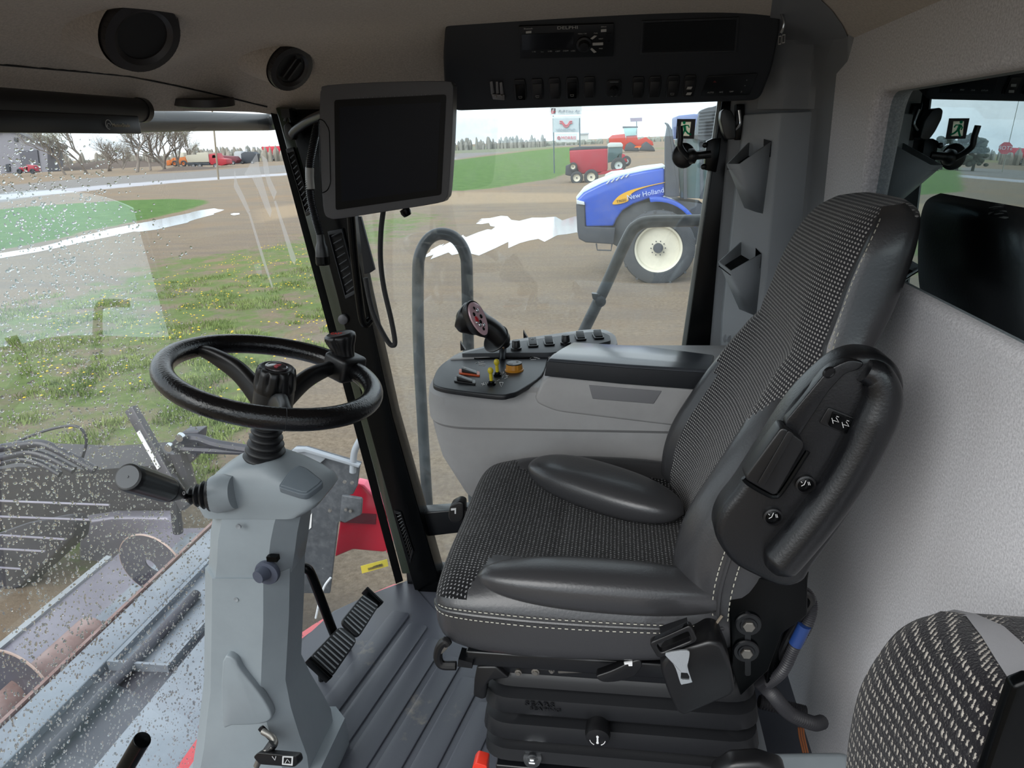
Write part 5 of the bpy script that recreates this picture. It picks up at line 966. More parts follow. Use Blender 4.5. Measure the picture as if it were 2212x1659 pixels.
# door striker, window latch, exit sticker
dk = empty('door_striker', V(1580, 300, Y=1.80), 'black coat hook and striker block at the top of the rear door post', 'hook')
bm = nb(); prism(bm, round_poly(VP([(1558, 240), (1566, 234), (1580, 238), (1590, 262), (1590, 300), (1570, 302), (1562, 285), (1556, 258)], Y=1.775), .006, 4), (0, .04, 0)); obj('hook_block', bm, MT['black'], dk, bev=.005)
bm = nb(); prism(bm, VP([(1590, 225), (1609, 225), (1608, 302), (1588, 303)], Y=1.80), (0, .03, 0)); obj('striker_plate', bm, MT['gloss_black'], dk, bev=.002)
bm = nb(); tube(bm, VP([(1596, 238), (1598, 256), (1598, 268), (1590, 278), (1585, 280)], Y=1.795), .004, 10); obj('striker_pin', bm, MT['chrome'], dk)
wl = empty('window_latch', V(1540, 372, Y=1.83), 'black window latch with upright handle on the rear edge of the door glass', 'latch')
bm = nb(); ball(bm, V(1477, 336, Y=1.85), (.028, .010, .030), 24, 12); obj('latch_disc', bm, MT['black'], wl)
bm = nb(); tube(bm, [V(1490, 338, Y=1.83), V(1505, 336, Y=1.825), V(1535, 333, Y=1.825)], lambda t: .018 if t < .5 else .010, 14, 4); obj('latch_stem', bm, MT['black'], wl, ang=60)
bm = nb(); tube(bm, [V(1488, 340, Y=1.82), V(1476, 328, Y=1.81), V(1469, 314, Y=1.80), V(1470, 296, Y=1.80), V(1469, 272, Y=1.80)], .0068, 12); obj('latch_handle', bm, MT['black'], wl)
bm = nb(); prism(bm, VP([(1527, 305), (1540, 299), (1558, 298), (1553, 340), (1547, 372), (1522, 367)], Y=1.82), (0, .03, 0)); obj('latch_bracket', bm, MT['gloss_black'], wl, bev=.002)
for a in ((1523, 313), (1520, 360)): bm = nb(); ball(bm, V(*a, Y=1.82), .007); obj('bolt', bm, MT['black'], wl)
def film(name, c):
    m = bpy.data.materials.new(name); m.use_nodes = True; t = m.node_tree; t.nodes.clear(); o = t.nodes.new('ShaderNodeOutputMaterial'); mx = t.nodes.new('ShaderNodeMixShader'); mx.inputs[0].default_value = .75; d = t.nodes.new('ShaderNodeBsdfDiffuse'); l = t.nodes.new('ShaderNodeBsdfTranslucent')
    for n in (d, l): n.inputs[0].default_value = lin(c); t.links.new(n.outputs[0], mx.inputs[1 if n is d else 2])
    t.links.new(mx.outputs[0], o.inputs[0]); return m
bm = nb(); s4 = VP([(1463, 257), (1503, 257), (1499, 300), (1460, 299)], Y=1.856); plate_frame(bm, VP([(1472, 263), (1493, 263), (1489, 294), (1467, 293)], Y=1.856), s4, (0, .001, 0)); xs = obj('exit_sticker', bm, mat('sticker_dark', '2a2224', .5), label='dark emergency exit sticker with green running man on door glass', cat='sticker')
bm = nb(); bm.faces.new([bm.verts.new(p) for p in VP([(1472, 263), (1493, 263), (1489, 294), (1467, 293)], Y=1.8562)]); obj('door_field', bm, film('sticker_tan', 'cfc4aa'), xs)
bm = nb(); G = lambda q, r: tube(bm, VP(q, Y=1.8545), r, 6, 1)
ball(bm, V(1478, 265, Y=1.8545), (.0035, .0008, .0035)); G([(1478, 270), (1480, 281)], .0034); G([(1480, 281), (1486, 288), (1493, 291)], .0022); G([(1479, 281), (1476, 288), (1472, 295)], .0022); G([(1479, 271), (1487, 271), (1489, 276)], .0016); G([(1477, 272), (1473, 276), (1474, 281)], .0016); obj('running_man', bm, film('sticker_green', '55d8b8'), xs)

# small things at the picture's lower edge and pale translucent slivers on the windshield
bm = nb(); tube(bm, [V(215, 1760, Y=.8), V(262, 1675, Y=.8), V(300, 1610, Y=.8), V(309, 1596, Y=.8)], lambda t: .0140 * (1 if t < .9 else (1 - ((t - .9) / .1) ** 3 * .6)), 20, 6); obj('entry_grab_handle', bm, MT['gloss_black'], label='black rod handle with rounded end left of the steering column foot', cat='handle')
bm = nb(); prism(bm, round_poly(VP([(1020, 1658), (1028, 1648), (1052, 1655), (1050, 1700), (1018, 1700)], Y=1.0), .004, 3), (0, .03, 0)); obj('red_lever_tip', bm, MT['red_light'], label='bright orange-red lever tip on the floor left of the seat bellows', cat='lever', bev=.003)
m = bpy.data.materials.new('pale_film'); m.use_nodes = True; t = m.node_tree; t.nodes.clear(); o_ = t.nodes.new('ShaderNodeOutputMaterial'); mx = t.nodes.new('ShaderNodeMixShader'); mx.inputs[0].default_value = .38; tr = t.nodes.new('ShaderNodeBsdfTransparent'); tl = t.nodes.new('ShaderNodeBsdfTranslucent'); tl.inputs[0].default_value = (.95, .92, .92, 1)
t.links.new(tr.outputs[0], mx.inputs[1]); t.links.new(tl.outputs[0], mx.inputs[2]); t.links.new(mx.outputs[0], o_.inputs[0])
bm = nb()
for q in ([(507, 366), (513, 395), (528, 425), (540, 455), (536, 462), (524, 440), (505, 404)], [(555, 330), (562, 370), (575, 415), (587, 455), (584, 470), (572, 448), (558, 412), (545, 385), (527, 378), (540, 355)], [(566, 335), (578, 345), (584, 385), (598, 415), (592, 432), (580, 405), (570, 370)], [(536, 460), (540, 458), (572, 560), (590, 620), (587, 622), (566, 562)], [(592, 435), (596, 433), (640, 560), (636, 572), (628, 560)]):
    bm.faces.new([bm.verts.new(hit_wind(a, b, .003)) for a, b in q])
obj('pale_streaks', bm, m, label='pale translucent streaks on the windshield left of the right front pillar', cat='residue', kind='stuff', smooth=False, recalc=False)

bm = nb(); lathe(bm, [(.017, 0), (.017, -.012), (.012, -.014), (.011, -.022), (.0005, -.023)], V(1572, 728, Y=1.80), (-.3, 1, 0), 12); obj('knurled_knob', bm, MT['grey'], label='small grey knurled knob at the foot of the pillar storage panel', cat='knob', ang=20)
for dx, wd in ((0, 'left'), (10, 'right')):
    bm = nb(); c = [V(a + dx * .8, b - dx * .3, Y=1.555) for a, b in ((1682, 78), (1688, 77), (1687, 96), (1681, 97))]; m_ = sum(c, Vector()) / 4; plate_frame(bm, [lerp(p, m_, .22) for p in c], c, (0, -.001, 0)); obj('pictogram_label', bm, MT['dimp'], label=f'tiny outlined pictogram under the bright coat hook, {wd} one of the pair', cat='label', group='pictograms under the coat hook')

# ================= EXTERIOR : MACHINE PARTS OUTSIDE THE CAB =================
def PL(o, pts, k, vec, name, m, bev=0, **kw):
    bm = nb(); prism(bm, VP(pts, **k), vec); return obj(name, bm, m, o, bev=bev, **kw)
bm = nb(); tube(bm, [V(925, 1108, Y=2.12), V(918, 1000, Y=2.12), V(905, 760, Y=2.12), V(903, 600, Y=2.12), V(908, 548, Y=2.12), V(928, 515, Y=2.12), V(955, 505, Y=2.12), V(985, 516, Y=2.12), V(1005, 550, Y=2.12), V(1009, 600, Y=2.12), V(1012, 760, Y=2.12), V(1020, 1000, Y=2.12), V(1026, 1150, Y=2.12)], .0185, 16, 8); obj('grab_rail', bm, MT['rail'], label='arched dark steel grab rail outside the door glass beyond the console', cat='handrail', group='steel rails outside the door')
hr = empty('platform_rail', V(1300, 645, Y=2.16), 'sloping dark steel rail outside the door glass in front of the blue tractor wheel', 'handrail', 'steel rails outside the door')
bm = nb(); tube(bm, [V(1590, 476, Y=2.15), V(1480, 477, Y=2.15), V(1405, 479, Y=2.15), V(1376, 488, Y=2.15), V(1356, 514, Y=2.15), V(1305, 625, Y=2.15), V(1258, 722, Y=2.15), V(1200, 850, Y=2.15), V(1100, 1100, Y=2.15)], .0175, 16, 8); obj('rail_tube', bm, MT['rail'], hr)
bm = nb(); lathe(bm, [(.0165, -.01), (.0165, .012), (.012, .014), (.0005, .0142)], V(1296, 650, Y=2.13), (.2, -1, 0), 20); obj('pivot_bolt', bm, MT['rail'], hr)
bm = nb(); prism(bm, VP([(1278, 634), (1296, 636), (1290, 652), (1280, 645)], Y=2.12), (0, .02, 0)); obj('pivot_lug', bm, MT['rail'], hr)
bm = nb(); tube(bm, [V(200, 262, X=-1.36), V(420, 262, X=-1.36), V(550, 264, X=-1.36), V(590, 263, X=-1.32), V(606, 256, X=-1.26)], .030, 16, 6); obj('roof_grab_tube', bm, mat('roof_tube_black', '1d2022', .35), label='thick black tube outside the top edge of the windshield', cat='bar')

MT['slate'] = mat('wet_grey_steel', '7a8088', .35, .4, var=(3, '8b9098', .4, .7), bump=(40, .1)); MT['slate_dark'] = mat('dark_header_steel', '38373d', .42, .25, var=(2.5, '4d4a52', .4, .75)); MT['lav'] = mat('dull_lavender_deck', '75717c', .36, .3, var=(1.5, '8a8691', .4, .7))
MT['rust'] = mat('rusty_steel', '7d625c', .5, .3, var=(5, '9c8681', .4, .7)); MT['case_red'] = mat('machine_red', 'c01030', .3, coat=.5)
hd = empty('harvester_header', (-2.9, 3.5, -1.9), 'dark harvesting header with auger seen below through the windshield', 'harvester header')
def cross(pts, y0, y1, name, m, bev=0, par=hd):
    bm = nb(); prism(bm, [(x, y0, z) for x, z in pts], (0, y1 - y0, 0)); return obj(name, bm, m, par, bev=bev)
Y0, Y1 = .6, 4.35
cross([(-1.45, -1.05), (-1.75, -.98), (-2.05, -.985), (-2.05, -1.10), (-1.45, -1.25)], Y0, 2.75, 'feeder_cover', MT['slate'], .01)
cross([(-2.06, -1.02), (-2.44, -1.04), (-2.44, -1.16), (-2.06, -1.16)], Y0, 3.6, 'rear_deck', MT['slate_dark'])
cross([(-2.44, -1.0), (-2.60, -.985), (-2.62, -1.04), (-2.62, -1.6), (-2.44, -1.6)], Y0, 4.0, 'back_beam', MT['slate'], .008)
cross([(-2.61, -.978), (-2.63, -.978), (-2.63, -1.0), (-2.61, -1.0)], Y0, 4.0, 'beam_edge', MT['rust'])
bm = nb(); tube(bm, [(-2.30, Y0, -1.0), (-2.30, Y1 - 1.3, -1.0)], .028, 12, 1); obj('cross_pipe', bm, MT['slate_dark'], hd)
bm = nb()  # open tray let into the deck
ti = [(-2.40, 2.50, -.99), (-2.12, 2.50, -.99), (-2.12, 3.55, -.99), (-2.40, 3.55, -.99)]; to = [(-2.42, 2.48, -.985), (-2.10, 2.48, -.985), (-2.10, 3.57, -.985), (-2.42, 3.57, -.985)]
plate_frame(bm, ti, to, (0, 0, -.08)); box(bm, (-2.26, 3.02, -1.03), (.28, 1.04, .01)); obj('deck_tray', bm, MT['slate'], hd)
cross([(-2.62, -1.5), (-3.3, -1.62), (-3.9, -1.66), (-3.9, -1.72), (-2.62, -1.7)], Y0, 4.75, 'auger_trough', MT['lav'])
cross([(-3.32, -1.585), (-3.42, -1.585), (-3.42, -1.62), (-3.32, -1.62)], Y0, 4.6, 'deck_rib', MT['slate'])
cross([(-3.9, -1.64), (-3.94, -1.63), (-3.94, -1.70), (-3.9, -1.70)], Y0, 4.3, 'edge_strip', mat('worn_bright_edge', 'a6a8ab', .4, .6))
bm = nb(); cyl(bm, (-2.96, Y0, -1.27), (-2.96, 3.0, -1.27), .11, n=28); obj('auger_tube', bm, MT['rust'], hd)
MT['flight'] = mat('auger_flight_steel', '54525a', .4, .4)
for yc in (1.4, 2.52, 3.62):
    bm = nb(); A = []; B = []
    for i in range(41):
        a = -.3 + 2 * PI * i / 40 * .80; y = yc + .26 * i / 40 - .13; c, s = math.cos(a), math.sin(a)
        A.append(Vector((-2.98 + .10 * c, y, -1.27 + .10 * s))); B.append(Vector((-2.98 + .285 * c, y, -1.27 + .285 * s)))
    loft(bm, [A, B, [p + Vector((0, .012, 0)) for p in B], [p + Vector((0, .012, 0)) for p in A]], cap=False, closed=False, ring=True); o = obj('auger_flight', bm, MT['flight'], hd)
    bm = nb(); tube(bm, [p + Vector((0, .006, 0)) for p in B], .007, 6, 1); obj('flight_rim', bm, mat('worn_rim', 'b09a90', .35, .6) if 'worn_rim' not in bpy.data.materials else bpy.data.materials['worn_rim'], o)
# tall dark rear-side sheet and smooth lower hood at the far side of the header
bm = nb(); S = [[V(a, b, Y=4.9) for a, b in ((-120, 1030), (40, 1008), (200, 1015), (330, 1006), (352, 1012), (378, 1120), (372, 1130), (-120, 1150))]]; S.append([p + Vector((-.12, .5, -.0)) for p in S[0]]); loft(bm, S); obj('reel_shield', bm, mat('brown_black_sheet', '2e2a2e', .6, var=(2, '3a3439', .4, .7)), hd)
bm = nb(); S = [[V(a, b, Y=4.75) for a, b in ((170, 1128), (240, 1118), (360, 1118), (372, 1126), (385, 1150), (260, 1240), (170, 1240))]]; S.append([p + Vector((-.02, .14, 0)) for p in S[0]]); loft(bm, S); obj('divider_hood', bm, MT['lav'], hd, bev=.03)
bm = nb(); prism(bm, VP([(-60, 1170), (60, 1128), (150, 1110), (165, 1130), (160, 1160), (40, 1270), (-80, 1300)], Y=4.3), (-.05, .2, -.1)); obj('draper_table', bm, MT['slate_dark'], hd, bev=.02)
for i, (a, b, c, d) in enumerate(((0, 1082, 237, 1091), (0, 1116, 195, 1123), (0, 1155, 140, 1165), (0, 1185, 98, 1191), (0, 1225, 45, 1229))):
    bm = nb(); tube(bm, [V(a - 40, b - 1.6, Y=4.1), V(c, d, Y=4.1)], .009, 8, 1); obj('reel_tine_bar', bm, MT['lav'], hd)
for q, r in (([(0, 968), (40, 962), (80, 958), (110, 965), (150, 985), (205, 1015)], .035), ([(0, 990), (40, 980), (70, 978), (110, 990), (160, 1016)], .032), ([(0, 1000), (45, 992), (90, 1003), (130, 1025)], .028)):
    bm = nb(); tube(bm, VP(q, Y=4.5), r, 12, 6); obj('hydraulic_hose', bm, mat('hose_rubber_wet', '2b2933', .35) if 'hose_rubber_wet' not in bpy.data.materials else bpy.data.materials['hose_rubber_wet'], hd)
bm = nb(); tube(bm, VP([(0, 970), (60, 944), (110, 927), (150, 920), (172, 924), (184, 940), (186, 960), (178, 990)], Y=4.6), .011, 8, 6); obj('thin_hose', bm, bpy.data.materials['hose_rubber_wet'], hd)
# gauge post with a white scale and pivot arms
bm = nb(); a, b = V(283, 882, Y=4.6), V(372, 1040, Y=4.4); d_ = (b - a).normalized(); f = frame3(d_, (0, 1, 0)); loft(bm, [[p + f[0] * (sx * .045) + f[1] * (sy * .03) for sx, sy in ((-1, -1), (1, -1), (1, 1), (-1, 1))] for p in (a, lerp(a, b, .18), lerp(a, b, .2), b + (b - a) * .35)]); gpst = obj('gauge_post', bm, MT['slate_dark'], hd, bev=.008)
bm = nb(); loft(bm, [[p + f[0] * (sx * .018) + Vector((0, -.036 + sy * .003, 0)) for sx, sy in ((-1, -1), (1, -1), (1, 1), (-1, 1))] for p in (lerp(a, b, .28) + f[0] * .015, lerp(a, b, .78) + f[0] * .015)]); obj('white_scale', bm, MT['white'], gpst, label='white scale strip')
for q, r in (([(388, 948), (425, 946), (470, 960), (560, 974)], .036), ([(385, 968), (450, 972), (560, 976)], .030), ([(385, 975), (400, 1020), (415, 1080)], .06), ([(370, 975), (372, 1030), (385, 1150)], .04)):
    bm = nb(); tube(bm, VP(q, Y=4.5), r, 8, 5); obj('pivot_arm', bm, MT['slate_dark'], hd)
for a in ((392, 943), (368, 965)): bm = nb(); lathe(bm, [(.035, 0), (.03, -.03), (.0005, -.031)], V(*a, Y=4.45), (0, 1, 0), 12); obj('pivot_pin', bm, MT['chrome'], hd)
PL(hd, [(368, 958), (392, 934), (430, 932), (425, 985), (400, 1010), (380, 1000)], dict(Y=4.5), (0, .12, 0), 'pivot_bracket', MT['slate_dark'], .01)
# service steps : grey sheet bracket, and red end shield
sb2 = empty('step_bracket', V(690, 1360, Y=3.1), 'scuffed dark grey sheet-metal bracket with holes beyond the steering column', 'bracket')
PL(sb2, [(610, 985), (640, 965), (663, 966), (780, 1000), (776, 1012), (771, 1050), (762, 1068), (745, 1072), (741, 1120), (730, 1130), (712, 1282), (600, 1282), (560, 1150)], dict(Y=3.3), (0, .02, 0), 'bracket_sheet', mat('scuffed_dark_sheet', '4a4d52', .55, .2, var=(20, '6a6d71', .45, .8)), .004)
PL(sb2, [(628, 988), (660, 968), (705, 984), (702, 992), (676, 1015), (655, 1010)], dict(Y=3.27), (0, .02, 0), 'top_plate', mat('light_grey_step', '90969d', .5), .004)
PL(sb2, [(622, 982), (640, 964), (663, 964), (781, 1000), (779, 1006), (662, 972), (642, 974)], dict(Y=3.26), (0, -.03, 0), 'top_flange', bpy.data.materials['light_grey_step'], .004)
PL(sb2, [(738, 1070), (780, 1077), (782, 1082), (780, 1112), (745, 1130), (733, 1125)], dict(Y=3.2), (0, .02, 0), 'hinge_plate', bpy.data.materials['scuffed_dark_sheet'], .005)
bm = nb(); tube(bm, VP([(790, 935), (777, 952), (766, 975), (763, 1000), (762, 1020)], Y=3.25), .018, 12, 6); obj('grab_loop', bm, bpy.data.materials['light_grey_step'], sb2)
for a in ((745, 1040), (761, 1042), (748, 1100), (758, 1103), (713, 1102)): bm = nb(); lathe(bm, [(.010, 0), (.009, -.01), (.0005, -.011)], V(*a, Y=3.19), (0, 1, 0), 8); obj('bolt_head', bm, MT['steel'], sb2)
bm = nb(); lathe(bm, [(.021, -.004), (.021, 0), (.0005, .0)], V(716, 1030, Y=3.295), (0, 1, 0), 20); obj('round_hole', bm, mat('pale_hole', '8d7f6f', .8), sb2)
PL(sb2, [(661, 1127), (674, 1108), (672, 1140), (655, 1155)], dict(Y=3.295), (0, .004, 0), 'label_plate', MT['white'])
bm = nb(); tube(bm, VP([(682, 1335), (690, 1300), (700, 1268), (714, 1248)], Y=3.0), .006, 8, 6); obj('cable', bm, mat('pale_cable', 'c9ccd0', .4), label='thin pale cable hanging behind the steering column foot', cat='cable')
rs_ = empty('red_shield', V(780, 1190, Y=3.6), 'bright red angular body shield outside, left of the pillar foot', 'body panel')
PL(rs_, [(722, 1205), (733, 1130), (741, 1060), (768, 1044), (785, 1049), (832, 1098), (838, 1112), (838, 1190), (828, 1194), (762, 1188)], dict(Y=3.6), (0, .05, 0), 'shield_panel', MT['case_red'], .015, )
PL(rs_, [(768, 1043), (786, 1047), (838, 1100), (843, 1116), (842, 1186), (834, 1196), (836, 1114), (830, 1100), (784, 1052)], dict(Y=3.58), (0, .07, 0), 'rolled_edge', mat('pink_edge', 'd8506a', .3, coat=.4), .004)
PL(rs_, [(735, 1120), (782, 1110), (812, 1112), (811, 1133), (735, 1128)], dict(Y=3.59), (0, .02, 0), 'dark_decal', mat('decal_maroon', '5c0f20', .5))

# ================= YARD : PUDDLES, FLOWERS =================
MT['water'] = mat('puddle_water', 'b9bdc4', .06, 0, bump=(3, .15, .01, 6), coat=1); MT['water'].node_tree.nodes['Principled BSDF'].inputs['Metallic'].default_value = .75
def puddle(label, pts, jag=.0, kk=6, seed=1):
    rr_ = random.Random(seed); P = [V(a, b, Z=-1.992) for a, b in pts]; Q = []
    for i in range(len(P)):
        a, b = P[i], P[(i + 1) % len(P)]; n_ = max(2, int((b - a).length * kk / 6))
        n_ = min(n_, 22)
        for j in range(n_): p = lerp(a, b, j / n_); r_ = jag * (p.length / 30); Q.append(p + Vector((0, rr_.uniform(-1, 1) * r_, 0)) * (j > 0))
    bm = nb(); vs = [bm.verts.new(p) for p in Q]; bm.faces.new(vs); bmesh.ops.triangulate(bm, faces=bm.faces, ngon_method='EAR_CLIP'); obj('puddle', bm, MT['water'], label=label, cat='puddle', group='puddles in the yard', smooth=False)
puddle('long thin white puddle running along the left lawn edge', [(-200, 590), (-60, 566), (0, 547), (87, 533), (171, 511), (231, 496), (318, 479), (391, 464), (434, 454), (463, 450), (485, 453), (463, 463), (425, 473), (405, 481), (338, 496), (289, 500), (174, 524), (87, 543), (0, 558), (-60, 576), (-200, 610)], .35)
puddle('tiny white puddle at the tip of the long thin puddle', [(498, 462), (505, 460), (517, 460), (518, 463), (506, 465)], .1)
puddle('broad rippled white puddle in front of the blue tractor', [(1028, 483), (1041, 472), (1096, 467), (1150, 470), (1200, 468), (1262, 466), (1275, 505), (1246, 502), (1204, 508), (1163, 516), (1123, 525), (1068, 537), (1022, 549), (976, 551), (930, 560), (918, 556), (930, 540), (960, 526), (1001, 509), (1062, 496), (1070, 490)], 1.5, 14)
R.seed(11); fl_poly = [V(a, b, Z=-2).xy for a, b in ((60, 640), (260, 580), (700, 490), (770, 520), (760, 640), (700, 720), (560, 860), (380, 900), (120, 940), (0, 830))]
def in2(p, poly):
    r = False
    for i in range(len(poly)):
        (x1, y1), (x2, y2) = poly[i], poly[i - 1]
        if (y1 > p[1]) != (y2 > p[1]) and p[0] < (x2 - x1) * (p[1] - y1) / (y2 - y1) + x1: r = not r
    return r
bm = nb(); n = 0
while n < 620:
    p = (R.uniform(-13, -3), R.uniform(7, 26))
    if not in2(p, fl_poly) or mnoise.noise(Vector((p[0] * .8, p[1] * .8, 3))) < -.02: continue
    r = R.uniform(.014, .028); c = Vector((p[0], p[1], -1.95)); vs = [bm.verts.new(c + Vector((r * math.cos(a), r * math.sin(a), 0))) for a in (0, 1.05, 2.1, 3.14, 4.2, 5.25)]; t_ = bm.verts.new(c + Vector((0, 0, r * .6)))
    for i in range(6): bm.faces.new((vs[i], vs[(i + 1) % 6], t_))
    n += 1
obj('dandelion_flowers', bm, mat('dandelion_yellow', 'd8b51e', .7), label='scattered yellow dandelions blooming in the near grass', cat='flowers', kind='stuff', smooth=False)
# grass blades of the near lawn
bm = nb(); n = 0; R.seed(5); gp_ = [V(a, b, Z=-2).xy for a, b in ((-300, 760), (-60, 680), (230, 600), (420, 560), (700, 500), (770, 520), (800, 620), (720, 740), (640, 860), (560, 1020), (200, 1120), (-200, 1150))]
while n < 11000:
    d_ = math.exp(R.uniform(math.log(5), math.log(22))); a_ = math.radians(R.uniform(-60, -12)); p = (d_ * math.sin(a_), d_ * math.cos(a_))
    if not in2(p, gp_) or mnoise.noise(Vector((p[0] * .9, p[1] * .9, 1))) + .5 * mnoise.noise(Vector((p[0] * 3, p[1] * 3, 5))) < .10: continue
    for _ in range(3):
        c = Vector((p[0] + R.gauss(0, .05), p[1] + R.gauss(0, .05), -2)); a2 = R.uniform(0, 6.28); hgt = R.uniform(.04, .11); w_ = .009; l_ = Vector((R.uniform(-.05, .05), R.uniform(-.05, .05), hgt))
        bm.faces.new([bm.verts.new(q) for q in (c + Vector((w_ * math.cos(a2), w_ * math.sin(a2), 0)), c - Vector((w_ * math.cos(a2), w_ * math.sin(a2), 0)), c + l_)])
    n += 1
obj('grass', bm, mat('grass_blades', '66793c', .8, var=(1.3, '93a060', .4, .65)), label='short green grass growing in patches on the near yard', cat='grass', kind='stuff', smooth=False, recalc=False)

# ================= VEHICLES =================
MT['tyre'] = mat('tyre_rubber_dusty', '3c4045', .85, bump=(30, .4, .01)); MT['cream'] = mat('cream_rim', 'cfccbc', .5); MT['blue'] = mat('tractor_blue', '1c4fb8', .3, coat=.5); MT['mach'] = mat('dark_machine_grey', '3a4048', .6); MT['cabglass'] = mat('tinted_cab_glass', '3d5a5e', .1, spec=.8)
MT['redm'] = mat('implement_red', '9c2438', .45); MT['redo'] = mat('tractor_orange_red', 'b5301f', .45); MT['green'] = mat('tractor_green', '1f7a3a', .4, coat=.3)
def wheel(par, c, R0, w, rimR, rm, name='wheel', lugs=22, n=48, axis=(0, 1, 0)):
    bm = nb(); c = Vector(c); pr = [(rimR, -w * .42), (rimR * 1.08, -w * .5), (R0 * .86, -w * .52), (R0 * .96, -w * .45), (R0, -w * .3), (R0, w * .3), (R0 * .96, w * .45), (R0 * .86, w * .52), (rimR, w * .42)]
    lathe(bm, pr, c, axis, n, cap=False)
    X, Y, Z = frame3(axis)
    if lugs:
        for i in range(lugs):
            a = 2 * PI * i / lugs; d = X * math.cos(a) + Y * math.sin(a); tt = Z.cross(d); box(bm, c + d * R0 * .985 + Z * (w * .22 * (1 if i % 2 else -1)), (R0 * .06, w * .5, R0 * .05), (d, Z, tt))
    t_ = obj(name, bm, MT['tyre'], par)
    bm = nb(); lathe(bm, [(rimR * 1.03, -w * .46), (rimR * .95, -w * .40), (rimR * .9, -w * .22), (rimR * .4, -w * .16), (rimR * .25, -w * .2), (.001, -w * .2)], c, axis, n, cap=False); r_ = obj('rim', bm, rm, t_)
    bm = nb(); lathe(bm, [(rimR * .22, -w * .2), (rimR * .2, -w * .36), (.001, -w * .37)], c, axis, 20); obj('hub', bm, MT['mach'], t_)
    return t_
T = empty('blue_tractor', V(1400, 607, Z=-2), 'large bright blue tractor with cream wheel parked outside the door glass', 'tractor')
YT = 17.9; tq = lambda p: VP(p, Y=YT)
hood = [(1245, 440), (1246, 431), (1262, 416), (1300, 397), (1345, 380), (1390, 370), (1436, 363), (1436, 424), (1400, 430), (1368, 441), (1345, 455), (1332, 473), (1325, 489), (1265, 490), (1262, 440)]
bm = nb(); prism(bm, tq(hood), (0, 1.5, 0)); hoo = obj('hood', bm, MT['blue'], T, bev=.06)
PL(T, [(1246, 433), (1262, 416), (1300, 397), (1345, 380), (1390, 370), (1438, 362), (1438, 357), (1385, 363), (1330, 377), (1280, 396), (1256, 411), (1244, 426)], dict(Y=YT + .05), (0, 1.4, 0), 'hood_top', mat('hood_top_sky_sheen', 'c9dde0', .3, coat=.5), .02)  # pale colour stands in for sky reflected along the hood top
PL(T, [(1244, 440), (1263, 440), (1264, 490), (1330, 492), (1326, 528), (1265, 524), (1250, 516), (1247, 500)], dict(Y=YT - .04), (0, 1.45, 0), 'front_grille', mat('grille_dark', '343a44', .6), .03)
PL(T, [(1245, 432), (1262, 436), (1263, 443), (1246, 441)], dict(Y=YT - .08), (0, .2, 0), 'headlight', mat('headlight_glass', 'c3cbd0', .2), .01)
sw_ = smooth_path(VP([(1323, 441), (1330, 430), (1342, 420), (1365, 410), (1400, 401), (1434, 394), (1434, 395), (1400, 403), (1372, 413), (1358, 425), (1357, 434), (1340, 440)], Y=YT - .03), 3, True); bm = nb(); prism(bm, sw_, (0, .03, 0)); obj('yellow_swoosh', bm, mat('swoosh_yellow', 'd5a32a', .4), hoo)
ang_ = (V(1428, 412, Y=YT) - V(1362, 426, Y=YT)); text('lettering', 'New Holland', V(1394, 419, Y=YT - .04), ang_, (0, 0, 1), .165, mat('decal_white', 'b9c6e0', .5), hoo, ext=.004)
text('lettering', 'T9050', V(1342, 434, Y=YT - .05), ang_, (0, 0, 1), .09, MT['black'], hoo, ext=.002)
for i in range(5):
    a = V(1312 + i * 10, 394 - i * 3.4, Y=YT - .03); PL(hoo, [(1309 + i * 10.5, 396 - i * 3.6), (1316 + i * 10.5, 389 - i * 3.6), (1318 + i * 10.5, 390 - i * 3.6), (1311 + i * 10.5, 398 - i * 3.6)], dict(Y=YT - .03), (0, .02, 0), 'hood_vent', bpy.data.materials['headlight_glass'])
PL(T, [(1325, 490), (1340, 460), (1375, 440), (1437, 428), (1520, 440), (1520, 520), (1440, 560), (1345, 540), (1320, 525)], dict(Y=YT + .15), (0, 1.1, 0), 'chassis', MT['mach'], .03)
arc = [V(1420 + 93 * math.cos(a) * 1.02, 520 - 93 * math.sin(a), Y=YT - .55) for a in [math.radians(d) for d in range(20, 101, 8)]]; arc2 = [V(1420 + 84 * math.cos(a) * 1.02, 520 - 84 * math.sin(a), Y=YT - .55) for a in [math.radians(d) for d in range(100, 19, -8)]]
bm = nb(); prism(bm, arc + arc2, (0, .75, 0)); obj('fender', bm, MT['blue'], T, bev=.01)
PL(T, [(1437, 300), (1442, 272), (1436, 264), (1444, 267), (1452, 280), (1456, 310), (1465, 330), (1468, 425), (1437, 425)], dict(Y=YT - .1), (0, .35, 0), 'exhaust_stack', MT['mach'], .03)
PL(T, [(1462, 300), (1500, 292), (1560, 292), (1560, 430), (1470, 428)], dict(Y=YT + .1), (0, 1.5, 0), 'cab_glass', MT['cabglass'], .02)
PL(T, [(1462, 250), (1500, 246), (1560, 250), (1560, 296), (1500, 296), (1462, 302)], dict(Y=YT), (0, 1.7, 0), 'cab_roof', mat('dusty_blue_roof', '46598f', .5), .05)
for xx in (1476, 1512): PL(T, [(xx, 296), (xx + 6, 296), (xx + 8, 430), (xx + 1, 430)], dict(Y=YT), (0, .12, 0), 'cab_post', MT['mach'])
bm = nb(); P = VP([(1503, 300), (1506, 270), (1512, 246), (1522, 235), (1540, 231), (1562, 232), (1575, 300)], Y=17.6); prism(bm, smooth_path(P, 2, True), (0, .7, 0))
for i in range(8): tube(bm, [V(1508 + i * .3, 292 - i * 7, Y=17.58), V(1565, 288 - i * 7.4, Y=17.58)], .02, 4, 1)
obj('ribbed_cover', bm, MT['tyre'], T)
cw = V(1421, 534, Y=17.3); wheel(T, cw, .855, .62, .535, MT['cream'], lugs=26)
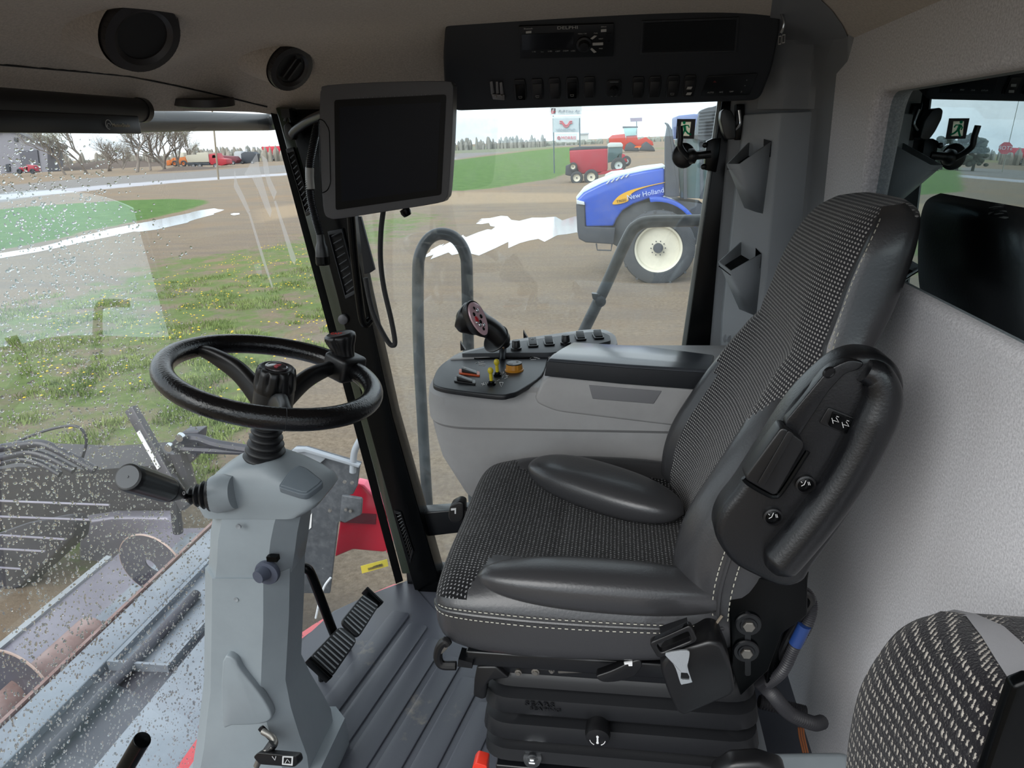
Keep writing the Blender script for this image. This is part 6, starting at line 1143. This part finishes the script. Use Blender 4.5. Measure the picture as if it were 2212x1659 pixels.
for i in range(10): a = 2 * PI * i / 10; bm = nb(); ball(bm, cw + Vector((.165 * math.cos(a), -.16, .165 * math.sin(a))), .016, 8, 5); obj('wheel_nut', bm, MT['mach'], T)
bm = nb(); tube(bm, VP([(1288, 526), (1290, 540), (1320, 541), (1322, 527)], Y=YT), .02, 6, 1); obj('step_loop', bm, MT['mach'], T)
g_ = empty('green_tractor', V(1380, 410, Y=25), 'green tractor hood peeking out behind the blue tractor', 'tractor')
PL(g_, [(1292, 402), (1300, 390), (1312, 378), (1340, 371), (1440, 364), (1440, 400), (1300, 404)], dict(Y=25), (0, 1.4, 0), 'hood', MT['green'], .05)
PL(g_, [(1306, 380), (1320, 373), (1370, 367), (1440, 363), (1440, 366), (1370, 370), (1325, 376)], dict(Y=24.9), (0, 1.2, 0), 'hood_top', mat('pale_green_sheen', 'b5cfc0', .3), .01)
PL(g_, [(1304, 392), (1314, 391), (1314, 394), (1303, 395)], dict(Y=24.95), (0, .05, 0), 'yellow_stripe', MT['yellow'])

def far(name, label, cat, base, group=None): 
    p = V(*base, Z=-2); return empty(name, p, label, cat, group), p.y
c1, yc = far('red_cart', 'dark red grain cart on twin cream wheels standing behind the green tractor', 'grain cart', (1260, 394))
PL(c1, [(1230, 325), (1312, 321), (1312, 368), (1296, 376), (1252, 376), (1244, 360), (1231, 352)], dict(Y=yc), (0, 2.6, 0), 'hopper', MT['redm'], .1)
PL(c1, [(1230, 320), (1250, 317), (1312, 316), (1312, 322), (1230, 326)], dict(Y=yc + .1), (0, 2.4, 0), 'hopper_rim', MT['mach'], .05)
PL(c1, [(1222, 358), (1240, 352), (1250, 376), (1240, 382), (1221, 378)], dict(Y=yc), (0, 2, 0), 'rear_frame', MT['mach'], .05)
PL(c1, [(1290, 372), (1345, 364), (1345, 372), (1290, 378)], dict(Y=yc), (0, .6, 0), 'drawbar', MT['redm'])
for px, py, r in ((1246, 384, .50), (1277, 382, .58), (1238, 360, .33)): wheel(c1, V(px, py, Y=yc - .3), r, .5, r * .55, MT['cream'], lugs=0, n=24)
c2, yc2 = far('red_tractor', 'small red tractor with white roof hitched ahead of the dark red grain cart', 'tractor', (1336, 376))
PL(c2, [(1314, 318), (1345, 316), (1344, 345), (1312, 352)], dict(Y=yc2), (0, 1.6, 0), 'cab_glass', MT['cabglass'], .05)
PL(c2, [(1312, 311), (1318, 308), (1342, 308), (1346, 313), (1345, 318), (1312, 319)], dict(Y=yc2 - .1), (0, 1.8, 0), 'cab_roof', mat('pale_roof', 'b8c4c4', .5), .08)
PL(c2, [(1338, 330), (1350, 334), (1356, 350), (1330, 352), (1332, 338)], dict(Y=yc2), (0, 1.1, 0), 'hood', MT['redm'], .06)
wheel(c2, V(1336, 357, Y=yc2 - .3), .72, .5, .36, bpy.data.materials['pale_roof'], lugs=0, n=28); wheel(c2, V(1352, 348, Y=yc2 + .2), .5, .4, .25, bpy.data.materials['pale_roof'], lugs=0, n=24)
c3, yc3 = far('tracked_tractor', 'orange-red tracked tractor with pale cab standing farthest beyond the door glass', 'tractor', (1365, 329))
PL(c3, [(1315, 298), (1322, 292), (1350, 289), (1352, 302), (1365, 308), (1360, 322), (1350, 326), (1334, 312), (1316, 314)], dict(Y=yc3), (0, 3, 0), 'hood', MT['redo'], .15)
PL(c3, [(1347, 276), (1376, 275), (1374, 292), (1350, 294)], dict(Y=yc3), (0, 3, 0), 'cab_glass', mat('bright_cab_glass', '9cc3c4', .2), .1)
PL(c3, [(1345, 273), (1378, 273), (1378, 276), (1345, 277)], dict(Y=yc3), (0, 3.2, 0), 'cab_roof', MT['mach'])
PL(c3, [(1352, 294), (1376, 292), (1378, 302), (1395, 296), (1410, 306), (1412, 314), (1380, 318), (1355, 316)], dict(Y=yc3 + .3), (0, 2.4, 0), 'engine_frame', MT['redo'], .1)
for q in ([(1348, 327), (1352, 312), (1362, 306), (1378, 318), (1382, 327)], [(1380, 326), (1386, 312), (1396, 305), (1412, 318), (1416, 327)]): PL(c3, q, dict(Y=yc3 - .8), (0, .9, 0), 'rubber_track', MT['mach'], .3)
PL(c3, [(1372, 316), (1386, 315), (1384, 319), (1370, 319)], dict(Y=yc3 - .85), (0, .2, 0), 'side_marker', mat('marker_orange', 'd8641e', .4))

# ================= SIGNS =================
s1, ys = far('dealer_sign', 'tall dealer signboard on two posts with red and white panels', 'sign', (1194, 366)); ys = 78
MT['signw'] = mat('sign_panel_white', 'c6ccd0', .5); MT['signg'] = mat('sign_panel_grey', 'a9b4ba', .5); MT['signr'] = mat('sign_red', 'b83a44', .5); MT['signgy'] = mat('sign_letter_grey', '75808a', .5); MT['post'] = mat('sign_post', '4d6066', .5)
for px, b in ((1195, 372), (1252, 330)): bm = nb(); a = V(px, 250, Y=ys); cyl(bm, (a.x, ys, -2), a, .07, n=8); obj('post', bm, MT['post'], s1)
def board(q, nm, m): return PL(s1, q, dict(Y=ys - .1), (0, .2, 0), nm, m)
board([(1188, 212), (1256, 210), (1256, 247), (1188, 249)], 'top_board', MT['signw']); board([(1195, 256), (1251, 255), (1250, 286), (1195, 286)], 'brand_board', MT['signg']); board([(1200, 289), (1247, 288), (1246, 307), (1201, 307)], 'lower_board', MT['signw']); board([(1193, 252), (1253, 250), (1253, 255), (1193, 256)], 'crossbar', MT['signw'])
board([(1191, 234), (1200, 234), (1200, 246), (1191, 246)], 'red_square', MT['signr'])
sX = (V(1250, 240, Y=ys) - V(1195, 240.8, Y=ys)).normalized(); 
text('lettering', 'F', V(1195.5, 240, Y=ys - .32), sX, UP, .55, MT['signw'], s1, ext=.01); text('lettering', 'Full Line Ag', V(1228, 241, Y=ys - .22), sX, UP, .46, MT['signgy'], s1, ext=.01, shear=.3)
text('lettering', 'VÄDERSTAD', V(1222, 281, Y=ys - .22), sX, UP, .36, MT['signgy'], s1, ext=.01); text('lettering', 'MORRIS', V(1228, 298, Y=ys - .22), sX, UP, .44, MT['signr'], s1, ext=.01)
for dy in (0, 4): bm = nb(); tube(bm, VP([(1209, 262 + dy), (1214, 262 + dy), (1219, 269 + dy), (1223, 271 + dy), (1227, 269 + dy), (1231, 262 + dy), (1236, 262 + dy)], Y=ys - .2), .07, 6, 1); obj('emblem', bm, MT['signr'], s1)
bm = nb(); tube(bm, [V(1207 + 2.6 * math.cos(a), 298 + 3 * math.sin(a), Y=ys - .2) for a in [i * .8 for i in range(8)]], .05, 5, 1, closed=True); obj('emblem', bm, MT['signr'], s1)
s2 = empty('distant_sign', V(1375, 310, Y=200), 'small purple-grey sign on a thin pole above the tracked tractor', 'sign')
PL(s2, [(1361, 255), (1387, 254), (1387, 262), (1362, 263)], dict(Y=200), (0, .3, 0), 'sign_board', mat('sign_mauve', '8a7f93', .6)); bm = nb(); cyl(bm, V(1375, 262, Y=200), V(1376, 324, Y=200), .12, n=6); obj('post', bm, MT['post'], s2)
b1, yb = far('white_shed', 'long low white building at the horizon right of the dealer sign', 'building', (1262, 309)); PL(b1, [(1252, 290), (1270, 289), (1270, 308), (1252, 309)], dict(Y=700), (0, 8, 0), 'wall', mat('pale_wall', 'b9b9b4', .7)); PL(b1, [(1251, 288), (1271, 287), (1271, 290), (1251, 291)], dict(Y=699), (0, 10, 0), 'roof', mat('pale_roof_sheet', '9c9fa0', .6))
for px, pt, label in ((455, 180, 'tall thin wooden utility pole leaning slightly, seen through the windshield'),):
    p = V(472, 388, Z=-2); bm = nb(); cyl(bm, p, V(453, pt, Y=p.y), .13, .10, 8); obj('utility_pole', bm, mat('pole_wood', '8d8271', .8), label=label, cat='pole')

# ================= LEFT BACKGROUND : SHED, TREES, TRUCKS =================
sh_, yS = far('grey_shed', 'big grey metal shed with dark sliding door at the far left', 'building', (50, 375)); yS = 215
MT['shed'] = mat('shed_sheet_grey', '7e7e86', .6, bump=(.6, .3, .1)); MT['shed_d'] = mat('shed_roof_dark', '4b4a50', .6)
PL(sh_, [(-220, 390), (-200, 330), (0, 283), (20, 283), (102, 320), (103, 374)], dict(Y=yS), (-6, 14, 0), 'wall', MT['shed']); PL(sh_, [(-205, 330), (0, 278), (20, 278), (104, 316), (104, 321), (20, 284), (0, 284), (-205, 336)], dict(Y=yS - 1), (-6, 16, 0), 'roof', MT['shed_d'])
PL(sh_, [(42, 326), (80, 324), (86, 370), (46, 373)], dict(Y=yS - .4), (0, .3, 0), 'sliding_door', mat('door_dark', '55565f', .6)); PL(sh_, [(12, 355), (20, 354), (21, 370), (12, 371)], dict(Y=yS - .4), (0, .3, 0), 'window', MT['mach']); PL(sh_, [(30, 297), (37, 298), (37, 306), (30, 305)], dict(Y=yS - .4), (0, .3, 0), 'window', MT['mach'])
def blob_vehicle(name, label, cat, base, parts, Yo=0):
    e_, yy = far(name, label, cat, base); yy += Yo
    for nm, q, m, dep in parts: PL(e_, q, dict(Y=yy), (0, dep, 0), nm, m, .08)
    return e_, yy
e_, yy = blob_vehicle('garden_tractor', 'small red tractor parked in front of the grey shed door', 'tractor', (55, 378), [('hood', [(40, 362), (60, 360), (60, 370), (40, 371)], MT['redm'], 2), ('engine', [(56, 356), (72, 358), (78, 370), (56, 371)], MT['redm'], 2)]); 
for px in (42, 70): wheel(e_, V(px, 370, Y=yy - .4), .7, .5, .4, MT['mach'], lugs=0, n=16)
MT['orng'] = mat('loader_orange', 'b8662a', .5); MT['truckw'] = mat('truck_box_cream', 'bdb9aa', .6); MT['truckr'] = mat('truck_red', 'ad2e3a', .4); MT['silver'] = mat('silver_tank', 'a9adb2', .5)
e_, yy = blob_vehicle('orange_loader', 'orange wheel loader at the left end of the truck row', 'loader', (382, 360), [('cab', [(384, 335), (392, 329), (396, 330), (398, 340), (384, 341)], MT['truckw'], 3), ('body', [(374, 341), (400, 338), (403, 352), (385, 356), (372, 352)], MT['orng'], 3), ('bucket', [(359, 347), (366, 345), (370, 356), (360, 358)], MT['orng'], 4), ('lift_arm', [(366, 350), (372, 341), (376, 343), (371, 354)], MT['orng'], 1)])
for px in (378, 397): wheel(e_, V(px, 353, Y=yy - .5), .9, .8, .5, MT['orng'], lugs=0, n=16)
e_, yy = blob_vehicle('dump_truck', 'red truck with long cream dump box in front of the bare trees', 'truck', (445, 362), [('dump_box', [(400, 338), (404, 335), (424, 334), (424, 330), (449, 329), (452, 350), (405, 351)], MT['truckw'], 3.2), ('cab', [(451, 333), (466, 331), (472, 342), (488, 344), (490, 354), (478, 358), (452, 355)], MT['truckr'], 3), ('cab_window', [(458, 335), (464, 334), (468, 341), (458, 342)], MT['mach'], .1), ('chassis', [(403, 351), (455, 351), (455, 357), (405, 358)], MT['mach'], 2.5)])
for px in (418, 432, 466): wheel(e_, V(px, 358, Y=yy - .3), .62, .5, .35, MT['silver'], lugs=0, n=16)
e_, yy = blob_vehicle('grain_trailer', 'dark maroon grain trailer right of the red truck', 'trailer', (495, 356), [('trailer_body', [(474, 336), (505, 338), (512, 346), (508, 353), (492, 354), (478, 348)], mat('maroon', '6c2c38', .5), 3)])
for px in (496, 504): wheel(e_, V(px, 352, Y=yy - .3), .6, .5, .3, MT['silver'], lugs=0, n=14)
blob_vehicle('silver_tank', 'round silver tank between the maroon trailer and the dark implement', 'tank', (512, 354), [('tank_shell', [(505, 330), (508, 327), (520, 327), (522, 331), (521, 348), (507, 349)], MT['silver'], 3), ('tank_stand', [(507, 349), (521, 348), (521, 354), (508, 355)], MT['mach'], 2.5)])
e_, yy = blob_vehicle('air_seeder', 'dark folded implement left of the bright red grain cart', 'implement', (535, 354), [('frame', [(520, 332), (528, 328), (545, 328), (552, 333), (550, 350), (522, 354)], MT['mach'], 3), ('mast', [(530, 322), (533, 322), (534, 330), (530, 330)], MT['silver'], .5)])
for px in (524, 545): wheel(e_, V(px, 350, Y=yy - .4), .6, .5, .3, MT['silver'], lugs=0, n=14)
e_, yy = blob_vehicle('bright_red_cart', 'bright red V-shaped grain cart beside the pillar, rightmost of the distant row', 'grain cart', (590, 348), [('hopper', [(564, 317), (608, 315), (610, 330), (604, 342), (586, 340), (568, 328)], MT['case_red'], 3), ('auger_spout', [(560, 322), (566, 316), (568, 327), (565, 326)], MT['truckw'], .6)])
wheel(e_, V(590, 341, Y=yy - .4), .95, .7, .5, MT['silver'], lugs=0, n=16)
for lb, (x0, x1, y0, top) in (('brown dirt mound in front of the bare trees', (212, 285, 362, 350)), ('low rubble heap left of the dump truck', (385, 428, 367, 360))):
    p0, p1 = V(x0, y0, Z=-2), V(x1, y0, Z=-2); hh = (V(x0, top, Y=p0.y).z + 2); bm = nb(); c = (p0 + p1) / 2; rr_ = (p1 - p0).length / 2
    lathe(bm, [(rr_, 0), (rr_ * .75, hh * .45), (rr_ * .45, hh * .9), (rr_ * .15, hh * 1.0), (.01, hh)], (c.x, c.y, -2), (0, 0, 1), 24); 
    for v in bm.verts: v.co.z += .4 * hh * mnoise.noise(v.co * .35) * (v.co.z > -1.9)
    obj('dirt_mound', bm, mat('mound_soil', '5d5047', .9) if 'mound_soil' not in bpy.data.materials else bpy.data.materials['mound_soil'], label=lb, cat='dirt pile')

# trees : early-spring, mostly bare crowns
MT['bark'] = mat('bare_bark', '857c74', .9); MT['bud'] = mat('spring_buds', '9c9c84', .9)
def tree_mesh(seed, H, spread=1, leafn=900):
    rr_ = random.Random(seed); bm = nb(); lf = nb(); tips = []
    def seg(a, b, r0, r1):
        X, Y, Z = frame3(b - a); n_ = 4 if r0 < .12 else 6; loft(bm, [circ(a, X, Y, r0, n_), circ(b, X, Y, r1, n_)], cap=False)
    def grow(p, d, L_, r, lev):
        q = p + d * L_ * .5 + Vector((rr_.gauss(0, .04), rr_.gauss(0, .04), 0)) * L_; e2 = q + (d + Vector((rr_.gauss(0, .15), rr_.gauss(0, .15), .08))).normalized() * L_ * .5
        seg(p, q, r, r * .85); seg(q, e2, r * .85, r * .66)
        if lev >= 5: tips.append(e2); return
        for i in range(3 if lev < 4 else 2 + (rr_.random() < .5)):
            a = rr_.uniform(0, 6.28); t_ = rr_.uniform(.30, .62) * spread; X, Y, Z = frame3(d); nd = (d + (X * math.cos(a) + Y * math.sin(a)) * t_ + Vector((0, 0, .12))).normalized()
            grow(e2 if i else q, nd, L_ * rr_.uniform(.68, .88), r * .62, lev + 1)
    for k in range(rr_.choice((1, 2, 3))): grow(Vector((k * .5, 0, 0)), Vector((rr_.gauss(0, .22), rr_.gauss(0, .22), 1)).normalized(), H * .25, H * .020, 0)
    for _ in range(leafn):
        c = rr_.choice(tips) + Vector((rr_.gauss(0, .5), rr_.gauss(0, .5), rr_.gauss(0, .5))); s = rr_.uniform(.04, .085); u = Vector((rr_.gauss(0, 1), rr_.gauss(0, 1), rr_.gauss(0, 1))).normalized(); v = u.orthogonal().normalized()
        lf.faces.new([lf.verts.new(c + u * s), lf.verts.new(c + v * s), lf.verts.new(c - u * s), lf.verts.new(c - v * s)])
    return bm, lf
protos = []
for i in range(3):
    e_ = empty('bare_tree', (0, 0, 0), 'x', 'tree', 'bare spring trees behind the yard'); a, b = tree_mesh(20 + i, 15, 1.05, 2600); obj('branches', a, MT['bark'], e_, smooth=False, recalc=False); obj('budding_crown', b, MT['bud'], e_, smooth=False, recalc=False); protos.append(e_)
tl = [(-60, 366, 1.15, 150), (135, 358, 1.0, 160), (182, 358, 1.2, 165), (236, 357, .8, 185), (292, 358, 1.25, 160), (322, 356, 1.0, 175), (350, 356, 1.15, 165), (385, 354, 1.1, 170), (405, 352, .9, 190), (262, 356, .7, 210), (440, 350, .6, 230), (150, 356, .75, 220)]
tn = ['bare tree at the far left beside the grey shed', 'bare tree directly right of the grey shed', 'broad bare tree, second right of the grey shed', 'smaller bare tree above the dirt mound', 'broad spreading bare tree between the dirt mound and the orange loader', 'bare tree just right of the broadest spreading tree', 'dense bare tree left of the orange loader', 'bare tree directly above the orange loader', 'thin bare tree above the cream dump box', 'low bare tree far behind the dirt mound', 'low distant bare tree behind the utility pole', 'low distant bare tree behind the shed corner']
for i, ((px, py, s, yy), lb) in enumerate(zip(tl, tn)):
    b_ = V(px, 350, Y=yy); o = protos[i] if i < 3 else copy_tree(protos[i % 3]); o.location = (b_.x, yy, -2); o.scale = (s, s, s * (.88 + .05 * (i % 3))); o.rotation_euler.z = i * 1.3; o['label'] = lb
# distant tree lines (uncountable), the hazy ones with haze put into their grey
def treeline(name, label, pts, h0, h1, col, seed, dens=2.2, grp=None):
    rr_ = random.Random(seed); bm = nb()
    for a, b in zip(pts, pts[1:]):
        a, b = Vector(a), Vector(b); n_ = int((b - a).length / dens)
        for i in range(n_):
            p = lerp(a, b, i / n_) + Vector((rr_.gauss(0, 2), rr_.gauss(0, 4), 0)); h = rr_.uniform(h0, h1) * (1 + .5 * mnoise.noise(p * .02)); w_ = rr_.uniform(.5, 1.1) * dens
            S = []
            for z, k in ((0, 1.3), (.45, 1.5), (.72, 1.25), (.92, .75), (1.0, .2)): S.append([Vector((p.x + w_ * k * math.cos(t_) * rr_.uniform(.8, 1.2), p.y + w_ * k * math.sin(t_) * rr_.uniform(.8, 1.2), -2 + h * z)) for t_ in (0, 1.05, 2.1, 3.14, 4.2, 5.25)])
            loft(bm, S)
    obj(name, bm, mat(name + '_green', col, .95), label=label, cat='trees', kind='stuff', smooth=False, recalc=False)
def far_pts(l, Yv): return [(V(x, 330, Y=Yv).x, Yv, -2) for x in l]
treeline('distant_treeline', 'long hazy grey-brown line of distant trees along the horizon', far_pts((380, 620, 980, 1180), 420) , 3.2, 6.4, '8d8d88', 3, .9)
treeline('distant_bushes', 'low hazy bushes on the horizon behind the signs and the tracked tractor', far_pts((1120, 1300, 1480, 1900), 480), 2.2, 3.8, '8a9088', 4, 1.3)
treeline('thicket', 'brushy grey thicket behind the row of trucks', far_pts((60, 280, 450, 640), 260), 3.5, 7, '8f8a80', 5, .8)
# things seen as reflections in the rear glass : placed where the mirror direction really leads
Mn = Vector((1, 0, -.04)).normalized(); Mp = Vector((.449, 0, 1.05))
def VM(px, py, Z=None, D=None):
    d = ray(px, py); t_ = (Mp - EYE).dot(Mn) / d.dot(Mn); p = EYE + d * t_; r_ = d - Mn * (2 * d.dot(Mn))
    k = (Z - p.z) / r_.z if Z is not None else D; return p + r_ * k
sg = VM(2165, 372, Z=-2); st_ = empty('stop_sign', sg, 'red octagonal stop sign on a tall pole, mirrored in the rear glass', 'road sign')
Dm = (sg - EYE).length; 
bm = nb(); top = VM(2193, 214, D=1); kk = 1
d0 = (VM(2193, 214, D=2) - VM(2193, 214, D=1)); p0 = VM(2193, 214, D=0); tt = (sg.y - p0.y) / d0.y; top = p0 + d0 * tt; cyl(bm, sg, Vector((sg.x + .35, sg.y, top.z)), .08, .05, 8); obj('pole', bm, mat('light_pole', '8f9288', .5), st_)
d0 = (VM(2172, 320, D=2) - VM(2172, 320, D=1)); p0 = VM(2172, 320, D=0); cs_ = p0 + d0 * ((sg.y - .2 - p0.y) / d0.y); rr_ = 11 / FPX * (cs_.y) * 1.05
tow = Vector((-cs_.x, -cs_.y, 0)).normalized(); sx_ = Vector((-tow.y, tow.x, 0)); bm = nb(); prism(bm, [cs_ + sx_ * (rr_ * math.cos(a)) + Vector((0, 0, rr_ * math.sin(a))) for a in [PI / 8 + PI / 4 * i for i in range(8)]], tow * -.04); obj('sign_plate', bm, MT['signr'], st_)
text('lettering', 'STOP', cs_ + tow * .03, sx_, (0, 0, 1), rr_ * .85, MT['signw'], st_, ext=.005)
a, b = VM(1975, 303, D=1), VM(2100, 342, D=1)
AYD = VM(2095, 346, Z=-2).y
def VMY(px, py, y): p0 = VM(px, py, D=0); d0 = VM(px, py, D=1) - p0; return p0 + d0 * ((y - p0.y) / d0.y)
og = VMY(2070, 340, AYD); og.z = -2; oa = empty('grain_auger', og, 'long orange grain auger lying on a dark frame, mirrored in the rear glass', 'grain auger')
bm = nb(); tube(bm, [VMY(1975, 302, AYD), VMY(2095, 338, AYD)], .30, 8, 1); obj('auger_tube', bm, mat('auger_orange', 'c0583a', .5), oa); bm = nb(); tube(bm, [VMY(2060, 337, AYD), VMY(2088, 330, AYD)], .25, 8, 1); obj('inlet_tube', bm, bpy.data.materials['auger_orange'], oa)
bm = nb(); A = VMY(2020, 334, AYD + 1); B = VMY(2115, 342, AYD + 1); A.z = B.z = -2; prism(bm, [A, B, Vector((B.x, B.y, A.z + 1.2)), Vector(((A.x + B.x) / 2, A.y, A.z + .3))], (0, 1, 0)); obj('wheel_frame', bm, MT['mach'], oa)
for i, (px, h) in enumerate(((2040, 5.6), (2075, 6.4), (2110, 5.8))):
    g = VMY(px, 330, 150); rr_ = random.Random(60 + i); bm = nb(); cyl(bm, (g.x, 150, -2), (g.x, 150, -2 + h * .5), .3, .2, 8)
    for _ in range(70):
        a_, q_ = rr_.uniform(0, 6.28), rr_.random() ** .5; zz_ = rr_.uniform(.2, 1); s_ = rr_.uniform(.35, .8); ball(bm, (g.x + 2.4 * q_ * math.cos(a_) * (1.2 - zz_ * .7), 150 + 2.4 * q_ * math.sin(a_), -2 + h * zz_), (s_, s_, s_ * .7), 7, 5)
    obj('dark_tree', bm, bpy.data.materials.get('dark_tree_leaf') or mat('dark_tree_leaf', '2f3a30', .9), label=['rounded dark tree above the auger, mirrored, nearest the latch handle', 'middle dark tree above the auger, mirrored in the rear glass', 'dark tree nearest the stop sign, mirrored in the rear glass'][i], cat='tree', smooth=False)

# ================= RAIN DROPS ON THE WINDSHIELD =================
R.seed(42); bm = nb(); n = 0
while n < 14000:
    Y = R.uniform(.60, 1.72); z = R.uniform(-.01, 1.34)
    # wiped sector to the right stays mostly dry
    dens = 1.0 if Y < 1.32 else max(.0, 1 - (Y - 1.32) / .30)
    if R.random() > dens ** 1.3 + .012: continue
    if mnoise.noise(Vector((Y * 9, z * 9, 0))) < -.35 and R.random() < .4: continue
    x = xw(Y, z); dxy = (xw(Y + .01, z) - xw(Y - .01, z)) / .02; nrm = Vector((-1, dxy, -.143)).normalized(); p = Vector((x, Y, z)) + nrm * .0008
    X, Y_, Z_ = frame3(nrm); r = R.choice((.0009, .0011, .0014, .0018, .0024)) * R.uniform(.8, 1.25); sx_, ph = R.uniform(1, 1.9), R.uniform(0, PI); u = X * math.cos(ph) + Y_ * math.sin(ph); v = nrm.cross(u)
    loft(bm, [[p + u * (r * k * sx_ * math.cos(t_)) + v * (r * k * math.sin(t_)) + nrm * (r * h) for t_ in [2 * PI * i / 8 for i in range(8)]] for k, h in ((1, 0), (.92, .3), (.62, .62), (.15, .75))]); n += 1
m = bpy.data.materials.new('rain_water'); m.use_nodes = True; b = m.node_tree.nodes['Principled BSDF']; b.inputs['Transmission Weight'].default_value = 1; b.inputs['Roughness'].default_value = 0; b.inputs['IOR'].default_value = 1.33
obj('raindrops', bm, m, label='scattered raindrops clinging to the outside of the windshield', cat='raindrops', kind='stuff', ang=60)
